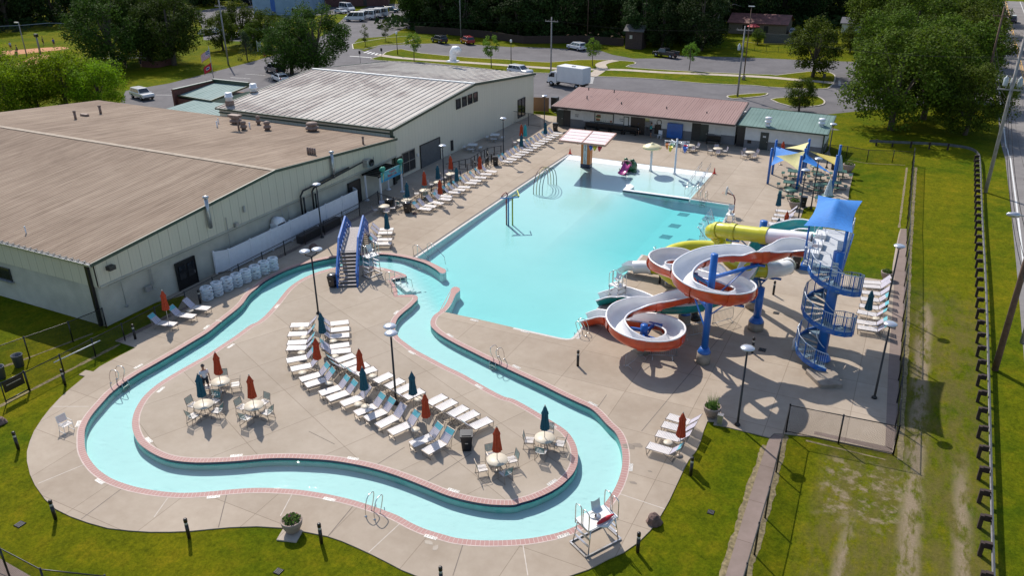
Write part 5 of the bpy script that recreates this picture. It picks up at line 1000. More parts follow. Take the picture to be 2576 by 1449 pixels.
# trash bins
BIN = mat('black_bin_plastic', (.010, .011, .014), .35, .2, 3)
def mkbin(dome):
    t = thing('trash_bin', '', 'trash bin'); m = MB(); b0, b1 = (.24, .22), (.31, .30)
    m.add([(s*b0[0], q*b0[1], .04) for s, q in ((-1, -1), (1, -1), (1, 1), (-1, 1))]+[(s*b1[0], q*b1[1], .95) for s, q in ((-1, -1), (1, -1), (1, 1), (-1, 1))], [(3, 2, 1, 0), (4, 5, 6, 7), (0, 1, 5, 4), (1, 2, 6, 5), (2, 3, 7, 6), (3, 0, 4, 7)]); m.build('body', BIN, t)
    m = MB()
    if dome: m.lathe((0, 0, .95), [(.36, 0), (.36, .08), (.25, .14), (.12, .15)], 16)
    else: m.box((0, .02, .99), (.68, .70, .07)); m.box((0, -.02, 1.04), (.5, .45, .05))
    m.build('lid', BIN if not dome else mat('bin_lid', (.05, .05, .055), .2), t)
    for s in (-.22, .22): m = MB(); m.tube([(s, .26, .1), (s+.05*(1 if s > 0 else -1), .26, .1)], .1, 10); m.build('wheel', BLK, t)
    m = MB(); m.box((0, -.32, .6), (.16, .02, .05)); m.build('maker_plate', GALV, t)
    return Proto(t)
BA, BB = mkbin(False), mkbin(True)
for c, r, x, y, k, a, lb in ((2, 4, 2105, 180, 0, .5, 'at the near end of the island loungers'), (2, 2, 1510, 690, 1, .2, 'with a shiny lid by the fence corner'), (2, 2, 1330, 655, 1, .2, 'with a shiny lid behind the white table chairs'), (2, 3, 765, -10, 1, .1, 'with a pale lid at the foot of the bridge'), (4, 2, 285, 1245, 0, .2, 'under the white tube bend'), (4, 2, 358, 630, 0, .1, 'beside the planter by the picnic tables'), (4, 2, 665, 255, 0, .1, 'beside the green lawn by the striped umbrella'),
        (2, 2, 2392, 215, 0, .4, 'where the two pool walk lounger lines meet'), (2, 2, 1370, 405, 0, .3, 'against the corner of the hall'), (3, 1, 415, 1310, 0, .2, 'by the entrance gate steps')): p = G(c, r, x, y); (BB if k else BA).put((p.x, p.y, 0), a, 'black trash bin '+lb, 'black trash bins')
# bollard lights
bl = thing('bollard_light', '', 'bollard'); m = MB(); m.cyl((0, 0, 0), .085, .78, 14); m.build('post', mat('bronze_black', (.014, .011, .011), .4, .2), bl); m = MB(); m.cyl((0, 0, .78), .075, .14, 14); m.build('lens', mat('bollard_lens', (.45, .44, .40), .3), bl); m = MB(); m.lathe((0, 0, .92), [(.088, 0), (.088, .16), (.07, .2), (.02, .21)], 14); m.build('cap', MATS['bronze_black'], bl)
BOL = Proto(bl)
for c, r, x, y, lb in ((1, 3, 1358, 515, 'between the fence and the left lounger'), (1, 3, 655, 980, 'on the grass left of the pool ladder'), (1, 3, 2010, 160, 'at the near end of the swim tube stacks'), (1, 4, 185, 178, 'on the grass left of the lone white chair'), (1, 4, 557, 880, 'where the deck meets the lower left lawn'), (1, 4, 1897, 1068, 'on the lower lawn left of the flower planter'), (2, 4, 647, 1118, 'on the lawn right of the flower planter'), (2, 4, 1850, 1560, 'cut by the lower picture edge'), (3, 4, 1240, 1210, 'on the grass behind the big lifeguard chair'), (3, 4, 1772, 440, 'on the grass right of the lawn loungers'), (3, 3, 640, 785, 'alone on the open deck before the slides'), (3, 3, 2388, 652, 'behind the tall lamp by the slides'), (4, 3, 62, 70, 'between the slides and the stair tower'), (3, 2, 1460, 1400, 'under the lime tube exit')): p = G(c, r, x, y); BOL.put((p.x, p.y, 0), 0, 'dark bollard light '+lb, 'bollard lights around the deck')
# lamp posts with saucer heads
SAU = mat('lamp_saucer', (.50, .52, .56), .25, .05, 2, .6); LP = MATS['bronze_black']
def lamp(n_):
    t = thing('lamp_post', '', 'lamp post'); m = MB(); m.lathe((0, 0, 0), [(.16, 0), (.16, .08), (.08, .16), (.065, .2), (.055, 4.5)], 12); m.build('pole', LP, t)
    for s in ([0] if n_ == 1 else [-.42, .42]):
        m = MB(); m.tube([(0, 0, 4.45), (s*.9, 0, 4.6), (s, 0, 4.72)] if s else [(0, 0, 4.45), (0, 0, 4.72)], .04, 8); m.lathe((s, 0, 4.70), [(.05, 0), (.14, .04), (.24, .14), (.26, .17)], 12); m.build('bracket', LP, t)
        m = MB(); m.lathe((s, 0, 4.86), [(.02, .0), (.36, .02), (.39, .06), (.36, .10), (.22, .16), (.05, .18)], 22); m.build('lamp_head', SAU, t)
    return Proto(t)
L1, L2 = lamp(1), lamp(2)
for c, r, x, y, lb in ((2, 2, 655, 940, 'beside the fence left of the blue bridge'), (2, 2, 1880, 490, 'in the middle of the pool walk loungers'), (3, 3, 2240, 1380, 'between the grass planter and the slides'), (4, 3, 1075, 1108, 'at the near right fence corner'), (4, 2, 440, 648, 'on the grass patch by the picnic tables'), (4, 2, 310, 780, 'beside the loungers behind the teal slide'), (3, 1, 303, 1345, 'near the entrance gate')): p = G(c, r, x, y); L1.put((p.x, p.y, 0), 0, 'single black lamp post with silver saucer head '+lb, 'lamp posts with saucer heads')
for c, r, x, y, lb in ((2, 1, 2467, 1183, 'in front of the metal hall'), (4, 1, 668, 1240, 'at the corner of the pump house'), (4, 2, 1330, 1020, 'above the fence behind the upper lounger')): p = G(c, r, x, y, 4.95); L1.put((p.x, p.y, 0), 0, 'single black lamp post with silver saucer head '+lb, 'lamp posts with saucer heads')
p = G(2, 3, 1397, 1168); L2.put((p.x, p.y, 0), -.9, 'tall black twin lamp post among the island loungers', 'lamp posts with saucer heads'); p = G(2, 3, 616, 262); L2.put((p.x, p.y, 0), .9, 'tall black twin lamp post at the bridge end of the loungers', 'lamp posts with saucer heads')
# ================================================================ bridge over the river
A0, A1 = Vector((-37.0, 44.1, 0)), Vector((-35.6, 44.75, 0)); ax = (A0+A1)/2; ey = Vector((-.52, .854, 0)).normalized(); exx = Vector((ey.y, -ey.x, 0)); BL = 11.3; HW = .75
br = thing('footbridge', 'blue railed footbridge with grey plank steps crossing the river to the island', 'bridge', (ax.x, ax.y, 0)); BRZ = 1.75; SL = 3.1
def bp(s, l, z): return ax+ey*s+exx*l+Vector((0, 0, z))
def bz(s): return BRZ*min(1, s/SL, (BL-s)/SL)
PLK = mat('grey_deck_plank', (.33, .30, .29), .7, .2, 8); STPD = mat('dark_step', (.10, .10, .105), .6, .2, 8)
N_ = 10
for side in (0, 1):
    for i in range(N_):
        s = (i+.5)*SL/N_; s2 = s if side == 0 else BL-s; z = BRZ*(i+1)/N_; m = MB(); a, b_ = bp(s2, -HW+.06, z-.03), bp(s2, HW-.06, z-.03); m.bar(a, b_, SL/N_*.8, .05); m.build('step', PLK, br, True)
m = MB(); k = SL+.05
while k < BL-SL: m.bar(bp(k, -HW+.05, BRZ), bp(k, HW-.05, BRZ), .14, .05); k += .155
m.build('planking', PLK, br, True)
for l in (-HW, HW):
    m = MB()
    for a, b_ in ((0, SL), (SL, BL-SL), (BL-SL, BL)): m.bar(bp(a, l, bz(a)-.14), bp(b_, l, bz(b_)-.14), .08, .34)
    m.build('side_beam', BLUEP, br, True)
    m = MB()
    for h_, w_ in ((1.12, .13), (.95, .05), (.35, .05)):
        for a, b_ in ((0, SL), (SL, BL-SL), (BL-SL, BL)): m.bar(bp(a, l, bz(a)+h_), bp(b_, l, bz(b_)+h_), w_, .06)
    m.build('handrail', BLUEP, br, True)
    m = MB(); k = 0
    while k <= BL+.01:
        m.bar(bp(k, l, bz(k)-.25), bp(k, l, bz(k)+1.12), .09, .09)
        if k+.94 <= BL: m.bar(bp(k, l, bz(k)+.1), bp(k+.94, l, bz(k+.94)+.95), .035, .05); m.bar(bp(k+.94, l, bz(k+.94)+.1), bp(k, l, bz(k)+.95), .035, .05)
        k += .94
    m.build('lattice_panel', BLUEP, br, True)
for s in (SL, BL-SL):
    m = MB(); m.box(tuple(bp(s, 0, BRZ/2-.1)), (1.3, .2, BRZ-.1), atan2(exx.y, exx.x)); m.build('pier', CONC, br, True)
# ================================================================ clear swim tubes in stacks
def tube_mat():
    m = bpy.data.materials.new('clear_vinyl'); m.use_nodes = True; n, l = nodes_of(m); b = n['Principled BSDF']; out = n['Material Output']
    b.inputs['Base Color'].default_value = (.85, .90, .94, 1); b.inputs['Roughness'].default_value = .12; b.inputs['Coat Weight'].default_value = .8
    tr = n.new('ShaderNodeBsdfTransparent'); tr.inputs[0].default_value = (.93, .97, 1, 1); mx = n.new('ShaderNodeMixShader'); lw = n.new('ShaderNodeLayerWeight'); lw.inputs[0].default_value = .45
    l.new(rng(n, l, lw.outputs[1], .1, .8, .30, .85), mx.inputs[0]); l.new(tr.outputs[0], mx.inputs[1]); l.new(b.outputs[0], mx.inputs[2]); l.new(mx.outputs[0], out.inputs[0]); return m
CLEAR = tube_mat(); tt = thing('swim_tube', '', 'swim tube'); m = MB(); vs = []; NA, NB = 26, 12
for i in range(NA):
    a = 2*pi*i/NA
    for j in range(NB): b_ = 2*pi*j/NB; r_ = .31+.135*cos(b_); vs.append((r_*cos(a), r_*sin(a), .14+.13*sin(b_)))
m.add(vs, [(i*NB+j, ((i+1) % NA)*NB+j, ((i+1) % NA)*NB+(j+1) % NB, i*NB+(j+1) % NB) for i in range(NA) for j in range(NB)], True); m.build('ring', CLEAR, tt)
for s in (0, pi*.9): m = MB(); m.box((.43*cos(s), .43*sin(s), .19), (.05, .16, .04), s); m.build('handle', BLK, tt)
TT = Proto(tt); t0, t1 = G(1, 3, 2085, 120), G(2, 2, 168, 1262)
for i in range(8):
    p = t0.lerp(t1, i/7)
    for k, w_ in enumerate(('bottom', 'second lowest', 'third lowest', 'top')): TT.put((p.x+random.uniform(-.04, .04), p.y+random.uniform(-.04, .04), k*.27), random.uniform(0, 6), 'clear vinyl swim tube, %s of the %s stack counting from the loungers' % (w_, ORD[i+1]), 'clear swim tubes stacked by the river')
# ================================================================ ladders and rails
def edge_at(p):
    best = None
    for poly in (P_OUT, P_ISL):
        for i in range(len(poly)):
            a, b_ = Vector(poly[i-1][:2]), Vector(poly[i][:2]); d_ = b_-a
            if d_.length < 1e-4: continue
            t = max(0, min(1, (Vector(p[:2])-a).dot(d_)/d_.length_squared)); q = a+d_*t; r = (q-Vector(p[:2])).length
            if best is None or r < best[0]: best = (r, q, d_.normalized())
    return best
def loop_pair(c, label, rz, group='steel grab rails at the water edge', w=.5):
    r_, q, d_ = edge_at(c); n_ = Vector((-d_.y, d_.x)); n_ = n_ if not (inside(q+n_*.3, P_OUT) and not inside(q+n_*.3, P_ISL)) else -n_; rz = atan2(n_.y, n_.x); t = thing('grab_rail', label, 'ladder', (q.x+n_.x*.12, q.y+n_.y*.12, 0), rz, group)
    for s in (-w/2, w/2): m = MB(); m.tube(smooth_path([(.62, s, 0), (.60, s, .45), (.38, s, .92), (.0, s, .98), (-.14, s, .82), (-.02, s, .4), (.18, s, .0)], 4), .024, 7); m.build('rail', STEEL, t)
    for s in (-w/2, w/2):
        m = MB(); m.lathe((.62, s, 0), [(.07, 0), (.07, .02), (.03, .04)], 10); m.build('flange', STEEL, t)
    m = MB(); m.tube([(-.2, -w/2, .1), (-.22, -w/2, -.7)], .022, 6); m.tube([(-.2, w/2, .1), (-.22, w/2, -.7)], .022, 6)
    for z in (-.2, -.45): m.box((-.22, 0, z), (.1, w, .03))
    m.build('ladder_step', STEEL, t); return t
loop_pair(G(2, 4, 1210, 790), 'pair of bent steel grab rails on the near river bank', -1.3); loop_pair(G(1, 3, 1215, 950), 'pair of bent steel grab rails on the left river bend', 2.75); loop_pair(G(2, 3, 2420, 720), 'pair of bent steel grab rails on the peninsula bank', .95)
loop_pair(G(3, 3, 665, 455), 'steel grab rails at the pool corner by the red slide exit', -.5); loop_pair(G(3, 2, 1890, 575), 'steel ladder rails at the deep end wall', 1.57); loop_pair(G(3, 2, 2050, 870), 'large steel ladder rails next to the climbing wall', 0, w=.8)
for x, y, lb in ((1450, 1132, 'leftmost of the ladders hidden behind the slides'), (1600, 1150, 'middle one of the ladders hidden behind the slides'), (1745, 1165, 'rightmost of the ladders hidden behind the slides')): loop_pair(G(3, 2, x, y), 'steel ladder rails, '+lb, -1.57)
def handrail(name, label, paths, posts, r=.024, group='steel stair rails in the pools'):
    o = Vector(paths[0][0]); o.z = 0; t = thing(name, label, 'handrail', o, group=group)
    for p in paths: m = MB(); m.tube(p, r, 6); m.build('rail', STEEL, t, True)
    for p, z0 in posts: m = MB(); m.tube([(p[0], p[1], z0), p], r*.9, 5); m.build('post', STEEL, t, True)
for x, lb in ((-34.95, 'left'), (-34.1, 'right')):
    y = 52.1 if lb == 'left' else 53.0; handrail('stair_rail', 'bent steel stair rail into the pool corner by the bridge, %s one' % lb, [[(x-.3, y, 0), (x-.35, y, .75), (x-.1, y, .95), (x+.3, y-.1, .92), (x+1.6, y-.5, .15), (x+1.7, y-.5, -.5)]], [((x+.1, y, .93), 0)])
n0, n1 = G(2, 2, 1330, 1445), G(2, 3, 1590, 60)
for k, lb in ((0, 'upper'), (1, 'lower')):
    a = G(2, 2, 1290, 1400) if k == 0 else G(2, 3, 1350, 40); b_ = G(2, 2, 1500, 1380, -.1) if k == 0 else G(2, 3, 1560, -40, -.1); d_ = (b_-a); z = Vector((0, 0, 1))
    handrail('stair_rail', 'long steel stair rail at the island steps, %s one' % lb, [[a, a+z*.75, a+d_*.08+z*.95, a+d_*.45+z*.95, a+d_*.95+z*.35, a+d_-z*.3], [a+z*.3, a+d_*.5+z*.35]], [(a+d_*.45+z*.95, -.3), (a+d_*.2+z*.95, 0)])
for (xa, xb), lb in (((-19.73, -19.34), 'left'), ((-18.75, -18.19), 'right')):
    pts = [Vector((xa+(xb-xa)*k/5, 86.5-8.2*k/5, -.02-.07*k)) for k in range(6)]; z = Vector((0, 0, 1))
    handrail('ramp_rail', 'long steel handrail down the beach entry, %s one' % lb, [[p+z*.95 for p in pts], [p+z*.6 for p in pts]], [(p+z*.95, p.z-.3) for p in pts])
a = G(3, 2, 1780, 520); handrail('ramp_rail', 'short looped steel rail where the white divider meets the deck', [[a, a+Vector((0, 0, .9)), a+Vector((.2, 1.8, .9)), a+Vector((.2, 1.8, 0))], [a+Vector((.6, 0, 0)), a+Vector((.6, 0, .9)), a+Vector((.8, 1.8, .9)), a+Vector((.8, 1.8, 0))]], [])
# submerged steps at the island notch
sp = MB()
for k in range(4):
    q = G(2, 2, 1360, 1365); u = (G(2, 2, 1502, 1330)-q).normalized(); v = Vector((-u.y, u.x, 0))*-1; o = q+u*(.15+k*.42); L_ = 2.2
    sp.prism([(o+u*0).to_2d(), (o+u*.38).to_2d(), (o+u*.38+v*L_).to_2d(), (o+v*L_).to_2d()], -.9, -.2-.13*k)
structure('pool_steps', sp, PLASTER)
# ================================================================ lifeguard stands
STANDW = mat('stand_white', (.70, .70, .68), .45, .05, 4)
def guard(p, rz, label, h=1.55, wide=1.75, dep=1.05, buoy=False, loops=True):
    t = thing('lifeguard_stand', label, 'lifeguard chair', (p.x, p.y, 0), rz, 'lifeguard stands'); w, d_ = wide/2, dep/2
    m = MB(); m.box((0, 0, h), (wide, dep, .05)); m.build('platform', STANDW, t)
    for sx in (-1, 1):
        for sy in (-1, 1): m = MB(); m.tube([(sx*w*1.02, sy*d_*1.1, .04), (sx*w*.82, sy*d_*.9, h)], .03, 6); m.build('leg', STEEL, t)
    m = MB()
    for a, b_ in (((-w*1.2, -d_*1.15), (w*1.2, -d_*1.15)), ((-w*1.2, d_*1.15), (w*1.2, d_*1.15)), ((-w*1.2, -d_*1.15), (-w*1.2, d_*1.15)), ((w*1.2, -d_*1.15), (w*1.2, d_*1.15))): m.bar((*a, .04), (*b_, .04), .07, .07)
    m.build('base_frame', STEEL, t)
    for sx in (-1, 1):
        for z in (.45, .8, 1.15):
            if z < h: m = MB(); x = sx*(w*1.02-.2*w*z/h); m.box((x, 0, z), (.1, dep*.95, .04)); m.build('ladder_rung', STEEL, t)
    if loops:
        for sx in (-1, 1):
            for sy in (-1, 1):
                m = MB(); x = sx*w*.98; y = sy*d_*.95; m.tube(smooth_path([(x, y, h-.2), (x, y, h+.75), (x, y-sy*.1, h+.92), (x, y-sy*.35, h+.95), (x, y-sy*.42, h+.8), (x, y-sy*.42, h)], 3), .025, 6); m.build('grab_loop', STEEL, t)
    m = MB(); m.tube([(0, .1, h), (0, .1, h+.4)], .06, 8); m.lathe((0, .1, h+.02), [(.28, 0), (.26, .03), (.08, .05)], 14); m.build('pedestal', STEEL, t)
    m = MB(); vs = []
    for i in range(6):
        for j in range(5):
            u_, v_ = i/5, j/4-.5; yy = -.2+.42*u_ if u_ < .6 else .05+.25*(u_-.6); zz = .42 if u_ < .6 else .42+(u_-.6)*1.1
            vs.append((v_*.5, yy+.02, h+zz+.08*(2*v_)**2))
    m.add(vs, [(i*5+j, i*5+j+1, (i+1)*5+j+1, (i+1)*5+j) for i in range(5) for j in range(4)], True); m.build('seat', STANDW, t)
    if buoy:
        q = thing('rescue_buoy', 'red rescue tube lying across the near lifeguard stand platform', 'rescue tube', (p.x, p.y, 0), rz); m = MB(); m.tube([(-.3, -.42, h+.12), (.0, -.4, h+.14), (.35, -.38, h+.14), (.7, -.34, h+.12)], [.05, .1, .1, .03], 8); m.build('float', mat('rescue_red', (.50, .015, .03), .5), q)
        m = MB(); m.tube([(-.35, -.5, h+.05), (.1, -.6, h-.1), (.6, -.5, h+.05)], [.03, .08, .03], 8); m.build('towel', STANDW, q)
    return t
gp = (G(3, 4, 720, 1250)+G(3, 4, 1045, 1075)+G(3, 4, 590, 1130))/3; c4_ = (G(3, 4, 590, 1130)+G(3, 4, 1045, 1075))/2
guard(c4_, radians(60), 'big white lifeguard stand with four steel loops and red rescue tube on the near deck', 1.35, 1.7, 1.0, True)
p = G(2, 2, 1125, 1330); guard(p+Vector((0, .4, 0)), radians(75), 'white lifeguard stand beside the blue footbridge', 1.65, 1.1, .8); p = G(3, 3, 1020, 150); guard(p+Vector((0, .2, 0)), radians(-25), 'white lifeguard stand between the two slide exits', 1.35, 1.0, .8); p = G(3, 2, 2160, 800); guard(p, radians(0), 'small white lifeguard stand near the climbing wall', .9, .7, .7, loops=False)
lc = thing('lone_chair', 'single white strap chair facing the left river bend', 'chair', tuple(G(1, 3, 675, 1435, 0)))
for k in list(CHW.root.children): c_ = k.copy(); COL.objects.link(c_); c_.parent = lc; c_.data = c_.data.copy() if 'frame' in k.name else c_.data; (c_.data.materials.__setitem__(0, STANDW) if 'frame' in k.name else None)
lc.rotation_euler = (0, 0, -.1)
# ================================================================ water play features
OR = mat('orange_paint', (.52, .17, .035), .45, .1, 3); PKR = mat('pale_play_roof', (.66, .56, .56), .6, .06, 2)
ot = thing('splash_tower', 'orange splash tower with square pale panel roof and hanging buckets in the shallow water', 'water feature', (-31.9, 82.77, -.3)); X0, Y0 = -31.9, 82.77
rc = [Vector((-34.3, 83.6, 3.75)), Vector((-28.9, 83.8, 3.75)), Vector((-28.4, 79.0, 3.65)), Vector((-33.6, 78.85, 3.65))]
m = MB()
for z in (0, -.1): m.quad(*[p+Vector((0, 0, z)) for p in rc])
rf_ = m.build('roof_panel', PKR, ot, True); m = MB()
for i in range(4): m.bar(rc[i]-Vector((0, 0, .08)), rc[(i+1) % 4]-Vector((0, 0, .08)), .1, .22)
m.bar((rc[0]+rc[1])/2+Vector((0, 0, .03)), (rc[2]+rc[3])/2+Vector((0, 0, .03)), .09, .07)
for k in (.25, .5, .75): a, b_ = rc[0].lerp(rc[3], k), rc[1].lerp(rc[2], k); m.bar(a+Vector((0, 0, .012)), b_+Vector((0, 0, .012)), .03, .02)
m.build('roof_edge', mat('faded_orange', (.50, .27, .20), .5), ot, True)
m = MB(); m.box((X0, Y0, 1.6), (1.1, .7, 4.1)); m.build('tower_column', OR, ot, True); m = MB(); m.box((X0, Y0, -.05), (1.14, .74, .55)); m.build('column_foot', mat('navy_paint', (.01, .012, .05), .4), ot, True)
m = MB(); m.box((X0-.03, Y0-.37, 1.9), (.42, .04, 3.3)); pl = m.build('letter_panel', mat('panel_pale_blue', (.55, .62, .66), .4), ot, True)
for i, ch_ in enumerate('SPLASH ISLAND'): 
    if ch_ != ' ': text_mesh(ch_, .30, mat('letter_navy', (.02, .05, .16), .5), pl, Vector((X0-.03, Y0-.40, 3.05-i*.235))-ot.location, (pi/2, 0, 0), 'letter')
m = MB()
for s in (-1, 1): m.add([(X0+s*.5, Y0-.1, 2.6), (X0+s*.5, Y0-.1, 3.6), (X0+s*2.2, Y0-.1, 3.6), (X0+s*.5, Y0+.1, 2.6), (X0+s*.5, Y0+.1, 3.6), (X0+s*2.2, Y0+.1, 3.6)], [(0, 1, 2), (3, 5, 4), (0, 2, 5, 3), (0, 3, 4, 1), (1, 4, 5, 2)])
m.box((X0+.3, 81.2, 3.45), (.2, 4.0, .25)); m.build('roof_brace', OR, ot, True)
CB = {'b': mat('bucket_blue', (.01, .09, .45), .35, coat=.3), 'y': mat('bucket_yellow', (.62, .50, .02), .35, coat=.3), 'r': mat('bucket_red', (.55, .02, .05), .35, coat=.3), 'o': mat('bucket_orange', (.55, .17, .03), .35, coat=.3), 'g': mat('bucket_green', (.02, .30, .15), .35, coat=.3)}
def bucket(par, p, k, s=1.0, tilt=0):
    m = MB(); v = [(.05, -.62), (.16, -.4), (.27, 0), (.25, .02), (.22, -.02)]; m.lathe((0, 0, 0), [(a*s, z*s) for a, z in v], 12); o = m.build('bucket', CB[k], par); o.location = Vector(p)-par.location; o.rotation_euler = (tilt, tilt*.6, 0)
    m = MB(); m.tube([(0, 0, -.05*s), (0, 0, .45*s)], .02, 5); m.build('hanger', BLK, o)
for x, k in ((-30.35, 'b'), (-29.9, 'y'), (-29.35, 'r')): bucket(ot, (x, 80.0, 3.1), k, .95, .3)
mu_ = thing('water_mushroom', 'pale yellow mushroom fountain on a white stem in the shallow water', 'water feature', (-24.81, 84.17, -.3)); m = MB(); m.lathe((0, 0, 0), [(.22, 0), (.2, .25), (.13, .5), (.12, 2.9)], 16); m.build('stem', WHF, mu_)
m = MB(); m.lathe((0, 0, 2.75), [(1.0, .12), (1.03, .02), (1.06, .10), (1.0, .22), (.6, .42), (.18, .52), (.16, .60), (.05, .62)], 30); m.build('cap', mat('mushroom_cream', (.72, .64, .38), .4, .04), mu_)
bt = thing('bucket_tree', 'white pole with five arms and coloured tipping buckets in the shallow water', 'water feature', (-22.1, 84.19, -.3)); m = MB(); m.lathe((0, 0, 0), [(.24, 0), (.2, .2), (.12, .35), (.10, 4.1)], 14); m.build('pole', WHF, bt)
for i, (a, k) in enumerate(((pi, 'o'), (2.3, 'g'), (-2.0, 'y'), (-.15, 'b'), (.45, 'r'))):
    c_, s_ = cos(a), sin(a); z = 3.75-.1*(i % 2); L_ = 1.35; m = MB(); m.tube([(0, 0, z), (L_*c_, L_*s_, z)], .055, 8)
    for q in (.72, 1.3): m.tube([(q*c_, q*s_, z), (q*c_, q*s_, z-.55)], .03, 6)
    m.build('arm', WHF, bt); bucket(bt, (-22.1+1.0*c_, 84.19+1.0*s_, z-.3-.35), k, 1.0, .15)
# frog slide: open-mouthed green frog with a pink tongue slide
FG = mat('frog_green', (.02, .10, .035), .35, .7, 2.2, coat=.4); FP = mat('tongue_pink', (.50, .06, .28), .3, .08, 2, coat=.4)
fr_ = thing('frog_slide', 'dark green open-mouthed creature slide with a magenta tongue running into the shallow water', 'water feature', (-27.1, 83.6, -.25), radians(-8)); fr_.scale = (.82,)*3; m = MB()
def blobm(m, c, r, n=12):
    vs = []; fs = []
    for i in range(n//2+1):
        th = pi*i/(n//2)
        for j in range(n): ph = 2*pi*j/n; vs.append((c[0]+r[0]*sin(th)*cos(ph), c[1]+r[1]*sin(th)*sin(ph), c[2]+r[2]*cos(th)))
    for i in range(n//2):
        for j in range(n): fs.append((i*n+j, i*n+(j+1) % n, (i+1)*n+(j+1) % n, (i+1)*n+j))
    m.add(vs, fs, True)
blobm(m, (0, .25, .6), (1.0, 1.0, .9), 18); m.build('body', FG, fr_)
for s in (-1, 1): m = MB(); blobm(m, (s*.5, -.1, 1.5), (.3, .3, .28)); m.build('eye_bump', FG, fr_); m = MB(); blobm(m, (s*.95, -.3, .15), (.35, .5, .2)); m.build('foot', FG, fr_)
m = MB(); m.tube(smooth_path([(-.68, -.9, .95), (-.62, -.75, 1.35), (0, -.65, 1.55), (.62, -.75, 1.35), (.68, -.9, .95)], 3), .1, 7); m.build('lip', mat('lip_mauve', (.30, .12, .16), .4), fr_)
m = MB(); pa = smooth_path([(0, .2, 1.25), (0, -.6, 1.1), (0, -1.3, .45), (0, -1.9, .18), (0, -2.3, .12)], 3); sweep(m, pa, frames(pa), [(-.55, .18), (-.48, .0), (0, -.06), (.48, 0), (.55, .18)]); m.build('tongue_slide', FP, fr_)
# spray hoops
hc = [mat('hoop_maroon', (.16, .05, .04), .4), mat('hoop_ochre', (.42, .33, .10), .4), mat('hoop_green', (.05, .12, .08), .4), mat('hoop_navy', (.04, .08, .11), .4)]
sh_ = thing('spray_hoops', 'row of four tall arched spray hoops at the left of the pool', 'water feature', (-33.0, 73.8, -.3))
for i in range(4):
    x = -33.48+i*.33; m = MB(); m.tube([(x, 73.9-1.85*cos(pi*k/16), -.4+2.35*sin(pi*k/16)**.8) for k in range(17)], .038, 7); m.build('hoop', hc[i], sh_, True)
tw3 = thing('spray_posts', 'trio of maroon, blue and yellow spray posts with sloping top pipes', 'water feature', (-31.8, 63.2, -.4)); CT = [mat('post_maroon', (.30, .07, .07), .4), mat('post_blue', (.01, .16, .42), .4), mat('post_olive', (.35, .36, .03), .4)]
for i, (x, y) in enumerate(((-32.1, 63.15), (-31.85, 63.05), (-31.55, 63.3))): m = MB(); m.tube([(x, y, -.6), (x, y, 2.1+.1*(i != 1))], .07, 8); m.build('post', CT[i], tw3, True)
for i, pts in enumerate(([(-32.5, 62.9, 2.2), (-32.35, 63.4, 2.5), (-32.1, 63.4, 2.35), (-32.1, 63.15, 2.1)], [(-32.5, 62.7, 2.15), (-31.85, 63.05, 2.15), (-31.0, 63.55, 2.2)], [(-31.55, 63.3, 2.2), (-31.4, 63.6, 2.35), (-31.0, 63.6, 2.25)])): m = MB(); m.tube(smooth_path(pts, 3), .055, 7); m.build('top_pipe', CT[i], tw3, True)
m = MB(); m.bar((-31.7, 64.6, 2.45), (-31.0, 63.6, 2.3), .08, .05); m.build('top_pipe', mat('spray_yellow', (.65, .62, .05), .4), tw3, True)
# white divider wall in the pool
dv = thing('pool_divider', 'low white divider wall with a hooked end separating the shallow water', 'wall', (-21.8, 76.2, 0)); m = MB(); m.prism([(-25.2, 76.0), (-18.3, 76.1), (-18.3, 76.5), (-24.6, 76.42), (-24.5, 77.6), (-25.1, 78.35), (-25.5, 77.9), (-25.3, 77.4)][::-1], -1.2, .03); m.build('wall', mat('divider_white', (.78, .78, .80), .4, .03), dv, True)
m = MB(); m.quad((-25.2, 75.97, -.16), (-18.3, 76.07, -.16), (-18.3, 76.07, -.03), (-25.2, 75.97, -.03)); m.build('tile_line', NAVY, dv, True)
# hoop, climbing wall, cones
bh = thing('basketball_hoop', 'poolside basketball hoop with white fan backboard on a bent red pole', 'basketball hoop', tuple(G(3, 2, 2200, 722))); m = MB(); m.tube([(0, 0, 0), (-.05, .1, 1.6), (-.25, .3, 1.9), (-.9, .6, 1.95)], .06, 8); m.build('pole', mat('hoop_red', (.25, .05, .04), .5), bh)
m = MB(); m.tube([(-.95, .6, 1.3+.0), (-.95, .6, 1.35)], .01, 4); vs = [(-.95, .6+.5*cos(2*pi*k/16), 2.15+.42*sin(2*pi*k/16)) for k in range(16)]; m.add(vs+[(-.99, y, z) for _, y, z in vs], [tuple(range(16)), tuple(range(31, 15, -1))]+[(i, (i+1) % 16, 16+(i+1) % 16, 16+i) for i in range(16)]); m.build('backboard', STANDW, bh)
m = MB(); m.tube([(-1.2+.2*cos(2*pi*k/14), .6+.2*sin(2*pi*k/14), 1.9) for k in range(14)], .012, 5, closed=True); m.build('rim', mat('rim_orange', (.5, .12, .02), .5), bh); m = MB(); m.tube([(-.9, .6, 2.4), (-.2, .25, 1.85)], .03, 6); m.build('brace', STEEL, bh)
cw = thing('climbing_wall', 'curved clear climbing wall with steel frame leaning over the water', 'climbing wall', tuple(G(3, 2, 1990, 1000))); PC = CLEAR
m = MB(); vs = []
for i in range(7):
    z = .2+2.9*i/6
    for j in range(6): s = j/5; hh = z if s < .8 else z; vs.append((-1.0+s*.8-.07*i+.2*sin(pi*i/6), -.6+s*1.3+.08*i*(1-s), min(z, 1.3+1.6*s)))
m.add(vs, [(i*6+j, i*6+j+1, (i+1)*6+j+1, (i+1)*6+j) for i in range(6) for j in range(5)]); m.build('climbing_panel', PC, cw)
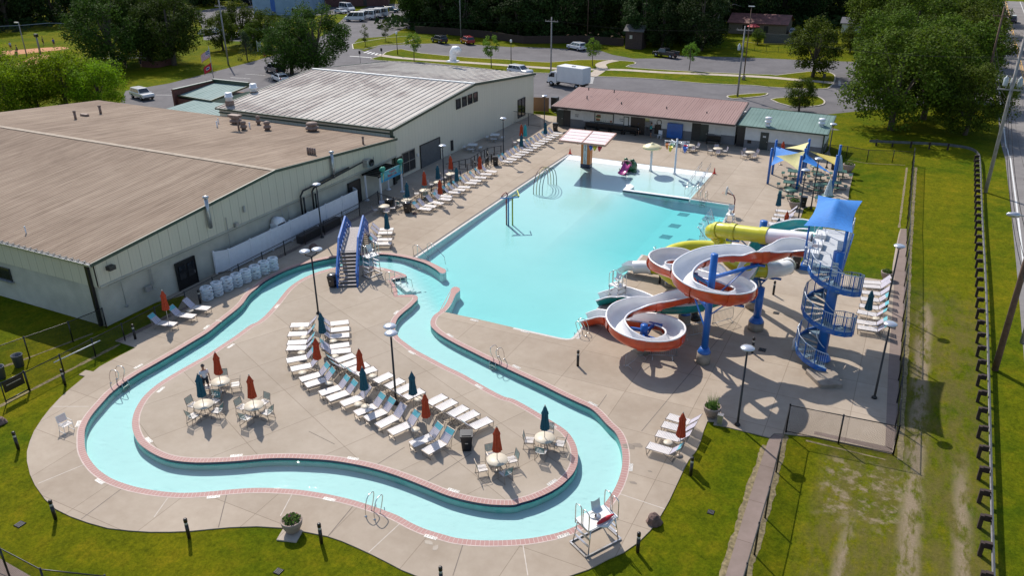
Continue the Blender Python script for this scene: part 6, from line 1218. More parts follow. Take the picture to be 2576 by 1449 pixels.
for i in range(6):
    m = MB(); q = [vs[k*6+i] for k in range(7)]; m.tube([(a-.03, b_, c_) for a, b_, c_ in q], .02, 5); m.build('frame_rib', STEEL, cw)
for a, b_ in (((-.9, .2, 2.3), (.4, .2, .0)), ((-1.3, -.4, 1.5), (-.1, -.5, .0)), ((-.6, .8, 2.8), (.5, .9, 0)), ((-.1, -.5, .05), (.5, .9, .05)), ((-.9, .2, 1.2), (.3, .3, .6))): m = MB(); m.tube([a, b_], .028, 6); m.build('strut', STEEL, cw)
m = MB()
for k in range(14): q = vs[(k*5) % 36+2]; m.box((q[0]-.05, q[1], q[2]), (.08, .12, .08))
m.build('hand_holds', mat('hold_teal', (.08, .25, .25), .5), cw)
CONEM = mat('cone_red', (.62, .06, .05), .5)
for c, r, x, y, lb in ((3, 2, 562, 98, 'at the back left pool corner'), (3, 2, 2008, 298, 'at the top of the beach entry rails')): t = thing('traffic_cone', 'red traffic cone '+lb, 'traffic cone', tuple(G(c, r, x, y)), group='red cones at the shallow end'); m = MB(); m.box((0, 0, .02), (.36, .36, .04)); m.build('base', CONEM, t); m = MB(); m.lathe((0, 0, .03), [(.14, 0), (.03, .62), (.02, .63)], 12); m.build('cone', CONEM, t)
# ================================================================ shade sails
ss = thing('shade_sail_structure', 'eight tall blue posts with blue and pale yellow shade sails over green picnic tables', 'shade sails', (-9.2, 87, 0)); PP = {}
for n_, x, y, h_ in (('a', -12.21, 84.51, 3.8), ('b', -12.4, 88.14, 3.78), ('c', -9.17, 83.73, 3.55), ('d', -9.14, 86.15, 3.7), ('e', -9.27, 89.82, 3.82), ('f', -5.84, 84.23, 3.88), ('g', -5.98, 88.3, 3.9)): m = MB(); m.tube([(x, y, 0), (x, y, h_)], .13, 12); m.lathe((x, y, h_), [(.14, 0), (.13, .04), (.02, .05)], 12); m.build('post', BLUEP, ss, True); PP[n_] = Vector((x, y, h_))
SB = mat('sail_blue', (.02, .20, .58), .7, .08, 5); SY = mat('sail_pale_yellow', (.62, .56, .24), .7, .06, 5)
def sail(p0, p1, p2, mt):
    ps = [Vector(p) for p in (p0, p1, p2)]; c_ = sum(ps, Vector())/3; m = MB(); N = 8; idx = {}; vs = []
    for i in range(N+1):
        for j in range(N+1-i):
            a, b_ = i/N, j/N; c2 = 1-a-b_; p = ps[0]*a+ps[1]*b_+ps[2]*c2; e = 27*a*b_*c2; edge = 4*(a*b_+b_*c2+c2*a)/1.33; p = p.lerp(c_, .30*max(0, edge-e*.9)*.8)+Vector((0, 0, -.15*e)); idx[i, j] = len(vs); vs.append(p)
    fs = []
    for i in range(N):
        for j in range(N-i):
            fs.append((idx[i, j], idx[i+1, j], idx[i, j+1]))
            if i+j < N-1: fs.append((idx[i+1, j], idx[i+1, j+1], idx[i, j+1]))
    m.add(vs, fs, True); m.build('sail', mt, ss, True)
z_ = Vector((0, 0, 1))
sail(PP['b']-z_*.6, PP['d']-z_*.5, PP['a']-z_*1.9, SB); sail(PP['c']-z_*1.6, PP['d']-z_*.2, PP['a']+Vector((.3, 1, -1.0)), SY); sail(PP['e']-z_*.3, PP['b']+Vector((.9, .6, -.9)), PP['d']-z_*.2, SY); sail(PP['d']-z_*.4, PP['c']+Vector((.1, .3, -.6)), PP['f']+Vector((-.3, .3, -2.0)), SB); sail(PP['e']-z_*1.2, PP['g']-z_*1.3, PP['f']+Vector((0, .5, -1.2)), mat('sail_ochre', (.40, .32, .05), .7))
for x, y, c in ((3, 0, 0), (1, 0, 0)): pass
for c, r, x, y, lb in ((4, 2, 745, 110, 'behind the right rear blue post'), (4, 2, 640, 350, 'in front of the right rear blue post')):
    p = G(c, r, x, y, 2.6); u = thing('striped_umbrella', 'pale striped closed umbrella '+lb, 'umbrella', (p.x, p.y, 0), group='pale striped umbrellas'); m = MB(); m.tube([(0, 0, 0), (0, 0, 2.6)], .025, 6); m.build('pole', POLE, u); m = MB(); m.lathe((0, 0, 0), [(.42, 1.0), (.3, 1.6), (.16, 2.2), (.03, 2.6)], 10, False); m.build('folded_canopy', mat('striped_canvas', (.42, .50, .55), .8, .35, 14), u)
# ================================================================ planters, rocks, drains, depth markers
POT = mat('planter_stone', (.30, .235, .20), .8, .12, 6, bump=.15, bscale=50); SOIL = mat('soil', (.03, .02, .015), .9)
def leafm(name, col, tr=.35, var=.35):
    m = bpy.data.materials.new(name); m.use_nodes = True; n, l = nodes_of(m); b = n['Principled BSDF']; out = n['Material Output']
    ge = n.new('ShaderNodeNewGeometry'); tc = n.new('ShaderNodeTexCoord'); oi = n.new('ShaderNodeObjectInfo')
    nz = noise(n, l, tc.outputs['Object'], .45, 3, .6); f = math_(n, l, 'ADD', math_(n, l, 'MULTIPLY', ge.outputs['Random Per Island'], .45), math_(n, l, 'MULTIPLY', nz, .55))
    r = ramp(n, [tuple(c*(1-var)*.8 for c in col), col, tuple(min(1, c*(1+var)*1.15) for c in col)], [.25, .5, .75]); l.new(f, r.inputs[0])
    hs = n.new('ShaderNodeHueSaturation'); l.new(r.outputs[0], hs.inputs['Color']); l.new(rng(n, l, oi.outputs['Random'], 0, 1, .485, .515, False), hs.inputs['Hue']); l.new(rng(n, l, oi.outputs['Random'], 0, 1, .8, 1.2, False), hs.inputs['Value'])
    l.new(hs.outputs[0], b.inputs['Base Color']); b.inputs['Roughness'].default_value = .75; b.inputs['Specular IOR Level'].default_value = .12
    t = n.new('ShaderNodeBsdfTranslucent'); l.new(hs.outputs[0], t.inputs[0]); mx = n.new('ShaderNodeMixShader'); mx.inputs[0].default_value = tr; l.new(b.outputs[0], mx.inputs[1]); l.new(t.outputs[0], mx.inputs[2]); l.new(mx.outputs[0], out.inputs[0]); MATS[name] = m; return m
LGR = leafm('planter_leaves', (.09, .15, .03)); LFL = mat('planter_flowers', (.55, .10, .15), .6, .5, 30)
def leafcloud(m, c, rad, n_, size, flat=.0):
    for _ in range(n_):
        while True:
            q = Vector((random.uniform(-1, 1), random.uniform(-1, 1), random.uniform(-1, 1)))
            if .15 < q.length < 1: break
        q = Vector((c[0]+q.x*rad[0], c[1]+q.y*rad[1], c[2]+q.z*rad[2])); a, b_ = random.uniform(0, 6.28), random.uniform(-.9, .9); u = Vector((cos(a)*cos(b_), sin(a)*cos(b_), sin(b_)))*size*random.uniform(.6, 1.2); w = u.orthogonal().normalized()*size*.45; w.rotate(Matrix.Rotation(random.uniform(0, 3), 3, u.normalized()))
        m.add([q-u*.5, q+w*.6, q+u*.5, q-w*.6], [(0, 1, 2, 3)])
def planter(p, s, label, grass_=False, fl=True):
    t = thing('planter', label, 'planter', (p.x, p.y, 0), group='round stone planters'); m = MB(); m.lathe((0, 0, 0), [(.2*s, 0), (.32*s, .08*s), (.46*s, .4*s), (.5*s, .62*s), (.5*s, .68*s), (.44*s, .68*s), (.42*s, .58*s)], 24); m.build('bowl', POT, t)
    m = MB(); m.lathe((0, 0, .52*s), [(.43*s, 0), (.4*s, .05), (.02, .07)], 16); m.build('soil', SOIL, t); m = MB(); leafcloud(m, (0, 0, .72*s), (.42*s, .42*s, .16*s), 170, .17*s)
    if grass_:
        for _ in range(60): a = random.uniform(0, 6.28); r_ = random.uniform(0, .16); q = Vector((r_*cos(a), r_*sin(a), .6*s)); tip_ = q+Vector((cos(a)*.25, sin(a)*.25, random.uniform(.6, 1.0))); m.add([q-Vector((.015, 0, 0)), q+Vector((.015, 0, 0)), tip_], [(0, 1, 2)])
    m.build('plants', LGR, t)
    if fl: m = MB(); leafcloud(m, (0, 0, .82*s), (.36*s, .36*s, .08*s), 14, .11*s); m.build('flowers', LFL, t)
planter(G(2, 4, 362, 1000), 1.0, 'round stone planter of pink flowers between deck and lower lawn'); planter(G(3, 3, 1980, 1290), 1.0, 'round stone planter with tall ornamental grass near the lawn loungers', True, False); planter(G(4, 2, 810, 278), 1.25, 'wide stone planter at the picnic deck corner by the lawn'); planter(G(4, 2, 272, 650), 1.15, 'stone planter behind the loungers near the picnic tables', False, False); planter(G(4, 2, 1195, 1358), .95, 'stone planter at the lawn corner above the tower loungers', False, False)
m = MB(); q = G(2, 4, 330, 1040); m.box((q.x, q.y, -.03), (.95, .8, .1), .3); structure('planter_pad', m, PAVE)
ROCKM = mat('brown_rock', (.16, .10, .085), .85, .35, 3, bump=.8, bscale=8)
def rock(p, s, label, hgt=1.0):
    t = thing('decorative_rock', label, 'rock', (p.x, p.y, 0), random.uniform(0, 3), group='brown decorative rocks'); m = MB(); vs = []; rings = [(1.0, 0), (.92, .35), (.72, .8), (.4, 1.15), (.08, 1.25)]
    for r_, z in rings:
        for k in range(9): a = 2*pi*k/9; rr = r_*(1+random.uniform(-.16, .16)); vs.append((rr*cos(a)*s*.5, rr*sin(a)*s*.5, z*s*.5*hgt+random.uniform(-.03, .03)*s))
    m.add(vs, [(i*9+k, i*9+(k+1) % 9, (i+1)*9+(k+1) % 9, (i+1)*9+k) for i in range(4) for k in range(9)]+[tuple(range(36, 45))]); m.build('boulder', ROCKM, t)
rock(G(3, 4, 1405, 915), .78, 'brown rock on the deck edge left of the near lawn', 1.1); rock(G(2, 2, 570, 1060), .9, 'brown rock between the left fence and the river'); rock(G(2, 2, 1582, 705), .45, 'small brown rock beside the black bins', .8); rock(G(1, 3, 10, 1355), .7, 'brown rock on the grass at the left picture edge', .8)
for c, r, x, y, w_, lb in ((1, 4, 197, 928, .4, 'on the lower left lawn'), (2, 4, 215, 1400, .35, 'on the lawn below the flower planter'), (3, 4, 1975, 805, .32, 'on the lawn beside the concrete strip'), (3, 3, 2490, 625, .45, 'on the deck near the tall lamp'), (4, 3, 92, 255, .4, 'on the deck left of the stair tower'), (4, 2, 45, 1350, .4, 'on the deck under the white tube bend')):
    p = G(c, r, x, y); t = thing('drain_grate', 'dark drain grate '+lb, 'drain', (p.x, p.y, -.045 if 'lawn' in lb else 0), group='drain grates'); m = MB(); m.box((0, 0, .005), (w_, w_, .03)); m.build('frame', mat('grate_black', (.01, .01, .01), .8, spec=.1), t); m = MB()
    for k in range(5): m.box((-w_*.38+k*w_*.19, 0, .026), (w_*.07, w_*.85, .02))
    m.build('grate_bars', mat('grate_iron', (.09, .09, .09), .6), t)
MK = mat('depth_tile', (.58, .55, .50), .5, .05); MKI = mat('depth_ink', (.10, .10, .10), .6); mk_me = None
for c, r, x, y, a, lb in ((1, 4, 2140, 658, .0, 'lower left of the planter side bank'), (2, 4, 725, 682, -.15, 'left of the near grab rails'), (2, 4, 1742, 1062, -.45, 'beside the wet patch'), (3, 4, 497, 1048, .25, 'left of the big lifeguard stand'), (3, 4, 1172, 362, 1.5, 'outside the right river bend'), (1, 4, 1000, 503, -.75, 'outside the left river bend'), (1, 3, 783, 1367, 1.25, 'next to the lone white chair'), (1, 3, 1388, 790, .6, 'above the left grab rails'), (1, 3, 2070, 396, .75, 'below the building loungers'), (1, 3, 2475, 20, .8, 'below the swim tube stacks'),
        (2, 4, 962, 273, -.1, 'on the island below the left row'), (2, 4, 1970, 595, -.5, 'on the island near its near tip'), (3, 4, 383, 513, .6, 'on the island by the right table'), (3, 3, 385, 1383, -.8, 'behind the right island table'), (2, 3, 2225, 992, -.55, 'on the island past the twin lamp'), (2, 3, 1552, 652, -.6, 'on the island opposite the peninsula'), (2, 3, 1397, 248, .85, 'on the island at the narrow passage'), (1, 4, 2370, 244, .1, 'on the island below the left tables'), (1, 4, 1493, 87, -1.0, 'on the island at its left tip'), (1, 3, 1612, 1025, .9, 'on the island beside the blue umbrella table'), (1, 3, 2315, 585, .6, 'on the island above the red umbrella'), (2, 3, 200, 187, .8, 'on the island near the bridge'),
        (2, 3, 1935, 480, -.55, 'on the peninsula near its tip'), (2, 3, 2180, 328, -.2, 'on the peninsula by the pool edge'), (3, 3, 112, 442, -.2, 'on the peninsula near the pool corner'), (3, 3, 650, 495, .9, 'at the pool corner grab rails'), (3, 3, 790, 1168, -.6, 'outside the river above the planter loungers'), (3, 3, 25, 795, -.6, 'outside the river by the peninsula grab rails'), (3, 2, 1090, 1405, .9, 'between the slide exits'), (2, 2, 1235, 1252, -.1, 'on the island beside the lifeguard stand'), (2, 2, 1210, 1088, -.1, 'behind the bridge lifeguard stand')):
    p = G(c, r, x, y); d_ = edge_at(p)[2]; a = atan2(d_.y, d_.x); a = a+pi if cos(a)*_rt.x+sin(a)*_rt.y < 0 else a; t = thing('depth_marker', 'white painted depth marker reading 3 FT '+lb, 'depth marker', (p.x, p.y, .006), a, 'depth markers around the pools'); m = MB(); m.box((0, 0, .001), (.62, .2, .004)); m.build('tile', MK, t)
    if mk_me is None: o = text_mesh('3 FT', .19, MKI, t, Vector((-.1, 0, .005)), (0, 0, 0), 'lettering', .001); mk_me = o.data
    else: o = bpy.data.objects.new('lettering', mk_me); COL.objects.link(o); o.parent = t; o.location = (-.1, 0, .005)
    m = MB(); m.tube([(.2+.07*cos(2*pi*k/10), .07*sin(2*pi*k/10), .005) for k in range(10)], .008, 4, closed=True); m.build('no_diving_mark', MKI, t)
p = G(3, 3, 2062, 1370); t = thing('utility_pedestal', 'small grey electrical pedestal where the deck meets the lawn', 'electrical box', (p.x, p.y, -.05)); m = MB(); m.box((0, 0, .3), (.28, .24, .7)); m.build('box', GALV, t); m = MB(); m.box((0, 0, .67), (.32, .28, .05)); m.build('cap', GALV, t)
# ================================================================ trees
BARK = mat('bark', (.085, .065, .05), .9, .3, 6, bump=.5, bscale=15)
LV = {'dark': leafm('dark_leaves', (.046, .082, .011), .28, .5), 'mid': leafm('mid_leaves', (.076, .116, .010), .32, .5), 'young': leafm('young_leaves', (.12, .21, .022), .4), 'lime': leafm('lime_leaves', (.15, .225, .006), .42, .5), 'ever': leafm('evergreen_leaves', (.030, .055, .024), .15), 'deep': leafm('forest_leaves', (.030, .054, .013), .2)}
def tree_proto(name, h, rx, rz_, leaves, clumps, size, mt, trunk=.28, base=.25, shape='round', seed=1):
    """h overall height, rx crown radius, rz_ half crown height"""
    rd = random.Random(seed); t = thing(name, '', 'tree'); cz = h-rz_; m = MB(); m.tube(smooth_path([(0, 0, -.2), (.03*h*rd.uniform(-1, 1), .03*h*rd.uniform(-1, 1), cz*.5), (0, 0, cz), (0, 0, cz+rz_*.5)], 3), [trunk*(1.25-.9*i/9) for i in range(10)], 8)
    cl = []
    for i in range(clumps):
        a = rd.uniform(0, 2*pi); u = rd.uniform(-1, 1)
        rr = rd.uniform(.45, 1.0)**.6
        if shape == 'cone': zz = rd.uniform(-1, 1); rad = rx*(1-(zz+1)/2)*.95+.1*rx; c = Vector((rad*cos(a)*rr, rad*sin(a)*rr, cz+zz*rz_)); cr = rx*.28
        elif shape == 'column': zz = rd.uniform(-1, 1); rad = rx*sqrt(max(.05, 1-zz*zz*.85)); c = Vector((rad*cos(a)*rr, rad*sin(a)*rr, cz+zz*rz_)); cr = rx*.42
        else: s_ = sqrt(1-u*u); c = Vector((rx*s_*cos(a)*rr, rx*s_*sin(a)*rr, cz+rz_*u*rr*(1 if u > 0 else .85))); cr = rx*rd.uniform(.17, .30)
        cl.append((c, cr))
    for c, cr in cl[:9]: m.tube([(0, 0, cz-rz_*.6), tuple(Vector((0, 0, cz-rz_*.3)).lerp(c, .5)), tuple(c)], [trunk*.5, trunk*.3, trunk*.1], 5)
    m.build('trunk', BARK, t); vs = []; fs = []; per = leaves//clumps
    for c, cr in cl:
        for _ in range(per):
            a, u = rd.uniform(0, 6.283), rd.uniform(-.9, 1); s_ = sqrt(1-u*u); nrm = Vector((s_*cos(a), s_*sin(a), u)); q = c+nrm*cr*rd.uniform(.6, 1.15); q.z -= .12*cr
            d1 = Vector((rd.uniform(-1, 1), rd.uniform(-1, 1), rd.uniform(-.8, .5))).normalized(); d2 = d1.cross(nrm+Vector((rd.uniform(-.6, .6), rd.uniform(-.6, .6), rd.uniform(-.2, .8)))); d2 = d2.normalized() if d2.length > .01 else Vector((0, 0, 1)); s = size*rd.uniform(.55, 1.25); k = len(vs)
            vs += [q-d1*s*.5, q+d2*s*.33, q+d1*s*.5, q-d2*s*.33]; fs.append((k, k+1, k+2, k+3))
    m = MB(); m.add(vs, fs); m.build('crown', mt, t); return Proto(t)
T = dict(oak=tree_proto('oak_tree', 14, 6.7, 6.6, 19000, 95, .38, LV['dark'], .45, seed=3), round=tree_proto('maple_tree', 9, 4.0, 4.2, 10000, 60, .32, LV['mid'], .26, seed=5), young=tree_proto('young_tree', 5.4, 1.55, 1.9, 2200, 30, .19, LV['young'], .07, seed=7),
    narrow=tree_proto('narrow_tree', 4.4, .85, 1.6, 1100, 20, .17, LV['mid'], .05, shape='column', seed=9), cone=tree_proto('conifer', 5.2, 1.9, 2.5, 3200, 60, .16, LV['ever'], .12, shape='cone', seed=11), lime=tree_proto('bright_tree', 8.6, 4.6, 4.0, 15000, 95, .27, LV['lime'], .25, seed=13),
    forest=tree_proto('forest_tree', 17, 5.8, 8.9, 9500, 80, .55, LV['deep'], .4, seed=15), road=tree_proto('roadside_tree', 12, 6.3, 5.9, 19000, 90, .36, LV['mid'], .35, seed=17), forest2=tree_proto('forest_tree', 19, 6.6, 9.8, 9500, 80, .6, LV['deep'], .4, seed=19))
def tree(k, x, y, label, s=1.0, group=None, rz=None, z=-.06): return T[k].put((x, y, z), random.uniform(0, 6.28) if rz is None else rz, label, group, s)
def tp(k, c, r, x, y, label, s=1.0, group=None): p = G(c, r, x, y); return tree(k, p.x, p.y, label, s, group)
tp('oak', 1, 1, 1150, 690, 'tall dark tree whose trunk stands nearest the ball field', 1.02); tp('oak', 1, 1, 1500, 605, 'tall dark tree between two others above the brick seating wall', .98); tp('oak', 1, 1, 1745, 650, 'tall dark tree closest to the flags', .95); tree('oak', -143, 118, 'tall dark tree partly hidden behind the tree by the ball field', 1.0)
tree('oak', -95.5, 114.5, 'big dense tree right behind the metal hall by the road', .86); tree('oak', -100.8, 114.0, 'lower dense tree joined to the big one behind the metal hall', .68)
for x, y, zc, s, lb in ((330, 880, 3.4, .92, 'bright green tree beyond the brown roof at the left edge'), (620, 830, 4.0, 1.02, 'tallest bright green tree beyond the brown roof'), (980, 915, 3.0, .88, 'bright green tree beyond the brown roof nearest the white suv'), (60, 980, 3.0, .9, 'lowest bright green tree at the far left over the brown roof'), (-100, 800, 4, 1.1, 'bright green tree cut by the left picture edge')):
    p = G(1, 1, x, y, zc); tree('lime', p.x, p.y, lb, s)
tp('narrow', 2, 1, 1088, 460, 'thin young tree on the grass nearer the crosswalk'); tp('narrow', 2, 1, 1290, 410, 'thin young tree on the grass farther from the crosswalk'); tp('young', 2, 1, 1575, 612, 'young tree beside the footpath behind the hall roof', 1.05); tp('young', 2, 1, 2350, 680, 'young tree beside the footpath just beyond the hall gable', 1.12)
tp('young', 3, 1, 790, 660, 'young tree on the verge above the box truck', .98); tp('young', 3, 1, 1755, 700, 'slender young tree on the median left of the utility pole', .95); tp('round', 4, 1, 455, 770, 'medium tree at the end of the median', 1.05); tp('round', 4, 1, 320, 1115, 'small bushy tree on the tree island', .52)
tp('cone', 1, 1, 2480, 600, 'dense conifer by the road near the white sign', 1.0); tp('round', 1, 1, 2240, 500, 'medium dark tree left of the conifer', .85); tp('round', 1, 1, 2440, 440, 'taller tree behind the conifer', .98); tp('round', 2, 1, 130, 480, 'medium tree right of the conifer', .85); tp('round', 1, 1, 2560, 500, 'leafy tree between the conifer and the white sign', .6)
tp('oak', 2, 1, 1650, 262, 'broad tree at the corner of the wooden fence by the vans', .85)
tree('road', -2.1, 114.75, 'big spreading tree standing on the lawn beside the pump house', 1.03); tree('road', 1.5, 123, 'big tree directly behind the spreading lawn tree', .98); tree('road', 6.5, 116, 'big tree right of the lawn tree towards the road', .72)
for i, (x, y, s) in enumerate(((4, 137, 1.0), (-5, 150, .95), (6.5, 155, .95), (-2, 166, 1.1), (6, 172, 1.0), (-8, 186, 1.2), (3, 190, 1.15), (8, 198, .95), (-3, 205, 1.2), (6, 222, 1.2), (-6, 232, 1.3), (7, 245, 1.2))): tree('road', x, y, 'green tree of the dense row along the road', s, 'dense row of trees along the road')
FG_ = 'dark forest trees along the top of the view'
for row, (yy, n_, s) in enumerate(((172, 14, .82), (183, 14, .95), (196, 15, 1.0), (212, 15, 1.1))):
    for i in range(n_):
        x = -116+i*6.2+random.uniform(-2, 2)
        if row == 0 and (x < -108): continue
        if -70 < x < -56 and row == 0: continue
        if x > -41 and yy < 205: continue
        tree(random.choice(('forest', 'forest2')), x-row*3, yy+random.uniform(-3, 3), 'dark tall tree in the shaded wood beyond the car park', s*random.uniform(.85, 1.1), FG_)
for x, y, s in ((-34, 222, 1), (-27, 226, 1), (-20, 230, 1.1), (-13, 235, 1.1), (-8, 250, 1.1), (-40, 226, 1.0), (-47, 230, 1.1), (-30, 240, 1.1), (-16, 248, 1.2), (-38, 250, 1.2)): tree('forest', x, y, 'dark tall tree behind the red roofed house', s, FG_)
for x, y in ((-212, 100), (-214, 112), (-211, 124), (-213, 136), (-211, 148), (-213, 160), (-210, 172), (-208, 184), (-222, 118), (-224, 132), (-223, 146), (-222, 162), (-220, 178), (-205, 196), (-232, 150), (-215, 206), (-198, 206), (-226, 104), (-190, 150), (-196, 168)): tree(random.choice(('forest', 'forest2')), x, y, 'dark tall tree in the wood behind the ball field', random.uniform(.9, 1.15), 'dark wood behind the ball field')
for x, y in ((-205, 238), (-190, 246), (-176, 252), (-162, 256), (-150, 262), (-136, 262), (-122, 258), (-215, 226)): tree('forest2', x, y, 'dark tall tree far behind the blue block building', 1.1, 'dark trees behind the block building')
for x, y, s in ((27, 175, .9), (29, 190, 1), (28, 206, 1.1), (29, 222, 1.1), (30, 240, 1.1), (31, 262, 1.2), (30, 282, 1.2)): tree('forest', x, y, 'dark tree on the far side of the road', s, 'trees on the far side of the road')
tp('round', 3, 1, 2440, 440, 'small bright bush inside the black picket fence', .35); tp('round', 4, 1, 300, 440, 'leafy shrub at the wooden garden fence', .4); tp('round', 4, 1, 830, 520, 'leafy shrub by the right end of the picket fence', .55); tp('round', 3, 1, 1960, 420, 'dark shrub left of the garden lawn', .5)
ug = MB(); rd = random.Random(4)  # low leaves added to cover the sunlit grass and darken the forest floor
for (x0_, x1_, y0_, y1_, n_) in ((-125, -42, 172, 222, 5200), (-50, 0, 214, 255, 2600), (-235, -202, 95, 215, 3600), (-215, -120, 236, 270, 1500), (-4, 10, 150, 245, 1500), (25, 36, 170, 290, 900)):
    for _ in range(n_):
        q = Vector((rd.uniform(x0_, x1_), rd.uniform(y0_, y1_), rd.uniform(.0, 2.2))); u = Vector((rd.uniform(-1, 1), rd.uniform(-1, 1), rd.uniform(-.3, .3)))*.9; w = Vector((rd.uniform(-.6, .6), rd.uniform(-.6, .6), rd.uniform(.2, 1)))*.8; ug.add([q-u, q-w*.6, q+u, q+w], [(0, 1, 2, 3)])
tag(ug.build('undergrowth', LV['deep']), 'dark leafy undergrowth added to darken the floor of the woods along the top', 'undergrowth', kind='stuff')
# a bare pale dead tree
dt = thing('dead_tree', 'bare pale dead tree in front of the dark wood', 'tree', tuple(G(3, 1, 2010, 420))); m = MB(); m.tube([(0, 0, 0), (.3, 0, 5), (.6, .2, 11), (.9, 0, 17)], [.35, .28, .2, .1], 7)
for z, a, L_ in ((7, 0, 3), (9, 2.8, 2.4), (11, .4, 3), (12.5, 3.3, 2.2), (14, .1, 2)): m.tube([(.4, .1, z), (.4+L_*cos(a), .1, z+1), (.4+1.5*L_*cos(a), .1, z+.6)], [.1, .06, .02], 5)
m.build('trunk', mat('dead_wood', (.22, .19, .17), .9, .2, 5), dt)
# ================================================================ fences
def mesh_mat(name, op):
    m = bpy.data.materials.new(name); m.use_nodes = True; n, l = nodes_of(m); b = n['Principled BSDF']; b.inputs['Base Color'].default_value = (.012, .012, .013, 1); b.inputs['Roughness'].default_value = .5; out = n['Material Output']
    tc = n.new('ShaderNodeTexCoord'); sep = n.new('ShaderNodeSeparateXYZ'); l.new(tc.outputs['Object'], sep.inputs[0]); h_ = math_(n, l, 'ADD', sep.outputs[0], sep.outputs[1]); A = math_(n, l, 'FRACT', math_(n, l, 'MULTIPLY', math_(n, l, 'ADD', h_, sep.outputs[2]), 11)); B = math_(n, l, 'FRACT', math_(n, l, 'MULTIPLY', math_(n, l, 'SUBTRACT', h_, sep.outputs[2]), 11))
    w = math_(n, l, 'MAXIMUM', math_(n, l, 'LESS_THAN', A, op), math_(n, l, 'LESS_THAN', B, op)); tr = n.new('ShaderNodeBsdfTransparent'); mx = n.new('ShaderNodeMixShader'); l.new(w, mx.inputs[0]); l.new(tr.outputs[0], mx.inputs[1]); l.new(b.outputs[0], mx.inputs[2]); l.new(mx.outputs[0], out.inputs[0]); return m
CHAIN = mesh_mat('chain_link_wire', .13)
def chain(label, pts, h=1.3, step=2.6, group='black chain link fences', rail_low=False, pr=.045):
    P0 = [Vector((p[0], p[1], -.05)) for p in pts]; t = thing('chain_link_fence', label, 'fence', tuple(P0[0]), group=group); m = MB(); m.tube([p+Vector((0, 0, h)) for p in P0], .028, 6); m.build('top_rail', BLK, t, True); m = MB()
    for i in range(len(P0)-1): a, b_ = P0[i], P0[i+1]; m.quad(a, b_, b_+Vector((0, 0, h)), a+Vector((0, 0, h)))
    m.build('wire_mesh', CHAIN, t, True); m = MB()
    for i in range(len(P0)-1):
        a, b_ = P0[i], P0[i+1]; n_ = max(1, round((b_-a).length/step))
        for k in range(n_+(1 if i == len(P0)-2 else 0)): q = a.lerp(b_, k/n_); pm2 = MB(); pm2.tube([q, q+Vector((0, 0, h+.08))], pr, 7); pm2.build('post', BLK, t, True)
    if rail_low: m = MB(); m.tube([p+Vector((0, 0, .12)) for p in P0], .02, 5); m.build('bottom_rail', BLK, t, True)
chain('low black fence between the sports building and the river deck', [(-44.65, 24.1), (-44.65, 31), (-44.85, 42), (-44.95, 50), (-45.05, 58), (-45.5, 61.7)], 1.3, 2.55)
chain('short black fence corner around the trash bins', [(-45.5, 61.7), (-43.3, 61.15), (-41.3, 61.1), (-42.0, 66.0), (-41.8, 71.5)], 1.15, 2.2); chain('black fence on the grass from the building corner to the left edge', [(-47.45, 31.8), (-47.75, 29.4), (-48.4, 26.7), (-49.3, 23.2), (-50.6, 19.5)], 1.5, 2.8)
chain('tall black fence along the grass corridor on the right', [(1.05, 99.0), (1.45, 76.4), (1.62, 72.5), (2.14, 53.4), (2.4, 39.9)], 1.8, 3.0); chain('tall black fence across the near end of the deck', [(2.4, 39.9), (-3.0, 39.5)], 1.8, 2.6, rail_low=True); chain('tall black fence along the concrete strip to the lower edge', [(-3.0, 39.5), (-2.72, 32), (-2.62, 24), (-2.5, 14)], 1.8, 3.2)
chain('black fence behind the picnic lawn', [(1.05, 99.0), (-1.0, 98.6), (-3.6, 97.7), (-5.9, 98.3), (-8.4, 98.2)], 1.4, 2.4); chain('black fence at the lower left corner by the path', [(-37, 13.5), (-31.2, 13.75), (-28.5, 13.7), (-25.8, 14.6), (-22, 16)][:4], 1.8, 2.8, rail_low=True)
gt = thing('gate', 'black gate with a dark sign panel in the left fence', 'gate', (-44.65, 23.3, 0)); m = MB()
for a, b_ in (((-44.65, 22.6, 0), (-44.65, 22.6, 1.4)), ((-44.65, 24.05, 0), (-44.65, 24.05, 1.4)), ((-44.65, 22.6, 1.3), (-44.65, 24.05, 1.3)), ((-44.65, 22.6, .1), (-44.65, 24.05, .1))): m.tube([a, b_], .04, 6)
m.build('gate_frame', BLK, gt, True); m = MB(); m.box((-44.6, 23.3, .95), (.03, 1.25, .65)); m.build('sign_panel', BLK, gt, True); m = MB(); m.box((-44.57, 23.3, 1.05), (.01, .9, .05)); m.build('panel_stripe', GALV, gt, True)
lb_ = thing('light_pole_rail', 'long white bar fastened along the left grass fence', 'pole', (-44.4, 27.5, 0)); m = MB(); m.tube([tuple(G(1, 3, 540, 752, .9)), tuple(G(1, 3, 1003, 530, .9))], .035, 6); m.build('bar', WHITEP, lb_, True)
for i, (x, y) in enumerate(((195, 780), (10, 900))): p = G(1, 3, x, y); t = thing('grass_bin', 'grey round garbage can on the grass, %s' % ('right one' if i == 0 else 'cut by the picture edge'), 'trash bin', (p.x, p.y, -.05), group='grey garbage cans on the left grass'); m = MB(); m.lathe((0, 0, 0), [(.27, 0), (.33, .8), (.35, .82), (.31, .82), (.26, .3)], 16); m.build('can', mat('grey_can', (.07, .08, .10), .5), t)
IRON = BLK
def picket(label, pts, h=1.5, name='iron_fence', step=.16): t = thing(name, label, 'fence', (pts[0][0], pts[0][1], 0)); rail(t, [Vector((p[0], p[1], -.05)) for p in pts], h, IRON, IRON, step, 2.4, 'pickets', True, .03, .2); return t
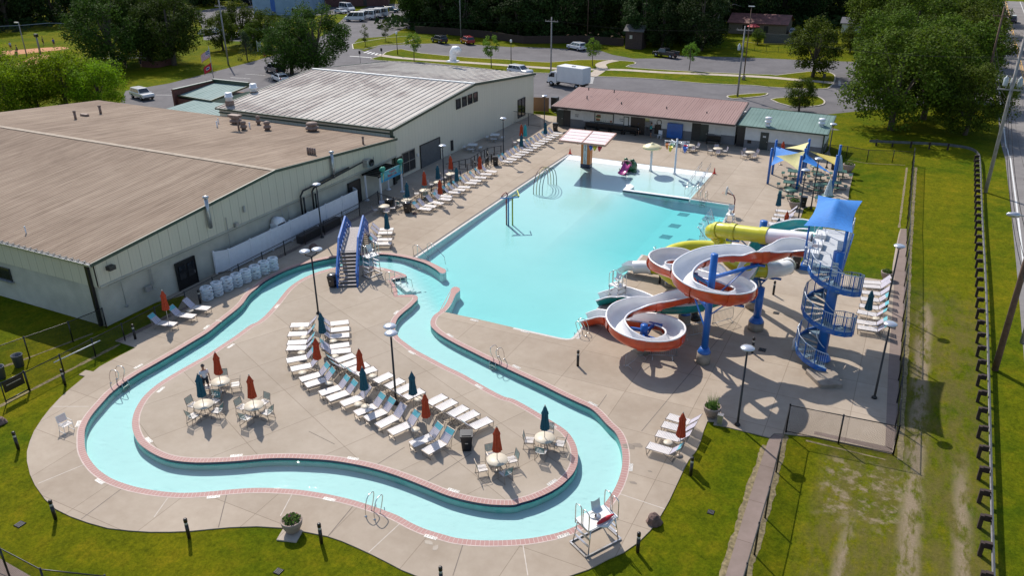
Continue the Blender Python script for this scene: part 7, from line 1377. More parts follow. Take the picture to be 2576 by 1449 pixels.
picket('black iron fence and gate between the hall and the bath house', [G(3, 1, 0, 1235), G(3, 1, 70, 1245), G(3, 1, 265, 1280)], 1.7); picket('short black iron fence at the bath house entrance', [G(3, 1, 390, 1240), G(3, 1, 440, 1245)], 1.6)
picket('long black picket fence beyond the far car park', [G(3, 1, 1960, 470), G(3, 1, 2576, 520), G(4, 1, 300, 535), G(4, 1, 680, 560), G(4, 1, 935, 575)], 1.6, step=.3)
rr_ = thing('ramp_railings', 'dark metal railings around the steps below the hall roller door', 'railing', tuple(G(2, 2, 2000, 270)))
for pts in ([(1900, 285), (2140, 225), (2310, 120), (2455, 95)], [(2030, 285), (2215, 295), (2390, 160)], [(2140, 225), (2215, 290)], [(2300, 110), (2320, 185), (2420, 175)], [(2320, 185), (2300, 240)]): rail(rr_, [G(2, 2, x, y) for x, y in pts], .95, BLK, BLK, .9, .9, 'railing', True, .03, .35)
bf = thing('block_wall_planter', 'low dark hedge boxes behind the fence by the white vinyl screen', 'hedge', (-45.6, 52, 0)); m = MB()
for y0, y1 in ((49.9, 52.6), (53.0, 55.4)): m.box((-45.55, (y0+y1)/2, .35), (.6, y1-y0, .7))
m.build('air_conditioner_box', mat('dark_unit', (.03, .025, .025), .7, .4, 12), bf, True)
bf['label'] = 'two dark equipment boxes in front of the white vinyl screen'; bf.name = 'equipment_boxes'; bf['category'] = 'equipment'
wf = thing('wood_fence', 'brown wooden screen fence beside the far end of the hall', 'fence', tuple(G(3, 1, 170, 1120))); m = MB(); WD = siding('brown_fence_wood', (.16, .085, .04), (.24, .13, .065), .15, 'X', .4, .1); a, b_ = G(3, 1, 172, 1112), G(3, 1, 350, 1118); m.bar(a+Vector((0, 0, 1.0)), b_+Vector((0, 0, 1.0)), .06, 2.0); m.build('boards', WD, wf, True); m = MB(); m.box((b_.x+.5, b_.y+1, 1.0), (.9, .9, 1.9)); m.build('bin_store', DARK, wf, True)
wf2 = thing('wood_fence', 'dark wooden fence along the shaded edge of the wood', 'fence', tuple(G(2, 1, 1590, 330))); m = MB(); DW = mat('dark_fence_wood', (.045, .025, .018), .8, .3, 8); P3 = [G(2, 1, 1590, 330), G(2, 1, 1900, 345), G(2, 1, 2300, 380)]+[G(3, 1, x, y) for x, y in ((100, 435), (700, 430), (1100, 460))]
for i in range(len(P3)-1): m.bar(P3[i]+Vector((0, 0, .8)), P3[i+1]+Vector((0, 0, .8)), .1, 1.6)
m.build('boards', DW, wf2, True)
gf = thing('wood_fence', 'grey wooden garden fence in front of two parked cars', 'fence', tuple(G(4, 1, 0, 420))); m = MB(); GW = mat('grey_fence_wood', (.12, .115, .11), .8, .25, 8); P3 = [G(3, 1, 2500, 430), G(4, 1, 270, 440), G(4, 1, 700, 430)]
for i in range(2): m.bar(P3[i]+Vector((0, 0, 1)), P3[i+1]+Vector((0, 0, 1)), .1, 2)
m.build('boards', GW, gf, True)
# guard rail
gr_ = thing('guard_rail', 'long grey guard rail on dark wooden posts beside the grass corridor', 'guard rail', (7, 40, 0)); pth_ = [Vector(p) for p in ((6.2, 2, .6), (6.4, 15, .6), (6.63, 31.7, .6), (6.89, 44, .6), (7.27, 63.6, .6), (7.46, 81.5, .6), (7.75, 100, .6), (7.6, 104.5, .6), (6.9, 106.4, .6), (5.6, 107.0, .6), (3.3, 107.1, .6), (-2.2, 105.6, .6), (-4, 105.2, .6))]
m = MB(); W_ = [(-.03, -.16), (.04, -.11), (-.01, -.04), (-.01, .04), (.04, .11), (-.03, .16)]; sp_ = smooth_path(pth_, 3); m_fr = []
for i in range(len(sp_)): t_ = (sp_[min(i+1, len(sp_)-1)]-sp_[max(i-1, 0)]).normalized(); m_fr.append((t_, Vector((t_.y, -t_.x, 0)), Vector((0, 0, 1))))
sweep(m, sp_, m_fr, W_, smooth=False); sweep(m, sp_, m_fr, [(a+.006, b_) for a, b_ in W_], smooth=False); m.build('steel_beam', mat('weathered_steel', (.13, .13, .14), .6, .25, 3, .2), gr_, True)
y = 4.0; PW_ = mat('dark_post_wood', (.035, .02, .016), .8, .3, 6)
while y < 104:
    x = 6.25+(y-5)*.0155; m = MB(); m.box((x-.42, y, .32), (.17, .2, .76)); m.box((x-.2, y, .6), (.3, .17, .3)); m.build('post', PW_, gr_, True); y += 1.98
for x in (4.6, 2.6, .6, -1.4, -3.2): m = MB(); m.box((x, 107.2-(4.6-x)*.2, .35), (.2, .17, .8)); m.build('post', PW_, gr_, True)
# ================================================================ poles and wires
WOODP = mat('pole_wood', (.13, .075, .05), .85, .25, 4); GREYP = mat('pole_grey', (.27, .25, .24), .8, .2, 3); TRF = mat('transformer_grey', (.38, .42, .44), .4)
def pole(p, h, label, m_=GREYP, r=.16, arms=(), tr=0, rz=0.0, name='utility_pole'):
    t = thing(name, label, 'utility pole', (p.x, p.y, -.05), rz, 'poles around the site'); m = MB(); m.tube([(0, 0, 0), (0, 0, h)], [r, r*.7], 10); m.build('shaft', m_, t)
    for z in arms:
        m = MB(); m.box((0, 0, z), (2.4, .1, .12))
        for s in (-1.1, -.5, .5, 1.1): m.cyl((s, 0, z+.05), .04, .2, 6)
        m.build('crossarm', m_, t)
    for k in range(tr): m = MB(); a = -.6+.6*k; m.lathe((a, .3, h*.66), [(.2, 0), (.22, .1), (.22, .75), (.1, .85), (.04, 1.0)], 12); m.build('transformer', TRF, t)
    return t
g1 = G(4, 2, 2190, 480); pole(g1, 16, 'tall grey utility pole with three transformers beside the road', GREYP, .19, (10.3, 13.2, 15.2), 3); g2 = G(4, 1, 2135, 1095); pole(g2, 14, 'brown utility pole left of the road past the big tree', WOODP, .17, (12.8,)); g3 = G(4, 3, 2285, 820); pole(g3, 13, 'thick brown utility pole nearest the camera at the right edge', WOODP, .2, (12.2,)); g4 = G(4, 1, 2240, 330); pole(g4, 14, 'distant utility pole where the road meets the wood', GREYP, .16, (12,))
p3, p4 = G(3, 1, 370, 762), G(3, 1, 2240, 968); pole(p3, 9.9, 'pale grey pole with floodlight cluster beside the box truck', GREYP, .14, (9.2,)); pole(p4, 10.5, 'grey utility pole on the small kerbed island with a transformer', GREYP, .15, (9.9,), 1)
p5 = G(3, 1, 2300, 800); t = pole(p5, 11.9, 'brown steel area light on a concrete base', WOODP, .1, (), name='area_light'); m = MB(); m.cyl((0, 0, 0), .3, .8, 12); m.build('base', CONC, t); m = MB(); m.box((0, 0, 11.9), (1.0, .4, .12)); m.build('light_head', GALV, t)
p6 = G(1, 1, 2290, 645); pole(p6, 12.5, 'grey utility pole left of the conifer by the road', GREYP, .17, (10.6,)); p7 = G(2, 1, 2045, 372); pole(p7, 13, 'slim grey pole beside the red car', GREYP, .13); p8 = G(3, 1, 735, 400); pole(p8, 14, 'dark slim pole in front of the wood above the young tree', WOODP, .12)
p9 = G(1, 1, 268, 555); t = pole(p9, 6.5, 'grey light pole on the ball field', GREYP, .12, name='light_pole'); m = MB(); m.box((-.6, 0, 6.5), (1.2, .3, .2)); m.build('light_head', GALV, t); p10 = G(1, 1, 405, 535); t = pole(p10, 3.6, 'short thick grey pole with a box on the ball field', GREYP, .22, name='light_pole'); m = MB(); m.box((0, 0, 3.7), (.8, .5, .6)); m.build('box', DARK, t)
wi = thing('power_lines', 'black power lines strung between the poles', 'wires', (0, 100, 0)); WIR = mat('wire', (.012, .012, .014), .9, spec=.1)
def wire(a, b_, sag=.8, r=.007): m = MB(); a, b_ = Vector(a), Vector(b_); m.tube([a.lerp(b_, k/10)-Vector((0, 0, sag*4*(k/10)*(1-k/10))) for k in range(11)], r, 4, cap=False); m.build('wire', WIR, wi, True)
for s, z in ((-1.1, 0), (-.5, 0), (.5, 0), (1.1, 0)):
    wire(g3+Vector((s, 0, 12.3)), g1+Vector((s, 0, 15.3)), 1.2); wire(g1+Vector((s, 0, 15.3)), g2+Vector((s, 0, 13)), 1); wire(g2+Vector((s, 0, 13)), g4+Vector((s, 0, 12.1)), 1.5); wire(g3+Vector((s, 0, 12.3)), Vector((8+s, -30, 12.3)), 1)
for z in (8.2, 7.2, 6.6): wire(g3+Vector((0, 0, z)), g1+Vector((0, 0, z+2)), 1.3, .02); wire(g1+Vector((0, 0, z+2)), g2+Vector((0, 0, z+1)), 1, .022); wire(g2+Vector((0, 0, z+1)), g4+Vector((0, 0, z+1)), 1.2, .02); wire(g3+Vector((0, 0, z)), Vector((8, -30, z)), 1, .025)
for s in (-1, 0, 1): wire(p3+Vector((s, 0, 9.4)), p4+Vector((s, 0, 10.1)), .9); wire(p4+Vector((s, 0, 10.1)), g1+Vector((s, 0, 13.3)), 1.2); wire(p3+Vector((s, 0, 9.4)), p6+Vector((s, 0, 10.8)), 1.5)
wire(p4+Vector((0, 0, 8.5)), g2+Vector((0, 0, 10)), 1.0); wire(g1+Vector((0, 0, 10)), g1+Vector((14, 6, 9)), .4)
hl = G(4, 2, 2380, 695, 8.6); sl = thing('street_light', 'grey cobra head street light on a curved arm by the road', 'street light', (hl.x+2.9, hl.y, -.05)); m = MB(); m.tube([(0, 0, 0), (0, 0, 8.2)], [.13, .09], 8); m.build('shaft', GREYP, sl); m = MB(); m.tube(smooth_path([(0, 0, 8.0), (-.8, 0, 8.5), (-2.2, 0, 8.65)], 4), .04, 6); m.build('arm', GALV, sl); m = MB(); m.lathe((0, 0, 0), [(.02, 0), (.16, .1), (.19, .35), (.12, .7), (.03, .8)], 10); o = m.build('lamp_head', SAU, sl); o.location = (-2.0, 0, 8.62); o.rotation_euler = (0, -pi/2, 0)
# post lanterns, signs, flag
for c, r, x, y, lb in ((2, 1, 1410, 545, 'by the footpath left of the young tree'), (2, 1, 2548, 640, 'by the footpath beyond the hall gable')): p = G(c, r, x, y); t = thing('post_lantern', 'black post lantern with white globe '+lb, 'lamp post', (p.x, p.y, 0), group='globe post lanterns'); m = MB(); m.tube([(0, 0, 0), (0, 0, 3.9)], [.09, .05], 8); m.build('post', BLK, t); m = MB(); m.lathe((0, 0, 3.9), [(.1, 0), (.22, .2), (.2, .45), (.05, .6)], 10); m.build('globe', mat('globe_white', (.75, .75, .75), .3), t)
for c, r, x, y, k, lb in ((1+1, 1, 93, 665, 'stop', 'red octagonal stop sign by the road beside the dark pickup'), (2, 1, 1038, 632, 'plate', 'small dark sign on a post nearer the hall roof'), (2, 1, 1255, 602, 'plate', 'small dark sign on a post beside the footpath start'), (4, 1, 555, 882, 'plate', 'small sign on a post at the right end of the footpath')):
    p = G(c, r, x, y); t = thing('road_sign', lb, 'sign', (p.x, p.y, 0)); m = MB(); m.tube([(0, 0, 0), (0, 0, 2.2)], .035, 5); m.build('post', DARK, t); m = MB()
    if k == 'stop':
        m.add([(.38*cos(pi/8+pi*i/4), -.03, 2.2+.38*sin(pi/8+pi*i/4)) for i in range(8)]+[(.38*cos(pi/8+pi*i/4), .0, 2.2+.38*sin(pi/8+pi*i/4)) for i in range(8)], [tuple(range(8)), tuple(range(15, 7, -1))]); o = m.build('sign_face', mat('stop_red', (.45, .02, .02), .5), t); text_mesh('STOP', .24, WHITEP, o, Vector((0, -.04, 2.2)), (pi/2, 0, 0))
    else: m.box((0, -.03, 2.0), (.45, .03, .6)); m.build('sign_face', DARK, t)
p = G(2, 1, 28, 520); t = thing('entrance_sign', 'white framed sign board on two posts by the conifer', 'sign', (p.x, p.y, 0), -.4); m = MB(); m.box((0, 0, 1.5), (1.8, .08, 1.0)); m.build('board', WHITEP, t)
for s in (-.9, .9): m = MB(); m.box((s, 0, 1.1), (.1, .1, 2.2)); m.build('post', WHITEP, t)
fp_ = G(1, 1, 2142, 792); t = thing('flagpole', 'white flagpole in front of the brick annex', 'flagpole', (fp_.x, fp_.y, 0)); m = MB(); m.tube([(0, 0, 0), (0, 0, 5.4)], [.07, .04], 8); m.lathe((0, 0, 5.4), [(.02, 0), (.09, .08), (.02, .16)], 8); m.build('shaft', GALV, t)
FR, FW_, FB = mat('flag_red', (.50, .02, .03), .8, .05), mat('flag_white', (.70, .70, .70), .8, .03), mat('flag_blue', (.02, .03, .16), .8, .05)
def flag(label, z, w, h, cols):
    t = thing('flag', label, 'flag', (fp_.x, fp_.y, z)); ud = -Vector((_rt.x, _rt.y, 0)); pm = {}
    for k in range(len(set(cols.values()))+1): pass
    m = MB(); mats_ = [FR, FW_, FB]; NX, NY = 16, 13
    for i in range(NX):
        for j in range(NY):
            def P_(a, b_): u, v = a/NX, b_/NY; q = ud*(u*w*.62)+Vector((.12*sin(6*u), .12*sin(6*u+1), -u*h*.75-(v)*h*.75)); return q
            m.cur = cols(i, j); m.add([P_(i, j), P_(i+1, j), P_(i+1, j+1), P_(i, j+1)], [(0, 1, 2, 3)])
    m.build('cloth', mats_, t)
def us(i, j): return 2 if (i < 7 and j < 7 and not ((i+j) % 3 == 0)) else (1 if (i < 7 and j < 7) else (0 if j % 2 == 0 else 1))
def tn(i, j): return (2 if hypot(i-7, (j-6)*1.2) < 2.2 else 1) if hypot(i-7, (j-6)*1.2) < 2.9 else (2 if i > 14 else 0)
class _C(dict):
    def __init__(s, f): s.f = f
    def __call__(s, i, j): return s.f(i, j)
    def values(s): return [0]
flag('red white and blue striped flag with stars on the flagpole', 5.2, 2.6, 1.7, _C(us)); flag('red flag with a round blue emblem below the striped flag', 3.0, 2.4, 1.6, _C(tn))
# ================================================================ vehicles
CARP = {}
def paint(name, c): return mat(name, c, .25, .03, 1, coat=.7)
TYRE = mat('tyre', (.015, .015, .016), .8); RIM = mat('wheel_rim', (.40, .40, .42), .3, .05, 3, .8); LAMPR = mat('tail_lamp', (.35, .01, .01), .3); LAMPW = mat('head_lamp', (.7, .7, .68), .15)
def vehicle(kind, label, cat, loc, rz, col, name=None, s=1.0):
    D_ = {'suv': (4.7, 1.85, [(-2.3, .45), (-2.33, 1.0), (-2.2, 1.05), (2.2, .98), (2.32, .8), (2.33, .42)], [(-2.22, 1.03), (-1.95, 1.66), (.45, 1.68), (1.15, 1.04)], 1.45, .36),
          'sedan': (4.6, 1.8, [(-2.25, .4), (-2.3, .92), (-1.6, .98), (2.0, .9), (2.28, .7), (2.3, .38)], [(-1.8, .95), (-1.1, 1.40), (.3, 1.42), (1.2, .93)], 1.4, .33),
          'van': (5.6, 2.0, [(-2.8, .45), (-2.82, 1.3), (2.3, 1.25), (2.75, .95), (2.8, .42)], [(-2.78, 1.27), (-2.7, 2.45), (1.0, 2.45), (2.15, 1.25)], 1.75, .36),
          'pickup': (5.6, 1.95, [(-2.8, .55), (-2.8, 1.08), (2.55, 1.1), (2.75, .9), (2.78, .5)], [(-.6, 1.07), (-.35, 1.82), (.95, 1.84), (1.6, 1.1)], 1.8, .42)}[kind]
    L_, W2, body, cab, wb_, wr = D_; t = thing(name or {'suv': 'suv_car', 'sedan': 'car', 'van': 'passenger_van', 'pickup': 'pickup_truck'}[kind], label, cat, (loc.x, loc.y, -.03), rz)
    def ext(m, prof, w0, w1=None, top=None):
        n = len(prof); w1 = w1 or w0; zs = [z for _, z in prof]; z0, z1 = min(zs), max(zs); W = lambda z: (w0+(w1-w0)*((z-z0)/(z1-z0)))/2
        m.add([(x, -W(z), z) for x, z in prof]+[(x, W(z), z) for x, z in prof], [tuple(range(n)), tuple(range(2*n-1, n-1, -1))]+[(i, n+i, n+(i+1) % n, (i+1) % n) for i in range(n)])
    m = MB(); ext(m, body, W2); ext(m, cab, W2*.95, W2*.78)
    if kind == 'pickup': m.box((-1.7, -W2*.46, 1.2), (2.1, .08, .3)); m.box((-1.7, W2*.46, 1.2), (2.1, .08, .3)); m.box((-2.75, 0, 1.2), (.08, W2*.9, .3))
    o = m.build('body', col, t); bv = o.modifiers.new('b', 'BEVEL'); bv.width = .05; bv.segments = 2
    a, b_, c_, d_ = cab; zb, zt = a[1]+.06, b_[1]-.08; m = MB()
    def at(p, q, f): return (p[0]+(q[0]-p[0])*f, p[1]+(q[1]-p[1])*f)
    for sd in (-1, 1):
        y0, y1 = sd*(W2*.95/2+.006), sd*(W2*.78/2+.014); wy = lambda z: y0+(y1-y0)*(z-a[1])/(b_[1]-a[1]); xs = [(at(a, b_, .1)[0]+.12, at(a, b_, .9)[0]+.12), (at(d_, c_, .1)[0]-.12, at(d_, c_, .9)[0]-.12)]; n_ = 2 if kind in ('sedan', 'pickup') else 3
        for k in range(n_):
            f0, f1 = k/n_+.012, (k+1)/n_-.012; lo = xs[0][0]+(xs[1][0]-xs[0][0])*f0, xs[0][0]+(xs[1][0]-xs[0][0])*f1; hi = xs[0][1]+(xs[1][1]-xs[0][1])*f0, xs[0][1]+(xs[1][1]-xs[0][1])*f1; m.quad((lo[0], wy(zb), zb), (lo[1], wy(zb), zb), (hi[1], wy(zt), zt), (hi[0], wy(zt), zt))
    m.build('side_window', GLASS, t)
    for nm, p, q in (('rear_window', a, b_), ('windscreen', d_, c_)):
        s_ = -1 if nm == 'rear_window' else 1; p0, p1 = at(p, q, .12), at(p, q, .88); m = MB(); hw0, hw1 = W2*.42, W2*.36; m.quad((p0[0]+s_*.035, -hw0, p0[1]), (p0[0]+s_*.035, hw0, p0[1]), (p1[0]+s_*.035, hw1, p1[1]), (p1[0]+s_*.035, -hw1, p1[1])); m.build(nm, GLASS, t)
    for sx in (-1, 1):
        for sy in (-1, 1):
            m = MB(); m.tube([(sx*wb_, sy*(W2/2-.2), wr), (sx*wb_, sy*(W2/2+.02), wr)], wr, 16); w = m.build('wheel', TYRE, t); m = MB(); m.tube([(sx*wb_, sy*(W2/2+.02), wr), (sx*wb_, sy*(W2/2+.035), wr)], wr*.6, 12); m.build('rim', RIM, w)
    for sy in (-1, 1):
        m = MB(); m.box((L_/2-.05, sy*W2*.36, body[-2][1]-.08), (.12, .35, .16)); m.build('headlight', LAMPW, t); m = MB(); m.box((-L_/2+.02, sy*W2*.42, .9), (.08, .18, .25)); m.build('tail_light', LAMPR, t)
        m = MB(); m.box((cab[-1][0]-.1, sy*(W2/2+.1), 1.05 if kind != 'van' else 1.4), (.12, .2, .14)); m.build('wing_mirror', col, t)
    m = MB(); m.box((L_/2, 0, .45), (.1, W2*.85, .2)); m.build('bumper', DARK, t)
    if s != 1: t.scale = (s,)*3
    return t
PWH, PBK, PRD, PGY, PBL, PSV = paint('car_white', (.70, .71, .72)), paint('car_black', (.010, .011, .014)), paint('car_red', (.30, .012, .016)), paint('car_charcoal', (.03, .034, .045)), paint('car_blue', (.03, .06, .15)), paint('car_silver', (.36, .38, .40))
road_dir = atan2(*(reversed((G(1, 1, 2576, 610)-G(1, 1, 1400, 900)).to_2d())))
vehicle('suv', 'white suv driving past the bright green trees', 'car', G(1, 1, 1430, 985), radians(-15), PWH, s=1.0); vehicle('pickup', 'charcoal pickup parked beside the stop sign', 'pickup truck', G(2, 1, 185, 730), radians(155), PGY, s=.95); vehicle('sedan', 'small white car half hidden behind the hall roof and tree', 'car', G(2, 1, 240, 815), radians(150), PWH)
vehicle('suv', 'red suv parked beside the slim pole', 'car', G(2, 1, 2110, 435), radians(140), PRD); v = vehicle('suv', 'black suv with raised tailgate near the wooden fence', 'car', G(2, 1, 1830, 425), radians(150), PBK); m = MB(); m.quad((-2.1, -.75, 1.7), (-2.1, .75, 1.7), (-2.9, .7, 2.0), (-2.9, -.7, 2.0)); m.build('tailgate', PBK, v)
vehicle('suv', 'white family van parked in the tree shade', 'van', G(3, 1, 628, 498), radians(150), PWH); vehicle('pickup', 'black pickup parked in the shade by the lawn', 'pickup truck', G(3, 1, 1520, 570), radians(160), PBK, s=.95); vehicle('suv', 'dark red suv driving down the road', 'car', G(4, 1, 2455, 222), radians(-92), paint('car_maroon', (.05, .012, .02)))
vehicle('suv', 'white suv with spare wheel parked at the garden', 'car', G(4, 1, 262, 352), radians(95), PSV); vehicle('suv', 'white suv parked right of the spare wheel one', 'car', G(4, 1, 380, 362), radians(90), PWH); vehicle('suv', 'white suv roof showing beyond the hall gable', 'car', G(3, 1, 60, 745), radians(-15), PWH)
for i, (x, y) in enumerate(((985, 208), (1085, 190), (1160, 175), (1225, 165))): t = vehicle('van', 'white passenger van, %s from the nearest in the parked row' % ORD[i+1], 'van', G(2, 1, x, y), radians(200), PWH); t['group'] = 'white passenger vans'
for x, y, lb in ((905, 110, 'with its side towards the brick building'), (430, 170, 'shuttle standing left of the big tree')): t = vehicle('van', 'white passenger van '+lb, 'van', G(2, 1, x, y), radians(-20), PWH); t['group'] = 'white passenger vans'
vehicle('sedan', 'white pickup sized car behind the big tree crown', 'car', G(2, 1, 840, 130), radians(-20), PWH); vehicle('suv', 'dark green car under the broad tree', 'car', G(2, 1, 1350, 120), radians(10), paint('car_green', (.02, .07, .06)))
for i, (x, y, c_, w_) in enumerate(((2075, 345, PWH, 'white car nearest the tall dark tree'), (2160, 330, PSV, 'silver car second in the far row'), (2380, 380, PWH, 'white car behind the conifer'), (2430, 320, PSV, 'silver car above the conifer'))): vehicle('sedan', w_, 'car', G(1, 1, x, y), radians(100+10*i), c_)
vehicle('suv', 'dark blue car left of the right hand medium tree', 'car', G(2, 1, 20, 300), radians(60), PBL); vehicle('sedan', 'white car beside the dark blue car', 'car', G(2, 1, 80, 310), radians(60), PWH); vehicle('suv', 'black car far back on the upper car park', 'car', G(1, 1, 2490, 45), radians(10), PBK)
# box truck
p = G(3, 1, 545, 868); bt_ = thing('box_truck', 'white box truck parked behind the bath house', 'truck', (p.x, p.y, -.03), radians(167)); m = MB(); m.box((-1.0, 0, 2.15), (5.2, 2.35, 2.55)); o = m.build('cargo_box', mat('truck_box', (.66, .66, .67), .4, .04, 1), bt_); bv = o.modifiers.new('b', 'BEVEL'); bv.width = .12; bv.segments = 3
m = MB(); m.box((0, -1.18, 3.40), (3, .02, .02)); m.add([(x, y, z) for x, z in ((1.75, .6), (1.75, 2.4), (2.9, 2.35), (3.45, 1.5), (3.55, .6)) for y in (-1.02, 1.02)], [(0, 2, 4, 6, 8), (9, 7, 5, 3, 1), (0, 1, 3, 2), (2, 3, 5, 4), (4, 5, 7, 6), (6, 7, 9, 8), (8, 9, 1, 0)]); m.build('cab', PWH, bt_)
m = MB(); m.quad((2.95, -.9, 2.28), (2.95, .9, 2.28), (3.46, .92, 1.55), (3.46, -.92, 1.55)); m.build('windscreen', GLASS, bt_)
for s in (-1, 1): m = MB(); m.quad((2.1, s*1.03, 1.5), (2.1, s*1.03, 2.2), (2.8, s*1.03, 2.15), (3.25, s*1.03, 1.5)); m.build('side_window', GLASS, bt_); m = MB(); m.box((2.9, s*1.25, 1.7), (.1, .25, .4)); m.build('wing_mirror', DARK, bt_)
for x in (2.75, -2.3):
    for s in (-1, 1): m = MB(); m.tube([(x, s*.7, .42), (x, s*1.05, .42)], .42, 16); w = m.build('wheel', TYRE, bt_); m = MB(); m.tube([(x, s*1.05, .42), (x, s*1.07, .42)], .24, 12); m.build('rim', RIM, w)
m = MB(); m.box((-.9, 0, .75), (5.6, .9, .2)); m.box((3.6, 0, .55), (.15, 2.1, .3)); m.build('chassis', DARK, bt_); m = MB(); m.box((-1.2, .3, 3.5), (.6, .4, .1)); m.build('roof_hatch', GALV, bt_)
# ================================================================ far buildings
t = thing('block_building', 'pale blue block building with dark blue stripe at the top edge', 'building', (-165, 200, 0)); BB_ = mat('pale_blue_block', (.25, .36, .46), .7, .1, .5); a, b_, c_ = G(2, 1, -30, 145), G(2, 1, 400, 150), G(2, 1, 520, 95); m = MB(); q = b_-a; nn = Vector((-q.y, q.x, 0)).normalized()*30; m.prism([(v.x, v.y) for v in (a, b_, b_+nn, a+nn)], 0, 9); m.build('wall', BB_, t, True)
m = MB(); e = a.lerp(b_, .42); f_ = a.lerp(b_, .52); o = -nn*.003; m.prism([(v.x, v.y) for v in (e+o, f_+o, f_-o, e-o)], .1, 9.1); m.build('blue_stripe', BLUEP, t, True); m = MB(); m.prism([(v.x, v.y) for v in (a-nn*.02, b_-nn*.02, b_+nn, a+nn)], 9, 9.3); m.build('roof', GREYW, t, True)
t = thing('brick_building', 'red brick building behind the parked vans', 'building', (-150, 220, 0)); a, b_ = G(2, 1, 480, 70), G(2, 1, 1320, 55); q = b_-a; nn = Vector((-q.y, q.x, 0)).normalized()*25; m = MB(); m.prism([(v.x, v.y) for v in (a, b_, b_+nn, a+nn)], 0, 6); m.build('wall', mat('far_brick', (.14, .06, .05), .8, .2, 2), t, True); m = MB(); m.prism([(v.x, v.y) for v in (a-nn*.03, b_-nn*.03, b_+nn, a+nn)], 6, 6.4); m.build('roof', ROOF_H, t, True)
for k in (.2, .45, .7): e = a.lerp(b_, k)-nn*.004; f_ = a.lerp(b_, k+.04)-nn*.004; m = MB(); m.quad((e.x, e.y, .2), (f_.x, f_.y, .2), (f_.x, f_.y, 2.4), (e.x, e.y, 2.4)); m.build('door', DARK, t, True)
def house(name, label, p, w_, d_, h_, rh, wm, rm, rz=0):
    t = thing(name, label, 'building', (p.x, p.y, 0), rz); m = MB(); m.box((0, d_/2, h_/2), (w_, d_, h_)); m.add([(s*w_/2, y, z) for s in (-1, 1) for y, z in ((0, h_), (d_, h_), (d_/2, h_+rh))], [(0, 1, 2), (3, 5, 4)]); m.build('wall', wm, t); m = MB()
    for y0, y1 in ((-.4, d_/2), (d_+.4, d_/2)):
        z0 = h_-.12
        for zz in (0, .12): m.quad((-w_/2-.4, y0, z0+zz), (w_/2+.4, y0, z0+zz), (w_/2+.4, y1, h_+rh+zz), (-w_/2-.4, y1, h_+rh+zz))
        m.quad((-w_/2-.4, y0, z0), (w_/2+.4, y0, z0), (w_/2+.4, y0, z0+.12), (-w_/2-.4, y0, z0+.12))
    m.build('roof', rm, t); return t
t = house('garden_house', 'low house with rusty red roof behind the garden lawn', G(3, 1, 2430, 345), 13, 8, 2.5, 1.6, mat('house_tan', (.22, .17, .12), .8), mat('rusty_roof', (.16, .06, .05), .7, .4, 1)); m = MB(); m.box((2, -.03, 1.0), (1.0, .06, 2.0)); m.build('door', DARK, t); m = MB(); m.box((-2.5, -.03, 1.5), (1.6, .06, 1.0)); m.build('window', GLASS, t)
t = house('play_hut', 'small dark hut on the shaded lawn right of the sandy ground', G(3, 1, 1195, 490), 3.6, 3, 3.6, 1.0, mat('hut_wood', (.06, .035, .03), .8, .3, 4), mat('hut_roof', (.09, .085, .08), .8)); m = MB(); m.box((-.6, -.03, 2.4), (.6, .05, .7)); m.build('window', GALV, t)
t = house('shed', 'small white shed partly hidden by trees right of the parked cars', G(4, 1, 830, 330), 4, 4, 2.2, 1.0, WHITEP, mat('shed_roof', (.10, .10, .12), .7)); m = MB(); m.box((0, -.03, 1.0), (1.0, .06, 1.9)); m.build('door', GREYW, t)
u = G(3, 1, 2400, 345); t = thing('garden_parasol', 'open red and white parasol by the rusty roofed house', 'parasol', (u.x, u.y-1.0, 0)); m = MB(); m.tube([(0, 0, 0), (0, 0, 2.4)], .04, 6); m.build('pole', WHITEP, t); m = MB(); m.lathe((0, 0, 1.95), [(1.5, 0), (.8, .35), (.05, .6)], 8, False); m.build('canopy', mat('parasol_red', (.45, .04, .05), .7), t)
# sandy clearing, bleachers, low brick seating wall
sheet('sandy_ground', [smooth_path(GL(3, 1, [(100, 400), (700, 385), (1080, 370), (1100, 300), (700, 320), (200, 350)]), 2, True)], mat('pale_sand', (.40, .28, .20), .9), Z0+.006)
t = thing('bleachers', 'rows of pale metal bleachers behind the nearest dark tree', 'bleachers', tuple(G(1, 1, 1250, 600)), .5); 
for k in range(5): m = MB(); m.box((0, k*.7, .4+k*.4), (9, .3, .06)); m.build('seat_row', GALV, t)
m = MB(); 
for x in (-4, -1.3, 1.3, 4): m.bar((x, 0, 0), (x, 2.8, 2.0), .06, .06); m.bar((x, 2.8, 0), (x, 2.8, 2.0), .06, .06)
m.build('support_frame', GALV, t)
t = thing('seating_wall', 'low curved brick wall in the shade under two dark trees', 'wall', tuple(G(1, 1, 1580, 660))); m = MB(); pts = smooth_path([G(1, 1, 1430, 665), G(1, 1, 1580, 672), G(1, 1, 1720, 640)], 4)
for i in range(len(pts)-1): m.bar(pts[i]+Vector((0, 0, .5)), pts[i+1]+Vector((0, 0, .5)), .35, 1.1)
m.build('brickwork', BR, t, True)
t = thing('backstop_fence', 'pale topped mesh fence around the far ball field', 'fence', tuple(G(1, 1, 0, 330))); P5 = [G(1, 1, -200, 345), G(1, 1, 0, 330), G(1, 1, 250, 318), G(1, 1, 500, 295), G(1, 1, 740, 300)]; m = MB(); m.tube([p+Vector((0, 0, 1.6)) for p in P5], .07, 5); m.build('top_rail', GALV, t, True); m = MB()
for i in range(4): m.quad(P5[i], P5[i+1], P5[i+1]+Vector((0, 0, 1.6)), P5[i]+Vector((0, 0, 1.6)))
m.build('wire_mesh', CHAIN, t, True)
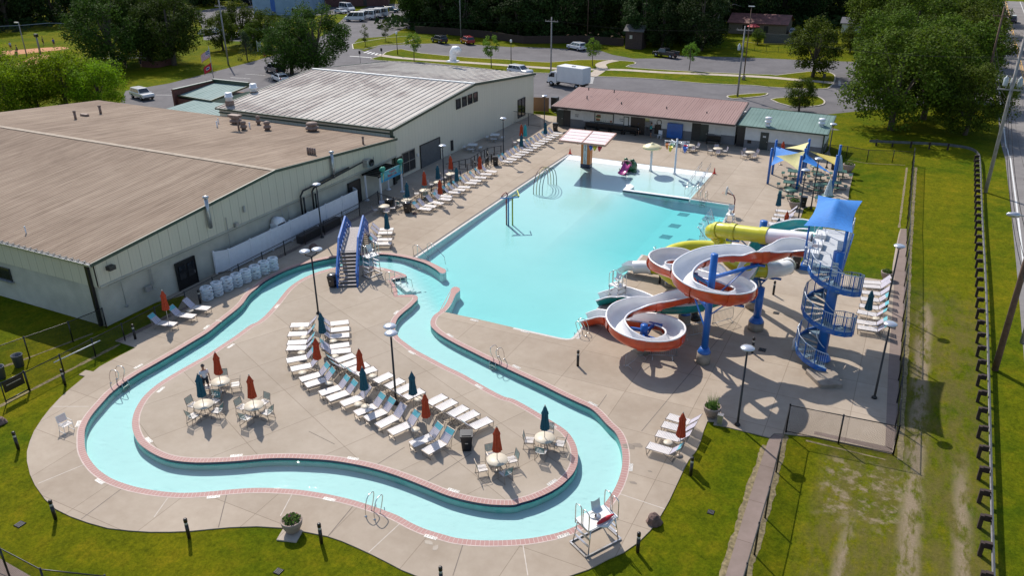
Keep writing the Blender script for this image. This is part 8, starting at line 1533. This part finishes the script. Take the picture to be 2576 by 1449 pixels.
# ================================================================ people
SKIN = mat('skin', (.38, .20, .13), .6, .06); HAIR = mat('dark_hair', (.02, .014, .01), .7)
def skin_mesh(name, par, V, E_, R_, m_):
    me = bpy.data.meshes.new(name); me.from_pydata([tuple(v) for v in V], E_, []); o = bpy.data.objects.new(name, me); COL.objects.link(o); o.parent = par; me.materials.append(m_); me.skin_vertices or me.vertices
    sk = o.modifiers.new('s', 'SKIN'); sk.use_smooth_shade = True
    for i, r in enumerate(R_): me.skin_vertices[0].data[i].radius = (r, r) if not isinstance(r, tuple) else r
    me.skin_vertices[0].data[0].use_root = True; o.modifiers.new('u', 'SUBSURF').levels = 1; o.modifiers['u'].render_levels = 1; return o
def person(label, p, rz, shirt, legs_c, pose='stand', hat=None, z=0, scale=1.0):
    t = thing('person', label, 'person', (p.x, p.y, z), rz); H = .95 if pose != 'sit' else .5
    hip = Vector((0, 0, H)); ch = hip+Vector((.02, 0, .42)); nk = ch+Vector((.01, 0, .14)); hd = nk+Vector((.03, 0, .2)); V = [hip, ch, nk, hd, hd+Vector((.02, 0, .08))]; E_ = [(0, 1), (1, 2), (2, 3), (3, 4)]; R_ = [(.15, .11), (.17, .12), .055, .095, .085]
    for s in (-1, 1):
        sh = ch+Vector((0, s*.19, .03)); up = pose == 'reach' and s == -1; el = sh+(Vector((.2, s*.12, .02)) if up else Vector((.03, s*.07, -.28))); wr = el+(Vector((.24, 0, .18)) if up else Vector((.10, 0, -.24))); ha = wr+(wr-el).normalized()*.10; k = len(V); V += [sh, el, wr, ha]; E_ += [(1, k), (k, k+1), (k+1, k+2), (k+2, k+3)]; R_ += [.06, .042, .03, .035]
        for f in range(5): q = len(V); V.append(ha+(wr-el).normalized()*(.07 if f else .03)+Vector((0, (f-2)*.016, 0 if f else .03))); E_.append((k+3, q)); R_.append(.009)
        hp = hip+Vector((0, s*.09, -.03)); kn, an, toe = ((hip+Vector((.42, s*.13, -.02)), hip+Vector((.45, s*.14, -.45)), hip+Vector((.62, s*.15, -.48))) if pose == 'sit' else (Vector((.04+.12*(s > 0)*(pose == 'stride'), s*.11, .49)), Vector((-.02+.05*(s > 0), s*.12, .09)), Vector((.17, s*.14, .04)))); k = len(V); V += [hp, kn, an, toe]; E_ += [(0, k), (k, k+1), (k+1, k+2), (k+2, k+3)]; R_ += [.095, .06, .042, .035]
    skin_mesh('body', t, V, E_, R_, SKIN)
    A = [hip+Vector((0, 0, -.06)), hip+Vector((0, 0, .12)), ch, nk-Vector((0, 0, .06))]+sum([[V[5 if s < 0 else 18], V[5 if s < 0 else 18].lerp(V[6 if s < 0 else 19], .75)] for s in (-1, 1)], []); skin_mesh('shirt', t, A, [(0, 1), (1, 2), (2, 3), (2, 4), (4, 5), (2, 6), (6, 7)], [(.18, .14), (.175, .13), (.195, .145), .075, .085, .075, .085, .075], shirt)
    li = [14, 27]; B = [hip+Vector((0, 0, .03))]; E2 = []; R2 = [(.17, .13)]
    for i in li: k = len(B); B += [V[i], V[i].lerp(V[i+1], .9)]; E2 += [(0, k), (k, k+1)]; R2 += [.115, .085]
    skin_mesh('shorts', t, B, E2, R2, legs_c); m = MB(); c_ = hd+Vector((0, 0, .07)); blobm(m, (c_.x-.015, c_.y, c_.z), (.115, .105, .105), 10)
    if hat: m.lathe((c_.x+.06, c_.y, c_.z+.02), [(.12, 0), (.12, .015), (.02, .02)], 10)
    m.build('cap' if hat else 'hair', hat or HAIR, t); m = MB(); blobm(m, (c_.x+.085, c_.y, c_.z-.09), (.018, .014, .024), 6); m.build('nose', SKIN, t)
    for s in (-1, 1): m = MB(); blobm(m, (c_.x+.07, s*.035, c_.z-.055), (.012, .014, .010), 6); m.build('eye', INK, t)
    if scale != 1: t.scale = (scale,)*3
    return t
SHW, SHT, SHB, SHBL, NVY = mat('shirt_white', (.62, .64, .70), .8), mat('shirt_teal', (.03, .38, .36), .8), mat('shirt_light_blue', (.25, .42, .60), .8), mat('shirt_royal_blue', (.02, .06, .40), .8), mat('shorts_navy', (.015, .018, .03), .8)
p = G(1, 3, 2005, 1060); person('person in white shirt and dark cap leaning behind the dark teal umbrella', G(1, 3, 2000, 1085)+Vector((0, .6, 0)), radians(-30), SHW, NVY, 'stride', mat('cap_black', (.015, .012, .02), .8)); person('seated person in white shirt and blue cap behind the bath house gate rail', G(3, 1, 1247, 1345), radians(-90), SHW, NVY, 'sit', SHBL, .05); person('standing person in teal shirt reaching towards the bath house wall', G(3, 1, 1368, 1372), radians(20), SHT, NVY, 'reach')
for x, y, sh, lb in ((112, 500, SHB, 'person in light blue shirt on the clay infield'), (545, 465, SHBL, 'person in royal blue shirt swinging near the infield end'), (437, 450, NVY, 'person in dark clothes beside the short thick pole'), (182, 540, NVY, 'person in dark clothes at the infield edge'), (177, 590, NVY, 'person in dark clothes on the infield grass'), (1265, 685, NVY, 'person in dark clothes on the lawn under the dark trees'), (1420, 670, NVY, 'person in dark clothes at the low brick wall')): person(lb, G(1, 1, x, y), random.uniform(-3, 3), sh, NVY, 'stride')
gr2 = thing('entry_rail', 'grey entry rail in front of the bath house gate', 'railing', tuple(G(3, 1, 1195, 1340))); rail(gr2, [G(3, 1, 1195, 1335), G(3, 1, 1345, 1345)], 1.0, GALV, GALV, .14, 1.2, 'railing')
wc = thing('white_chair', 'white chair with things on it beside the dark service panel', 'chair', tuple(G(3, 1, 1460, 1385))); m = MB(); m.box((0, 0, .42), (.5, .5, .05)); m.build('seat', WHITEP, wc); m = MB(); m.box((0, .24, .72), (.5, .05, .5)); m.build('backrest', WHITEP, wc)
for a in (-.22, .22):
    for b_ in (-.22, .22): m = MB(); m.box((a, b_, .2), (.04, .04, .4)); m.build('leg', WHITEP, wc)
